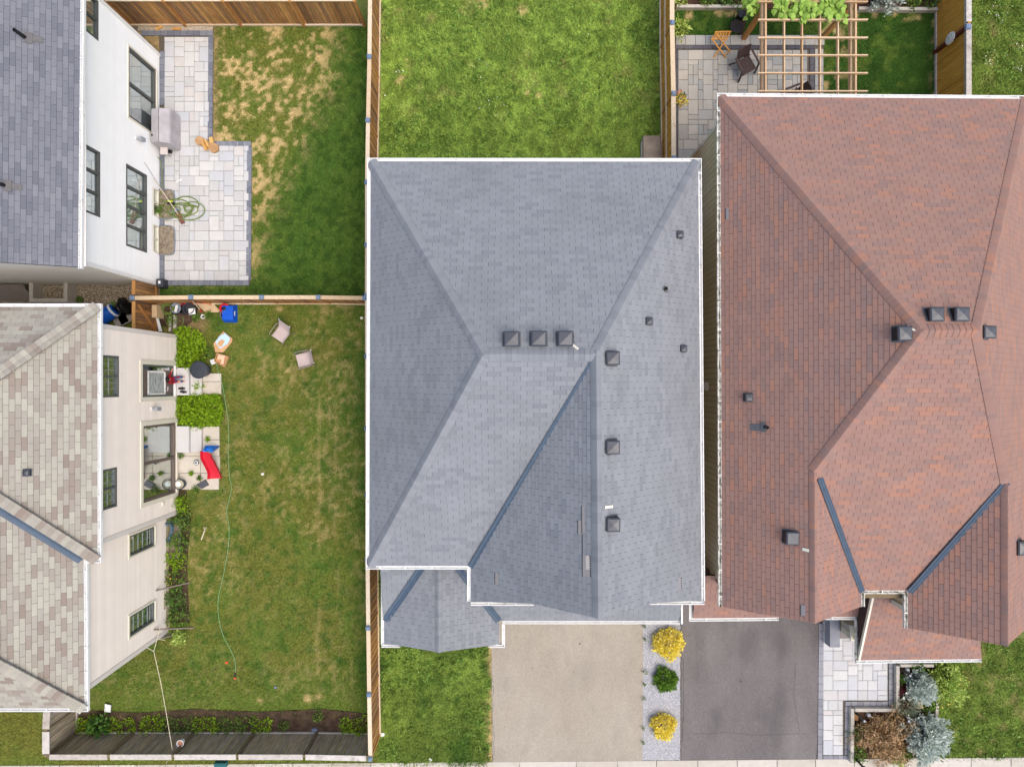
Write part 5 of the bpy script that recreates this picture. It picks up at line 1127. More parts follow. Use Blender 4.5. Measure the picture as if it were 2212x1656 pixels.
q = Z(1, 1560, 400, 0); t = bucket("planter_pot", "empty grey plastic pot tilted against the blue box", "pot", (q.x - .02, q.y - .02, .05), .17, .3, mat("grey_pot", [lin(84, 90, 98)], rough=.5, na=.1), None, Matrix.Rotation(.5, 3, 'Y') @ Matrix.Rotation(.3, 3, 'X'))
q = Z(1, 1690, 420); bx_ = thing("recycling_box", "blue recycling box with white recycling mark on its side", "recycling box", q); mt_ = Matrix.Rotation(-.12, 3, 'Z')
k = MB(); W2, D2, H2 = .27, .36, .36; k.v = []
for z, s_ in ((0, 1.0), (H2, .78)): k.v += [(q.x + mx * W2 * s_, q.y + my * D2 * s_, z) for mx, my in ((-1, -1), (1, -1), (1, 1), (-1, 1))]
for f_ in ((0, 1, 5, 4), (1, 2, 6, 5), (2, 3, 7, 6), (3, 0, 4, 7), (4, 5, 6, 7)): k.face(f_)
k.build("box", M_blue, bx_, bevel=.015)
cx_, cy_ = q.x + .245, q.y; k = MB(); k.poly([(cx_ - .0, cy_ - .13, .19), (cx_ + .0, cy_ + .1, .19), (cx_ - .035, cy_ - .0, .32)]); [k.box((cx_ - .005, cy_ - .12 + .06 * i, .12), (.012, .03, .04)) for i in range(4)]; k.build("recycling_mark", M_blind, bx_)
q = Z(1, 1560, 315, .3); rb_ = thing("bucket", "red bucket with black ball in it standing behind the blue box", "bucket", (q.x, q.y, 0)); MB().lathe([(.13, .0), (.17, .3), (.2, .32), (.21, .33), (.14, .33), (.11, .05)], (q.x, q.y, 0), 18).build("body", M_red, rb_); MB().lathe([(.02, .2), (.09, .25), (.1, .31), (.07, .37), (.01, .39)], (q.x, q.y, 0), 14).build("ball", M_black, rb_, smooth=True)
t = bucket("plant_pot", "small white pot with dark soil near the fence", "pot", tuple(Z(1, 1140, 488))[:2] + (0,), .085, .14, M_blind, M_soil)
q = Z(1, 430, 330); hp = [(q.x + (.22 + .05 * math.sin(i * .9)) * math.cos(i * .42), q.y + (.2 + .05 * math.cos(i * .7)) * math.sin(i * .42), .1 + .003 * i) for i in range(70)]
hz2 = thing("garden_hose", "dark green hose coil heaped beside the gate", "hose", q); MB().tube(hp, .018, 6).build("coil", M_hose, hz2, smooth=True); MB().tube(smooth_path([hp[-1], Z(1, 400, 560, .05), Z(1, 480, 690, .04), Z(1, 600, 710, .04), Z(1, 700, 600, .04), Z(1, 690, 480, .05)]), .014, 6).build("loop", M_hose, hz2, smooth=True)
for (x, y, w_, d__, lb) in ((560, 600, .1, .55, "narrow pale kerb stone standing in the bed beside the gate"), (460, 640, .09, .6, "second narrow pale kerb stone in the bed beside the gate")): q = Z(1, x, y); o = MB().box((q.x, q.y, .08), (w_, d__, .16)).build("kerb_stone", M_wallst); tag(o, lb, "stone")
q = Z(1, 280, 640); o = MB().prism([tuple(Z(1, x, y))[:2] for x, y in ((215, 490), (260, 485), (350, 800), (280, 800))], .3, .33).build("plastic_sheet", M_blind); tag(o, "white plastic panel leaning beside the gate", "panel")
q = Z(1, 260, 400); o = MB().box((q.x, q.y, .3), (.2, .5, .6)).build("cardboard_sheet", mat("flat_cardboard", [])); tag(o, "tan board panel standing behind the gate", "panel")
# boxes
M_card = mat("cardboard", [lin(196, 150, 104), lin(210, 172, 130)], ns=4, na=.1, rough=.9)
def fp(n, pts, z=0): return [tuple(Z(n, x, y))[:2] for x, y in pts]
cb = thing("cardboard_box", "flattened cardboard with a torn pale blue foam tray on the grass", "box", Z(1, 1530, 1010)); MB().prism(fp(1, [(1340, 1040), (1540, 785), (1730, 930), (1720, 1010), (1540, 1220), (1380, 1220)]), .03, .06).build("cardboard", M_card, cb)
MB().prism(fp(1, [(1385, 1010), (1480, 880), (1590, 820), (1700, 930), (1650, 1040), (1480, 1150)]), .06, .13).build("blue_tray", mat("pale_blue_foam", [lin(186, 214, 234)], ns=8, na=.06), cb, bevel=.02); MB().prism(fp(1, [(1430, 1030), (1520, 950), (1590, 990), (1530, 1100), (1470, 1110)]), .125, .134).build("torn_hole", M_card, cb)
cc = thing("cardboard_box", "small open cardboard box beside the black bin", "box", Z(1, 1540, 1380)); pts_ = fp(1, [(1440, 1240), (1670, 1310), (1580, 1520), (1385, 1410)]); MB().prism(pts_, .03, .07).build("bottom", M_card, cc)
for i in range(4): a, b = Vector(pts_[i] + (.12,)), Vector(pts_[(i + 1) % 4] + (.12,)); MB().bar(a, b, .015, .16).build("side", M_card, cc)
MB().prism(fp(1, [(1460, 1270), (1600, 1290), (1570, 1470), (1500, 1470), (1530, 1370), (1440, 1370)]), .14, .16).build("flap", mat("pale_cardboard", [lin(222, 186, 154)], na=.05), cc)
# black lidded bin
q = Z(2, 1370, 190, 0); bn = thing("garbage_bin", "black round garbage bin with lid on the slab", "bin", q); q2 = Vector((q.x - .0, q.y + .02, 0))
MB().lathe([(.25, .03), (.30, .58), (.31, .6)], q2, 20).build("body", M_bin, bn, smooth=False); MB().lathe([(.345, .58), (.35, .62), (.31, .645), (.30, .63), (.29, .63), (.02, .65)], q2, 24).build("lid", mat("bin_lid", [lin(56, 60, 68)], rough=.45, na=.06), bn)
for sx in (-1, 1): MB().box((q2.x + sx * .33, q2.y, .52), (.08, .14, .05)).build("handle", M_bin, bn)
o = MB().box(tuple(Z(1, 1315, 1415, .03)), (.18, .2, .03), .4).build("white_carton", M_blind); tag(o, "small crumpled white carton beside the black bin", "carton")
# concrete steps and slabs by the two doors
M_prec = mat("pale_precast", [lin(206, 202, 196), lin(214, 211, 206)], src='object', ns=4, na=.04, rough=.85)
def steps(label, x0, y0, y1): t = thing("concrete_steps", label, "steps", (x0 + .4, (y0 + y1) / 2, 0)); MB().box((x0 + .26, (y0 + y1) / 2, .18), (.50, y1 - y0, .36)).build("upper_step", M_prec, t, bevel=.02); MB().box((x0 + .73, (y0 + y1) / 2 - .02, .10), (.44, y1 - y0 - .04, .2)).build("lower_step", M_prec, t, bevel=.02)
steps("precast concrete steps at the door with the seated child", -13.38, -.47, .62); steps("precast concrete steps at the sliding door", -13.38, -2.75, -1.7)
M_slab = mat("cream_slab", [lin(206, 196, 178), lin(214, 206, 190), lin(198, 188, 170)], src='object', ns=4, na=.06, rough=.9, stain=(lin(176, 162, 138), 3, .55, .8, .4))
def slab(label, u0, u1, v0, v1): a, b = P(u0, v1), P(u1, v0); o = MB().box(((a.x + b.x) / 2, (a.y + b.y) / 2, .02), (b.x - a.x - .015, b.y - a.y - .015, .07), rnd.uniform(-.01, .01)).build("paving_slab", M_slab, bevel=.01); tag(o, label, "slab", "cream slabs beside the beige house")
for (u0, u1, v0, v1, lb) in ((437, 479, 806, 824, "cream slab under the black bin"), (437, 479, 824, 851, "cream slab between bright green patches"), (427, 437, 806, 851, "narrow slab strip before the door steps"), (427.5, 434.5, 920, 949, "narrow cream slab beside sliding door steps"), (434.5, 475, 920, 949.5, "cream slab with weed at its edge"),
                             (384, 434.5, 949.5, 985, "cream slab under the door step edge"), (434.5, 475, 949.5, 985, "cream slab under the blue ladder"), (386, 434.3, 985, 1021.5, "cream slab with the football"), (434.5, 476, 985, 1021.5, "cream slab under the red slide"),
                             (388, 434.3, 1021.5, 1057, "cream slab with the nested pots"), (434.5, 474, 1021.5, 1057, "cream slab under the foot of the slide")): slab(lb, u0, u1, v0, v1)
# sandals
def sandal(label, p, rz):
    t = thing("sandal", label, "sandal", p, rz, "pair of dark sandals"); k = MB(); k.prism([(-.13, -.035), (-.06, -.045), (.05, -.05), (.12, -.035), (.135, 0), (.12, .035), (.05, .05), (-.06, .04), (-.13, .03)], 0, .03); k.build("sole", mat("sandal_rubber", [lin(54, 54, 56)], na=.1), t, local=True)
    k = MB(); k.tube([(-.03, -.05, .02), (-.03, -.03, .06), (-.03, .03, .06), (-.03, .05, .02)], .02, 6); k.build("strap", M_black, t, local=True)
sandal("dark sandal on the concrete step", Z(2, 790, 625, .362), math.pi + .02); sandal("dark sandal on the concrete step", Z(2, 830, 708, .362), math.pi - .12)
# slide
M_slr = mat("red_slide", [lin(200, 36, 54)], rough=.45, na=.04, ns=4); M_slb = mat("blue_ladder", [lin(28, 118, 208)], rough=.35, na=.04, ns=4)
sd_ = thing("toy_slide", "red plastic toy slide with blue ladder on the slabs", "slide", Z(3, 830, 1000))
cl_ = [Z(3, 745, 745, .75), Z(3, 750, 850, .62), Z(3, 800, 950, .46), Z(3, 860, 1070, .26), Z(3, 905, 1170, .12), Z(3, 925, 1290, .07)]; wd_ = [.36, .36, .36, .36, .38, .5]
cl2 = smooth_path(cl_, 5); k = MB(); rows = []
for i, c in enumerate(cl2):
    t = i / (len(cl2) - 1); w_ = np.interp(t * 5, range(6), wd_) / 2; d = (cl2[min(i + 1, len(cl2) - 1)] - cl2[max(i - 1, 0)]); d.z = 0; d.normalize(); s_ = Vector((-d.y, d.x, 0))
    for (o, z) in ((-w_ - .03, -.02), (-w_ - .03, .13), (-w_, .14), (-w_ + .03, 0), (0, -.012), (w_ - .03, 0), (w_, .14), (w_ + .03, .13), (w_ + .03, -.02)): k.v.append(tuple(c + s_ * o + Vector((0, 0, z))))
for i in range(len(cl2) - 1):
    for j in range(8): k.face((i * 9 + j, i * 9 + j + 1, (i + 1) * 9 + j + 1, (i + 1) * 9 + j))
k.build("chute", M_slr, sd_)
top = cl_[0]
for x0, y0, x1, y1 in ((690, 720, 735, 625), (845, 730, 985, 625)): MB().bar(Z(3, x0, y0, .8), Z(3, x1, y1, .04), .07, .1).build("ladder_rail", M_slb, sd_, bevel=.015)
for t in (.25, .55, .85): a = Z(3, 690, 720, .8).lerp(Z(3, 735, 625, .04), t); b = Z(3, 845, 730, .8).lerp(Z(3, 985, 625, .04), t); MB().bar(a, b, .12, .04).build("rung", M_slb, sd_)
# football
q = Z(3, 545, 955, .1); fb = thing("football", "black and white football on the slab", "ball", (q.x, q.y, .055)); bm = bmesh.new(); bmesh.ops.create_icosphere(bm, subdivisions=3, radius=.105); me = bpy.data.meshes.new("panels"); 
ico = [Vector(v) for v in ((0, 1, 1.618), (0, -1, 1.618), (0, 1, -1.618), (0, -1, -1.618), (1, 1.618, 0), (-1, 1.618, 0), (1, -1.618, 0), (-1, -1.618, 0), (1.618, 0, 1), (-1.618, 0, 1), (1.618, 0, -1), (-1.618, 0, -1))]
for f_ in bm.faces: f_.smooth = True; c = f_.calc_center_median().normalized(); f_.material_index = 1 if max(c.dot(v.normalized()) for v in ico) > .93 else 0
bm.to_mesh(me); bm.free(); me.materials.append(M_blind); me.materials.append(M_black); o = bpy.data.objects.new("panels", me); link(o, fb, Matrix.Translation((q.x, q.y, .16)) @ Matrix.Rotation(.5, 4, 'X') @ Matrix.Rotation(.3, 4, 'Y'))
# nested pots, dark tray
c = Z(3, 262, 1388); pt_ = thing("plant_pot", "nested black and white pots beside the sliding door", "pot", (c.x, c.y, .05)); MB().lathe([(.16, .05), (.2, .3), (.215, .3), (.215, .32), (.19, .32), (.15, .08)], (c.x, c.y, 0), 20).build("outer_pot", M_bin, pt_); MB().lathe([(.12, .1), (.16, .31), (.17, .33), (.155, .33), (.12, .14)], (c.x - .01, c.y + .01, 0), 18).build("inner_pot", mat("cream_plastic", [lin(222, 216, 190)], na=.05), pt_); MB().lathe([(.07, .3), (.11, .36), (.02, .38)], (c.x - .03, c.y + .02, 0), 14).build("white_bowl", M_blind, pt_)
k = MB(); q4 = [Z(3, x, y, z) for x, y, z in ((540, 1415, .08), (695, 1320, .2), (765, 1430, .2), (655, 1500, .08))]; k.prism([tuple(p)[:2] for p in q4], .06, .12); o = k.build("plastic_tray", mat("graphite_tray", [lin(78, 80, 86)], rough=.5, ns=8, na=.06)); tag(o, "tilted graphite plastic tray on the slab", "tray")
# sling chairs
M_sling = mat("taupe_sling", [lin(186, 168, 162), lin(196, 180, 174)], ns=8, na=.06, rough=.85); M_frame = mat("pale_frame", [lin(150, 140, 128)], rough=.4, na=.04)
def sling(label, c, rz):
    t = thing("sling_chair", label, "chair", (c.x, c.y, 0), rz); k = MB(); pr_ = [(.25, .43), (.1, .40), (-.08, .375), (-.2, .39), (-.28, .5), (-.39, .68), (-.49, .86)]
    for x, z in pr_: k.v += [(x, -.25, z), (x, 0, z - .012), (x, .25, z)]
    for i in range(len(pr_) - 1):
        for j in range(2): k.face((i * 3 + j, i * 3 + j + 1, i * 3 + j + 4, i * 3 + j + 3))
    k.build("sling", M_sling, t, local=True, smooth=True)
    for s_ in (-1, 1):
        y = s_ * .26; MB().tube([(.26, y, .44), (-.2, y, .39), (-.50, y, .88)], .014, 6).build("side_rail", M_frame, t, local=True); MB().tube(smooth_path([(.27, y * 1.2, 0), (.25, y * 1.2, .5), (.18, y * 1.25, .63), (-.2, y * 1.25, .62), (-.32, y * 1.05, .66)]), .016, 6).build("arm", M_frame, t, local=True)
        MB().tube([(-.12, y * 1.1, .5), (-.36, y * 1.2, 0)], .014, 6).build("rear_leg", M_frame, t, local=True); MB().lathe([(.02, -.02), (.024, 0), (.01, .02)], (-.50, y, .89), 8).build("end_cap", M_blind, t, local=True)
    return t
sling("taupe sling lawn chair nearer the dividing fence", Z(8, 555, 670, .4), math.atan2(-230, -160)); sling("taupe sling lawn chair farther from the dividing fence", Z(8, 1055, 1235, .4), math.atan2(-65, -268))
# thin hose across the lawn
hpts = [(466, 775), (471, 800), (480, 830), (487, 870), (492, 900), (494, 935), (493, 980), (496, 1030), (500, 1055), (492, 1090), (490, 1110), (495, 1140), (493, 1180), (484, 1235), (472, 1290), (472, 1330), (482, 1372), (497, 1400), (507, 1425), (509, 1452)]
lh = thing("lawn_hose", "thin pale green hose running the length of the worn lawn", "hose", P(490, 1100)); MB().tube([p + Vector((0, 0, 0)) for p in smooth_path([P(u, v, .05) for u, v in hpts], 6)], .012, 6).build("hose", mat("pale_green_hose", [lin(128, 168, 116)], na=.1, ns=6, rough=.5), lh, smooth=True); MB().bar(P(508.5, 1452, .05), P(507.5, 1465, .05), .045, .04).build("nozzle", M_black, lh); MB().bar(P(507.5, 1462, .05), P(507, 1466, .05), .06, .05).build("nozzle_tip", mat("orange_plastic", [lin(224, 96, 60)], na=0), lh)
# poles, twine, flower pot on the street fence
M_stick = mat("grey_stick", [lin(130, 118, 106)], ns=8, na=.15)
for (a, b, lb) in ((Z(7, 45, 605, 1.5), Z(7, 800, 425, .0), "grey stake leaning over the plants against the beige wall"), (Z(7, 85, 1165, 1.5), Z(7, 860, 1128, .0), "pale stake with twine standing at the corner of the beige house"), (Z(7, 55, 1365, 1.45), Z(7, 600, 1230, .0), "dark stake standing beside the twine at the house corner"), (Z(7, 65, 1335, 1.35), Z(7, 540, 1215, .05), "thin dark stake tied beside the darker stake")):
    o = MB().bar(a, b, .05, .04).build("garden_stake", M_stick); tag(o, lb, "stake")
M_twine = mat("white_twine", [lin(214, 204, 176)], na=.05)
tw = thing("twine", "pale twine strung from the house corner stakes to the street fence", "twine", Z(7, 235, 1495)); kn = Z(7, 235, 1495, 1.3); MB().tube([kn, Z(7, 330, 1140, 1.1)], .012, 5).build("strand", M_twine, tw); MB().tube([kn, Z(7, 120, 1430, 1.6)], .012, 5).build("strand", M_twine, tw); MB().tube(smooth_path([kn, G(0, 3, 1400, 1000, 1.25), G(0, 3, 1487, 1510, 1.5)], 10), .012, 5).build("strand", M_twine, tw); MB().tube([Z(7, 300, 1300, 1.2), Z(7, 410, 1325, 1.0)], .01, 5).build("strand", M_twine, tw)
q = G(0, 3, 1560, 1445, 1.15); fp_ = thing("hanging_pot", "pale terracotta pot hung inside the weathered street fence", "pot", (q.x, q.y, 1.0)); MB().lathe([(.09, 1.0), (.13, 1.2), (.145, 1.2), (.145, 1.23), (.12, 1.23), (.1, 1.15)], (q.x, q.y, 0), 16).build("pot", M_blind, fp_); MB().lathe([(.115, 1.19), (.01, 1.2)], (q.x, q.y, 0), 16).build("soil", mat("terracotta_soil", [lin(196, 140, 110)], na=.1), fp_); MB().tube([(q.x - .1, q.y - .1, 1.2), (q.x - .25, q.y - .35, 1.45), (q.x - .3, q.y - .5, 1.7)], .01, 5).build("hanger", M_twine, fp_)
o = MB().prism([tuple(G(0, 3, x, y))[:2] for x, y in ((922, 1098), (972, 1110), (968, 1170), (916, 1165))], .1, .13).build("plastic_board", M_blind); tag(o, "white plastic board lying on the grass by the beige house corner", "board")
q = P(480, 1647); tg = thing("utility_pedestal", "teal green utility box on the grass outside the street fence", "utility box", q); MB().box((q.x, q.y + .02, .12), (.5, .2, .24), taper=.94).build("case", mat("teal_paint", [lin(38, 98, 100)], rough=.5, na=.06), tg, bevel=.02); MB().box((q.x, q.y + .02, .245), (.4, .12, .01)).build("lid", mat("teal_paint", []), tg)
well("galvanised window well holding a coil of blue hose", -7.0 + .0, -5.55, -13.78, .42)
q = G(0, 2, 1475, 1260); hb = [(q.x + (.14 + .05 * math.sin(i)) * math.cos(i * .5), q.y + (.38 + .08 * math.cos(i * 1.3)) * math.sin(i * .5), .08 + .004 * i) for i in range(70)]; h3 = thing("garden_hose", "blue grey hose coil lying in the window well", "hose", q); MB().tube(hb, .017, 5).build("coil", mat("blue_hose", [lin(84, 112, 126)], na=.15, ns=12), h3, smooth=True)
for (i, j, x, y, c_, lb) in ((0, 2, 1755, 1290, lin(206, 196, 170), "pale wooden hand rake lying on the worn lawn"),):
    a, b = G(i, j, 1737, 1340, .04), G(i, j, 1765, 1262, .05); t = thing("hand_rake", lb, "rake", a); MB().bar(a, b, .04, .03).build("handle", mat("rake_wood", [c_]), t)
    for s_ in (-1, 0, 1): MB().bar(b, b + Vector((s_ * .06 + .02, .14, 0)), .015, .015).build("tine", mat("rake_wood", []), t)
for (p, s_, c_, lb) in ((G(1, 3, 170, 968, .03), .05, lin(120, 130, 170), "small blue and white litter scrap on the worn lawn"), (G(0, 3, 1955, 755, .03), .06, lin(220, 90, 50), "orange scrap beside the hose end on the lawn"), (G(1, 2, 57, 775, .03), .06, lin(236, 232, 224), "white paper scrap in the middle of the worn lawn"), (G(1, 1, 912, 1087, .03), .07, lin(230, 224, 205), "pale litter near the long fence under the dividing fence"), (G(1, 3, 1502, 1592, .03), .08, lin(236, 236, 232), "white litter scrap on the front lawn near the pavement"), (G(1, 3, 1090, 1375, .03), .1, lin(230, 228, 222), "white stone beside the end of the long fence"), (G(1, 3, 505, 1338, .08), .12, lin(110, 122, 140), "blue grey cap lying in the soil by the street fence")):
    o = MB().prism([(p.x + s_ * math.cos(a) * (1 + .3 * math.sin(3 * a)), p.y + s_ * .8 * math.sin(a)) for a in np.linspace(0, 5.6, 8)], 0.0, p.z + .02).build("litter_scrap", mat("scrap_%d" % int(c_[2] * 999), [c_], na=.05)); tag(o, lb, "litter")

# ------------------------------------------------------------------ middle and right yards
q = P(1404, 322); ss = thing("stone_steps", "weathered concrete block steps behind the grey roofed house", "steps", q); MB().box((q.x, q.y - .2, .2), (.68, 1.2, .4)).build("upper_block", mat("stained_concrete", [lin(140, 124, 108), lin(168, 152, 132)], ns=4, na=.18, rough=.9), ss, bevel=.02); MB().box((q.x + .02, q.y - .25, .1), (.82, 1.0, .2)).build("lower_block", M_pre, ss, bevel=.02)
# wicker chair
M_wick = mat("brown_wicker", [lin(66, 52, 50), lin(80, 64, 60)], ns=40, na=.2, nscale=(1, 3, 1), rough=.6)
def armchair(label, c, rz):
    t = thing("wicker_armchair", label, "chair", (c.x, c.y, .05), rz); SCL = Matrix.Diagonal((1.2, 1.2, 1.12, 1)); t.matrix_basis = t.matrix_basis @ SCL; WM[t.name] = WM[t.name] @ SCL; B = lambda m, n, b=.012: m.build(n, M_wick, t, local=True, bevel=b)
    for i in range(7): B(MB().box((.0, -.21 + .07 * i, .40), (.48, .064, .03)), "seat_slat", .004)
    bk = MB(); pr_ = [(-.24, .42), (-.27, .55), (-.33, .75), (-.38, .9)]
    for x, z in pr_: bk.v += [(x, -.24, z), (x - .03, 0, z + (.04 if z > .8 else 0)), (x, .24, z)]
    for x, z in pr_: bk.v += [(x - .03, -.24, z), (x - .06, 0, z + (.04 if z > .8 else 0)), (x - .03, .24, z)]
    for o_ in (0, 12):
        for i in range(3):
            for j in range(2): f_ = (o_ + i * 3 + j, o_ + i * 3 + j + 1, o_ + i * 3 + j + 4, o_ + i * 3 + j + 3); bk.face(f_ if o_ else f_[::-1])
    for j in range(2): bk.face((9 + j, 10 + j, 22 + j, 21 + j))
    bk.face((0, 3, 15, 12)); bk.face((3, 6, 18, 15)); bk.face((6, 9, 21, 18)); bk.face((2, 14, 17, 5)); bk.face((5, 17, 20, 8)); bk.face((8, 20, 23, 11)); B(bk, "backrest", 0)
    for s_ in (-1, 1):
        B(MB().bar((-.3, s_ * .29, .66), (.2, s_ * .31, .62), .07, .03), "arm"); B(MB().bar((.2, s_ * .31, .635), (.3, s_ * .31, .0), .06, .05), "front_leg"); B(MB().bar((-.22, s_ * .27, .42), (-.36, s_ * .29, .0), .05, .05), "rear_leg")
    B(MB().box((.24, 0, .37), (.05, .5, .07)), "seat_rail"); return t
armchair("brown wicker armchair on the patio beside the pergola", Z(4, 1300, 1090, .42), math.atan2(-200, 110)); armchair("brown wicker armchair standing under the pergola lattice", Z(4, 2080, 1640, .42), math.atan2(-60, -150))
# folding stool
M_teak = mat("orange_teak", [lin(206, 142, 62), lin(222, 164, 86)], src='object', ns=6, na=.12, rough=.6)
fs = thing("folding_table", "orange slatted folding wooden table tipped on the patio", "table", Z(4, 900, 800)); T = lambda m, n: m.build(n, M_teak, fs)
z1 = .62; cnr = [Z(4, 800, 535, z1 + .02), Z(4, 1070, 525, z1 + .02), Z(4, 1010, 645, .42), Z(4, 735, 650, .42)]
for i in range(6):
    t = (i + .5) / 6; T(MB().bar(cnr[0].lerp(cnr[1], t), cnr[3].lerp(cnr[2], t), .06, .02), "slat")
T(MB().bar(cnr[0], cnr[1], .05, .03), "top_rail"); T(MB().bar(cnr[3], cnr[2], .05, .03), "top_rail")
T(MB().bar(Z(4, 815, 560, z1), Z(4, 1060, 865, .06), .045, .03), "leg"); T(MB().bar(Z(4, 1055, 545, z1), Z(4, 775, 965, .06), .045, .03), "leg"); T(MB().bar(Z(4, 760, 660, .4), Z(4, 985, 960, .06), .045, .03), "leg"); T(MB().bar(Z(4, 960, 920, .08), Z(4, 1020, 850, .08), .03, .03), "stretcher")
# brazier
q = Z(4, 1180, 400); bz = thing("bowl_stand", "dark round metal bowl stand with thin legs on the grass", "bowl stand", q); MB().lathe([(.13, .02), (.16, .5), (.17, .5)], (q.x + .0, q.y + .15, 0), 16).build("drum", M_black, bz)
c = Z(4, 1135, 480, .15); MB().lathe([(.04, .25), (.22, .30), (.27, .36), (.255, .37), (.05, .32)], (c.x, c.y, .0), 22).build("bowl", mat("brown_metal", [lin(48, 38, 34)], rough=.5, na=.1), bz)
for (x0, y0, x1, y1) in ((1105, 410, 1120, 190), (1195, 425, 1300, 190)): MB().bar(Z(4, x0, y0, .1), Z(4, x1, y1, .9), .02, .02).build("leg", M_black, bz)
# boulders
M_bould = mat("pale_boulder", [lin(206, 190, 162), lin(220, 206, 182)], ns=4, na=.1, rough=.9)
blob("boulder", "cream boulder between the two blue spruces", "boulder", tuple(Z(6, 1055, 740))[:2] + (.0,), .2, .3, M_bould, .2, 3); blob("boulder", "pale boulder half under the larger blue spruce", "boulder", tuple(Z(6, 970, 1390))[:2] + (.0,), .22, .26, M_bould, .2, 6); blob("boulder", "tan boulder inside the corner of the brown bush bed", "boulder", tuple(Z(6, 160, 925))[:2] + (.0,), .16, .2, mat("tan_boulder", [lin(170, 128, 82)], ns=4, na=.15), .2, 9)
# path lamps
def path_lamp(label, base, tall): t = thing("path_lamp", label, "lamp", base); MB().bar((base.x, base.y, 0), (base.x, base.y, tall), .06, .06).build("post", M_black, t); MB().box((base.x, base.y, tall + .03), (.11, .11, .07)).build("head", M_black, t); MB().box((base.x, base.y, tall + .07), (.07, .07, .012)).build("solar_panel", mat("solar_panel", [lin(150, 156, 166)], rough=.25, na=0), t)
path_lamp("black path lamp beside the smaller blue spruce", Z(6, 800, 230), .75); path_lamp("black path lamp in the corner of the brown bush bed", Z(6, 165, 860), .75); path_lamp("black path lamp next to the larger blue spruce", Z(6, 780, 860), .75); path_lamp("black path lamp at the bed corner beside the pavement", Z(6, 150, 1500), .8)
for (x, y, lb) in ((345, 885, "small white glass globe in the brown bush bed"), (895, 240, "small white glass globe beside the smaller blue spruce")): q = Z(6, x, y); t = thing("garden_globe", lb, "globe", q); MB().lathe([(.05, 0), (.075, .1), (.07, .2), (.04, .24)], q, 12).build("globe", M_blind, t, smooth=True); MB().lathe([(.03, .235), (.01, .25)], q, 10).build("cap", M_alu, t)
# downpipe and passage fittings between the houses
k = thing("gas_meter", "cream wall box on the tan siding between the houses", "meter box", (7.05, -.4, 2.2)); MB().box((7.08, -.1 + .0, 2.6), (.14, .3, .4)).build("case", M_cream, k, bevel=.01); MB().box((7.0, -.1, 2.6), (.02, .2, .25)).build("cover", M_trim, k)
# ------------------------------------------------------------------ plants
def foliage_pts(c, r, h, n, seed, lump=.22, low=.08):
    g_ = np.random.default_rng(seed); d = g_.normal(size=(n, 3)); d[:, 2] = np.abs(d[:, 2]); d /= np.linalg.norm(d, axis=1, keepdims=True)
    a = np.arctan2(d[:, 1], d[:, 0]); ph = g_.uniform(0, 6.28, 6)
    L = 1 + lump * (np.sin(3 * a + ph[0]) * .45 + np.sin(5 * a + ph[1] + d[:, 2] * 4) * .4 + np.sin(9 * a + ph[2]) * .3 + np.sin(d[:, 2] * 9 + 4 * a + ph[3]) * .35)
    s_ = (.45 + .55 * np.sqrt(g_.random(n))) * L
    return np.c_[c[0] + d[:, 0] * r * s_, c[1] + d[:, 1] * r * s_, c[2] + low + d[:, 2] * h * s_], d
def bush(name, label, cat, c, r, h, n, leaf, m, seed, aspect=1.7, lump=.22, up=.6, radial=True, group=None, stems=5, fold=.2, part="foliage"):
    t = thing(name, label, cat, (c[0], c[1], c[2]), group=group); pts, d = foliage_pts(c, r, h, n, seed, lump)
    leafcloud(part, pts, leaf, m, t, aspect=aspect, up=up, nrm=d if radial else None, kind=None, fold=fold)
    k = MB(); rr_ = random.Random(seed)
    for i in range(stems): a = rr_.uniform(0, 6.28); k.tube([(c[0], c[1], c[2] - .02), (c[0] + .5 * r * math.cos(a), c[1] + .5 * r * math.sin(a), c[2] + h * .6)], .014, 5, r2=.006)
    k.build("stem", M_stem, t, kind="stuff"); return t
M_stem = mat("brown_stem", [lin(92, 74, 56)], na=.15, ns=10)
lf = lambda n, *cs: leafy(mat(n, [lin(*c) for c in cs], src='tone', na=0, rough=.6, spec=.25))
M_lime = lf("lime_leaf", (88, 124, 16), (136, 172, 28), (160, 192, 44), (112, 152, 22)); M_yel = lf("golden_leaf", (222, 204, 60), (250, 228, 90), (252, 240, 124), (238, 214, 66))
M_grn = lf("green_leaf", (58, 94, 34), (88, 126, 50), (110, 148, 66)); M_mid = lf("garden_leaf", (62, 90, 36), (98, 132, 50), (128, 158, 62)); M_blu = lf("blue_spruce", (184, 196, 186), (210, 220, 208), (228, 234, 222), (196, 208, 198))
M_brn = lf("rusty_twig", (150, 136, 84), (194, 156, 110), (214, 178, 136), (182, 150, 106), (224, 190, 152)); M_ros = lf("rose_leaf", (136, 164, 70), (178, 200, 96), (206, 220, 124)); M_vine = mat("vine_leaf", [lin(112, 148, 50), lin(138, 172, 66), lin(158, 190, 84), lin(124, 160, 58)], src='object', na=.08, ns=20, rough=.55); leafy(M_vine)
M_red_l = lf("dark_red_leaf", (70, 26, 28), (112, 44, 44), (92, 56, 44)); M_yfl = lf("yellow_petal", (236, 206, 80), (246, 226, 130)); M_pfl = lf("pink_petal", (226, 150, 150), (236, 186, 170)); M_fescue = lf("blue_fescue", (120, 140, 124), (160, 170, 140), (176, 168, 124))
M_shr2 = lf("box_leaf", (72, 108, 34), (104, 140, 48), (126, 160, 62))
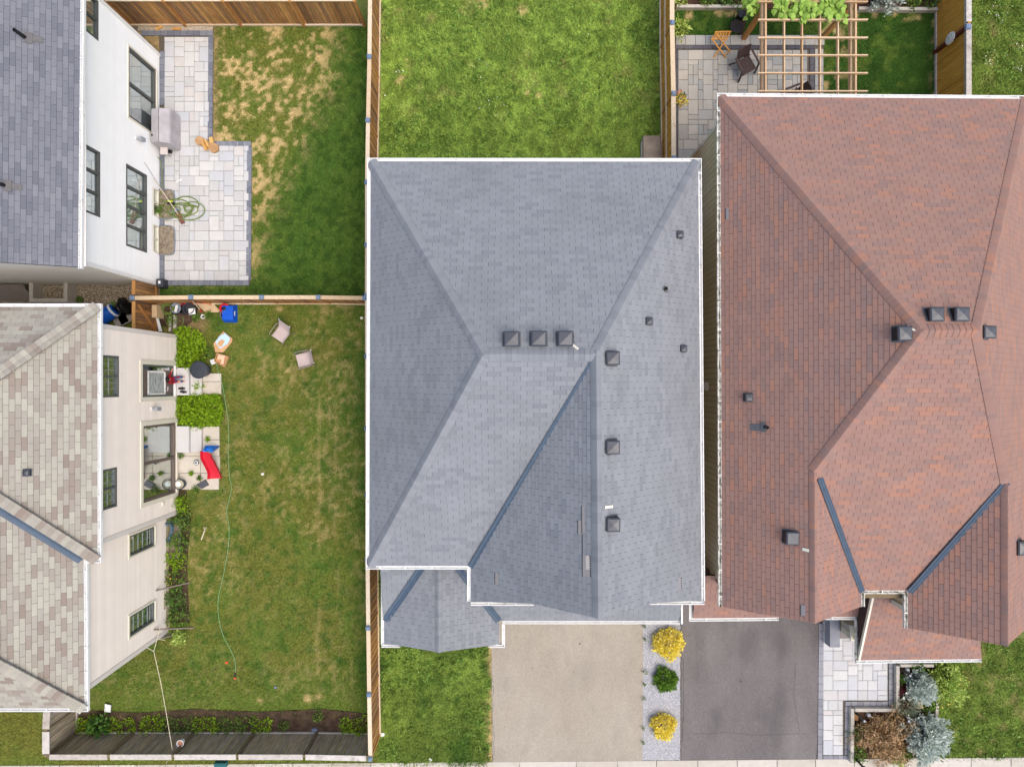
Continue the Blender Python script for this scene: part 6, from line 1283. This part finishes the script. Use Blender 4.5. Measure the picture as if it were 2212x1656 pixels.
# bright green ground cover beside the beige house
def cover(label, uvs, h, n, m, leaf, seed, cat="plant", name="ground_cover_plant"):
    xs = [P(u, v) for u, v in uvs]; x0, x1 = min(p.x for p in xs), max(p.x for p in xs); y0, y1 = min(p.y for p in xs), max(p.y for p in xs); g_ = np.random.default_rng(seed)
    px, py = g_.uniform(x0 - .08, x1 + .08, n), g_.uniform(y0 - .08, y1 + .08, n); ins = np.zeros(n, bool); jx, jy = px + .25 * (fbm(px, py, 2.2, 1) - .5), py + .25 * (fbm(px, py, 2.2, 3) - .5); j = len(xs) - 1
    for i in range(len(xs)):
        a, b = xs[i], xs[j]; cnd = ((a.y > jy) != (b.y > jy)) & (jx < (b.x - a.x) * (jy - a.y) / (b.y - a.y + 1e-9) + a.x); ins ^= cnd; j = i
    px, py = px[ins], py[ins]; f_ = fbm(px, py, 4.5, 2); keep = f_ > .3; px, py, f_ = px[keep], py[keep], f_[keep]
    t = thing(name, label, cat, ((x0 + x1) / 2, (y0 + y1) / 2, .0)); z = h * (.35 + .9 * (f_ - .3)) * g_.uniform(.55, 1.1, len(px)); pts = np.c_[px, py, z]
    leafcloud("foliage", pts, leaf, m, t, aspect=1.9, up=.45, kind="stuff", fold=.15); k = MB()
    for i in range(14): q = rnd.randrange(len(px)); k.tube([(px[q], py[q], 0), (px[q] + .03, py[q], z[q])], .008, 5)
    k.build("stem", M_stem, t, kind="stuff")
cover("square bright lime green plant clump between gate bed and black bin", [(381, 712), (398, 706), (432, 712), (447, 735), (452, 765), (446, 790), (430, 800), (381, 796)], .5, 5200, M_lime, .085, 1)
cover("wide bright lime green plant clump between the two door steps", [(380, 858), (400, 853), (440, 850), (478, 852), (487, 868), (485, 900), (478, 919), (432, 926), (380, 918)], .42, 7000, M_lime, .08, 2)
for i, (u, v, r, m, lb) in enumerate(((395, 1085, .35, M_lime, "lime leaved plant at the start of the wall bed below the slabs"), (398, 1120, .4, M_mid, "leafy plant by the wall bed near the corner trim"), (393, 1165, .42, M_mid, "leafy plant beside the hose filled window well"), (387, 1205, .45, M_lime, "bright leafy plant in the wall bed above the orange flowers"), (383, 1246, .48, M_mid, "plant with orange and yellow flowers under the leaning stake"), (386, 1290, .45, M_grn, "dark leafy plant beside the basement window of the beige house"), (391, 1330, .45, M_mid, "leafy plant before the house corner stakes"), (392, 1372, .3, M_ros, "pale leafy plant at the corner of the beige house"))):
    p = P(u, v); bush("wall_bed_plant", lb, "plant", (p.x, p.y, .02), r, .42, 420, .085, m, 40 + i, radial=False, lump=.35)
p = P(381, 1248); leafcloud("flower_heads", foliage_pts((p.x, p.y, .05), .35, .5, 30, 9)[0], .07, M_yfl, aspect=1.0, up=.2); tag(bpy.data.objects["flower_heads"], "orange yellow flowers over the wall bed", "flowers")
for i, (u0, u1, n, m, h, lb) in enumerate(((176, 208, 900, M_lime, .4, "lime ground cover at the beige house end of the street bed"), (242, 292, 800, M_lime, .35, "lime ground cover beside the big leaved plant in the street bed"), (312, 352, 900, M_lime, .35, "lime ground cover left of the twine in the street bed"), (354, 418, 900, M_mid, .3, "green ground cover right of the twine in the street bed"), (422, 470, 900, M_lime, .3, "lime ground cover under the third fence panel"), (472, 548, 1200, M_mid, .28, "green ground cover under the fourth fence panel"), (548, 585, 700, M_lime, .28, "lime ground cover next to the bare soil"), (742, 792, 1000, M_lime, .35, "lime ground cover at the long fence end of the street bed"))):
    cover(lb, [(u0 - 6, 1552), (u0 + 4, 1542), ((u0 + u1) / 2, 1549), (u1 - 3, 1540), (u1 + 9, 1556), (u1 + 2, 1579), (u0 - 4, 1579)], h, n, m, .075, 60 + i)
p = P(220, 1560); bush("big_leaved_plant", "dark big leaved plant in the street bed", "plant", (p.x, p.y, 0), .42, .5, 260, .17, M_grn, 77, aspect=1.3, radial=False)
for i, (u, v, lb) in enumerate(((690, 1543, "small plant at the lawn edge of the bare soil"), (616, 1562, "weed in the bare soil of the street bed"))): p = P(u, v); bush("wall_bed_plant", lb, "plant", (p.x, p.y, 0), .25, .25, 160, .07, M_mid, 80 + i, radial=False)
# shrubs in the stone strip
for i, (u, v, r, m, n, lb) in enumerate(((1441, 1384, .60, M_yel, 2300, "large golden shrub in the stone strip next to the garage"), (1435, 1463, .43, M_shr2, 1700, "round dark green shrub in the stone strip"), (1431, 1562, .48, M_yel, 1700, "smaller golden shrub in the stone strip near the pavement"))):
    p = P(u, v); bush("shrub", lb, "shrub", (p.x, p.y, .01), r, r * 1.05, n, .085 if m is M_yel else .1, m, 90 + i, lump=.2, aspect=1.5)
for i, (u, v, r) in enumerate(((1391, 1350, .07), (1392, 1378, .06), (1391, 1448, .12), (1390, 1475, .07), (1390, 1506, .08), (1389, 1570, .08), (1388, 1600, .06))): p = P(u, v); bush("edge_weed", "small green weed at the edge of the beige driveway", "weed", (p.x, p.y, .02), r, .1, 40, .05, M_mid, 110 + i, radial=False, group="weeds along the driveway edge", stems=2)
g9 = np.random.default_rng(5); fl = np.concatenate([np.c_[g9.normal(GX(u), .42, n), g9.normal(GY(v), .42, n), np.full(n, .03)] for u, v, n in ((1438, 1388, 30), (1430, 1566, 26))]); fl = fl[(fl[:, 0] > GX(1391)) & (fl[:, 0] < GX(1480))]
tag(leafcloud('fallen_leaves', fl, .045, M_yel, aspect=1.5, up=.1), 'fallen golden leaves scattered on the stone strip', 'leaves')
# spruces: a trunk and whorls of needle tufts
def spruce(label, c, r, h, n, leaf, seed):
    t = thing("blue_spruce", label, "shrub", c); g_ = np.random.default_rng(seed); nb = 110; P_, D_ = [], []; k = MB()
    k.tube([(c[0], c[1], 0), (c[0], c[1], h * .9)], .05, 6, r2=.015)
    for b in range(nb):
        zz = g_.random() ** .8; a = b * 2.399 + g_.uniform(-.3, .3); L = r * (1.05 - .75 * zz) * g_.uniform(.7, 1.15) ; z0 = .1 + h * zz * .85; e = np.array([math.cos(a), math.sin(a), .28]); k.tube([(c[0], c[1], z0), tuple(np.array([c[0], c[1], z0]) + e * L)], .014, 4, r2=.005)
        m_ = int(n / nb * (.4 + 1.2 * (L / r))); s_ = g_.random(m_) ** .6; off = g_.normal(size=(m_, 3)) * .05 * (1.2 - s_[:, None] * .4); P_.append(np.array([c[0], c[1], z0]) + e * (L * s_)[:, None] + off); q = e + g_.normal(size=(m_, 3)) * .55; q[:, 2] = np.abs(q[:, 2]) + .25; D_.append(q / np.linalg.norm(q, axis=1, keepdims=True))
    k.build("trunk", M_stem, t); leafcloud("crown", np.concatenate(P_), leaf, M_blu, t, aspect=2.4, up=.7, nrm=np.concatenate(D_), kind=None, fold=-.1)
p = Z(6, 1040, 455); spruce("smaller blue spruce bush beside the rose bush", (p.x, p.y, .03), .70, .8, 3600, .14, 1); p = Z(6, 1110, 1140); spruce("larger blue spruce bush at the pavement end of the bed", (p.x - .1, p.y, .03), 1.06, 1.0, 5600, .165, 2); p = G(3, 0, 960, 40); spruce("blue spruce at the back of the pergola garden", (p.x + .0, p.y + .1, .03), .85, 1.5, 3600, .13, 3)
p = Z(6, 520, 1170); bush("brown_shrub", "rusty brown twiggy shrub in the front bed", "shrub", (p.x - .03, p.y, .03), .98, .8, 5600, .13, M_brn, 130, aspect=4.5, lump=.5, up=.5, stems=16, radial=False)
p = Z(6, 1390, 420); bush("rose_bush", "pale green rose bush with yellow blooms beside the lawn", "shrub", (p.x, p.y, .03), .78, .75, 1900, .12, M_ros, 131, lump=.4)
g_r = bpy.data.objects["rose_bush"]; pts, d = foliage_pts((p.x + .1, p.y - .1, .05), .85, .7, 60, 132); ok = (pts[:, 1] < p.y - .1) | (pts[:, 0] > p.x + .45); leafcloud("bloom", pts[ok], .1, M_yfl, g_r, aspect=1.0, up=.3, kind=None)
p = Z(6, 870, 740); bush("blue_grass_tuft", "tuft of blue grey ornamental grass beside the cream boulder", "plant", (p.x, p.y, .03), .42, .3, 900, .22, M_fescue, 133, aspect=14, lump=.1, stems=3)
for i, (x, y, r, m, lb) in enumerate(((810, 500, .25, M_red_l, "dark red plant along the low wall of the upper bed"), (830, 640, .3, M_red_l, "dark red plant before the blue grass tuft"), (810, 380, .2, M_mid, "small green plant under the path lamp in the upper bed"), (190, 1130, .34, M_grn, "dark green plant between walkway wall and brown shrub"), (185, 1430, .36, M_mid, "bright green plant at the pavement corner of the bed"), (880, 1440, .26, M_mid, "green plant under the pale boulder"), (760, 1500, .3, M_ros, "yellow green tuft at the pavement edge of the brown shrub"), (1180, 760, .35, M_mid, "leafy plant between boulder and low wall"), (1040, 210, .3, M_grn, "dark plant against the porch side wall"))):
    p = Z(6, x, y); bush("bed_plant", lb, "plant", (p.x, p.y, .03), r, r * .8, 260, .09, m, 140 + i, radial=False, lump=.35)
# rear bed of the pergola garden
for i, (x, y, r, m, lb) in enumerate(((180, 40, .35, M_ros, "variegated plant at the fence end of the rear bed"), (650, 50, .3, M_mid, "pale leafed plant in the rear bed"), (930, 40, .32, M_grn, "silver green plant in the rear bed"), (1200, 40, .45, M_grn, "dark green shrub in the rear bed beside the vine"))): p = Z(4, x, y); bush("bed_plant", lb, "plant", (p.x, p.y, .03), r, r, 300, .09, m, 160 + i, radial=False)
for i, (x, y, r, m, lb) in enumerate(((1220, 30, .4, M_mid, "green shrub right of the rear blue spruce"), (1370, 20, .4, M_grn, "dark shrub by the stained fence corner"))): p = G(3, 0, x, y); bush("bed_plant", lb, "plant", (p.x, p.y, .03), r, r, 300, .09, m, 170 + i, radial=False)
p = Z(4, 200, 500, .6); bush("trailing_plant", "yellow green trailing plant hung on the patio fence", "plant", (p.x, p.y, .4), .32, .6, 420, .13, M_ros, 180, aspect=3, lump=.4)
p = G(2, 0, 1450, 860, 1.0); fbk = bush("flower_basket", "hanging basket of yellow and pink flowers on the fence post", "flower basket", (p.x, p.y, .8), .25, .3, 120, .1, M_mid, 181, lump=.3); leafcloud("yellow_bloom", foliage_pts((p.x + .02, p.y - .05, .9), .27, .3, 90, 5)[0], .1, M_yfl, fbk, aspect=1.1, up=.3, kind=None); leafcloud("pink_bloom", foliage_pts((p.x - .05, p.y + .2, .9), .12, .25, 40, 6)[0], .09, M_pfl, fbk, aspect=1.1, up=.3, kind=None)
# vine: large single leaves over the pergola end
vn = thing("climbing_vine", "lush large leaved vine spilling over the far end of the pergola", "vine", (10.8, 14.0, 0)); lvm = []
for q in range(4):
    k = MB(); s_ = .2 + .015 * q; out = [(0, 0), (.28, .3), (.5, .42), (.42, .12), (.75, .0), (1.05, -.0 + .0)]; top_ = [(0, 0, 0), (.1, .38, -.04), (.42, .44, -.05), (.75, .22, -.05), (1.05, 0, -.14), (.75, -.22, -.05), (.42, -.44, -.05), (.1, -.38, -.04)]
    k.v = [(x * s_, y * s_, z * s_) for x, y, z in top_] + [(.45 * s_, 0, .05 * s_)]
    for i in range(8): k.face((i, (i + 1) % 8, 8))
    lvm.append(k.mesh("leaf", M_vine))
rv = random.Random(4)
for i in range(300):
    u, v = rv.uniform(1672, 1826), -38 + 80 * rv.random() ** .8; edge = 34 + 8 * math.sin(u * .07) + 5 * math.sin(u * .19)
    if v > edge: continue
    if u < 1690 and v > 28: continue
    p = P(u, v, PZ + .16 + rv.uniform(-.12, .2)); a = -math.pi / 2 + rv.gauss(0, .7); o = bpy.data.objects.new("leaf", rv.choice(lvm)); link(o, vn, Matrix.Translation(p) @ Matrix.Rotation(a, 4, 'Z') @ Matrix.Rotation(rv.uniform(.1, .6), 4, 'Y') @ Matrix.Rotation(rv.gauss(0, .25), 4, 'X'))
for i in range(60):
    u, v = rv.gauss(1632, 9), rv.gauss(8, 13); p = P(u, v, 2.1 + rv.uniform(-.6, .4)); o = bpy.data.objects.new("leaf", rv.choice(lvm)); link(o, vn, Matrix.Translation(p) @ Matrix.Rotation(rv.uniform(-3, 0), 4, 'Z') @ Matrix.Rotation(rv.uniform(.1, .7), 4, 'Y'))
for i in range(9): u = 1640 + 20 * i; MB().tube(smooth_path([P(u, 4, .1), P(u + rv.uniform(-8, 8), 6, 1.5), P(u + rv.uniform(-10, 10), 8, PZ)]), .02, 5).build("stem", M_stem, vn)
# weeds in window well, passage and slab joints
for i, (p, r, lb) in enumerate(((G(0, 1, 1385, 160), .22, "leafy weed growing in the window well"), (G(0, 1, 625, 910), .16, "weed on the gravel beside the concrete well"), (G(0, 1, 705, 930), .16, "second weed on the passage gravel"), (Z(3, 620, 1270), .13, "weed in the slab joint beside the graphite tray"), (Z(3, 800, 470), .12, "weed in the slab joint by the blue ladder"), (Z(3, 560, 1500), .2, "weed at the lower edge of the slabs"), (Z(3, 230, 800), .2, "weed at the corner of the sliding door steps"), (Z(3, 455, 1175), .1, "weed in the slab joint under the football"), (Z(1, 1000, 500), .25, "spiky weed between bucket and white pot"), (Z(1, 1250, 450), .2, "star shaped weed right of the white pot"), (Z(2, 1240, 570), .3, "weed strip beside the door steps"), (Z(1, 1280, 1230), .3, "leafy weed between lime clump and box"), (Z(1, 520, 560), .35, "tall weeds over the heaped hose by the gate"), (G(0, 1, 1000, 1030), .3, "weeds around the blue barrel"), (G(0, 1, 985, 985), .2, "weed beside the garbage bag"))):
    bush("weed_clump", lb, "weed", (p.x, p.y, .03), r * .75, r * .6, int(500 * r + 40), .07, M_lime if i % 3 == 1 else M_mid, 200 + i, radial=False, lump=.35, stems=3)

# ------------------------------------------------------------------ the seated child
def child():
    W3 = lambda x, y, z: (-13.42 + x, .16 + y, z); J = {}; E = []; V_ = []; R_ = []
    def add(n, p, r): J[n] = len(V_); V_.append(W3(*p)); R_.append(r)
    add('pelvis', (0, 0, .52), .10); add('waist', (.0, 0, .64), .085); add('chest', (.01, 0, .78), .095); add('neck', (.02, 0, .88), .042); add('head', (.045, 0, .965), .072); add('crown', (.05, 0, 1.05), .068)
    for s_, n in ((1, 'L'), (-1, 'R')):
        y = s_; add('hip' + n, (.05, .07 * y, .50), .07); add('knee' + n, (.30, .085 * y + .01, .545), .052); add('ank' + n, (.34, .09 * y + .01, .42), .034); add('toe' + n, (.43, .095 * y + .01, .385), .026)
        add('sho' + n, (.0, .12 * y, .82), .048)
    add('elbL', (-.0, .22, .70), .034); add('wriL', (.06, .33, .74), .024); add('handL', (.09, .37, .75), .024); add('elbR', (.04, -.17, .66), .034); add('wriR', (.2, -.1, .60), .024); add('handR', (.26, -.08, .59), .024)
    for a, b in (('pelvis', 'waist'), ('waist', 'chest'), ('chest', 'neck'), ('neck', 'head'), ('head', 'crown'), ('chest', 'shoL'), ('chest', 'shoR'), ('shoL', 'elbL'), ('elbL', 'wriL'), ('wriL', 'handL'), ('shoR', 'elbR'), ('elbR', 'wriR'), ('wriR', 'handR'), ('pelvis', 'hipL'), ('pelvis', 'hipR'), ('hipL', 'kneeL'), ('hipR', 'kneeR'), ('kneeL', 'ankL'), ('kneeR', 'ankR'), ('ankL', 'toeL'), ('ankR', 'toeR')): E.append((J[a], J[b]))
    me = bpy.data.meshes.new("body_rig"); me.from_pydata(V_, E, []); o = bpy.data.objects.new("body_rig", me); COL.objects.link(o)
    sk = o.modifiers.new("skin", 'SKIN'); sk.use_smooth_shade = True
    for i, sv in enumerate(me.skin_vertices[0].data): sv.radius = (R_[i], R_[i]); sv.use_root = (i == J['pelvis'])
    ss_ = o.modifiers.new("sub", 'SUBSURF'); ss_.levels = 2; ss_.render_levels = 2
    dg = bpy.context.evaluated_depsgraph_get(); ev = o.evaluated_get(dg); bm_ = bpy.data.meshes.new_from_object(ev); bpy.data.objects.remove(o)
    skin = mat("skin", [lin(206, 150, 118)], na=.03, rough=.55); shirt = mat("red_plaid", [lin(150, 22, 34), lin(184, 36, 44), lin(84, 16, 28), lin(196, 60, 64)], ns=60, na=.2, rough=.85); jeans = mat("blue_jeans", [lin(46, 62, 110), lin(60, 78, 124)], ns=20, na=.12, rough=.85)
    bm_.materials.clear(); [bm_.materials.append(m) for m in (skin, shirt, jeans)]
    for f_ in bm_.polygons:
        c = f_.center; x, y, z = c.x + 13.42, c.y - .16, c.z; f_.use_smooth = True
        if z > .895: k = 0
        elif y > .29 or (x > .21 and z > .56 and abs(y + .08) < .05 and z < .64 and x > .235): k = 0
        elif z < .44: k = 0
        elif z < .575 and (x > .1 or z < .56): k = 2
        else: k = 1
        f_.material_index = k
    t = thing("person", "seated child in red plaid shirt and blue jeans on the door step", "person", (-13.3, .16, .36)); b = bpy.data.objects.new("body", bm_); link(b, t)
    hm = mat("black_hair", [lin(22, 18, 18)], na=.2, rough=.5); k = MB(); n = 18; c = Vector(W3(.035, 0, 1.0))
    for i in range(9):
        ph_ = i / 8 * math.pi * .58
        for j in range(n):
            a = 2 * math.pi * j / n; fr = math.cos(a); lim = .62 if fr > .5 else 1.0; p_ = ph_ * lim; rr_ = .098 * (1 + .04 * math.sin(7 * a + i)); k.v.append(tuple(c + Vector((math.sin(p_) * math.cos(a) * rr_ * 1.05, math.sin(p_) * math.sin(a) * rr_, math.cos(p_) * rr_ * 1.12 + .0))))
    for i in range(8):
        for j in range(n): jj = (j + 1) % n; k.face((i * n + j, i * n + jj, (i + 1) * n + jj, (i + 1) * n + j))
    k.build("hair", hm, t, smooth=True)
    fc = MB(); c = Vector(W3(.118, 0, .985))
    for y in (-.028, .028): fc.lathe([(.001, -.008), (.009, 0), (.001, .008)], c + Vector((.0, y, .012)), 8)
    fc.build("eyes", M_black, t); fn = MB(); fn.bar(c + Vector((-.005, 0, .012)), c + Vector((.014, 0, -.016)), .016, .014); fn.build("nose", skin, t); fm = MB(); fm.box(c + Vector((-.004, 0, -.045)), (.012, .036, .009)); fm.build("mouth", mat("lips", [lin(170, 90, 84)], na=0), t)
    for s_ in (-1, 1): MB().lathe([(.004, -.02), (.014, -.01), (.014, .012), (.004, .02)], W3(.03, s_ * .078, .97), 8).build("ear", skin, t, smooth=True)
    for (hp_, dr) in (((.09, .37, .75), Vector((.5, .8, .1))), ((.26, -.08, .59), Vector((1, .15, -.1)))):
        base = Vector(W3(*hp_)); dr = dr.normalized(); sd_ = dr.cross(Vector((0, 0, 1))).normalized()
        for q in range(4): a0 = base + sd_ * (.014 * (q - 1.5)); L = (.036, .042, .040, .032)[q]; MB().tube([a0 + dr * .008, a0 + dr * (.012 + L * .6), a0 + dr * (.012 + L) + Vector((0, 0, -.014))], .0065, 5, r2=.005).build("finger", skin, b)
        a0 = base - sd_ * .022; MB().tube([a0, a0 + dr * .018 - sd_ * .012, a0 + dr * .036 - sd_ * .012], .007, 5, r2=.0055).build("thumb", skin, b)
child()
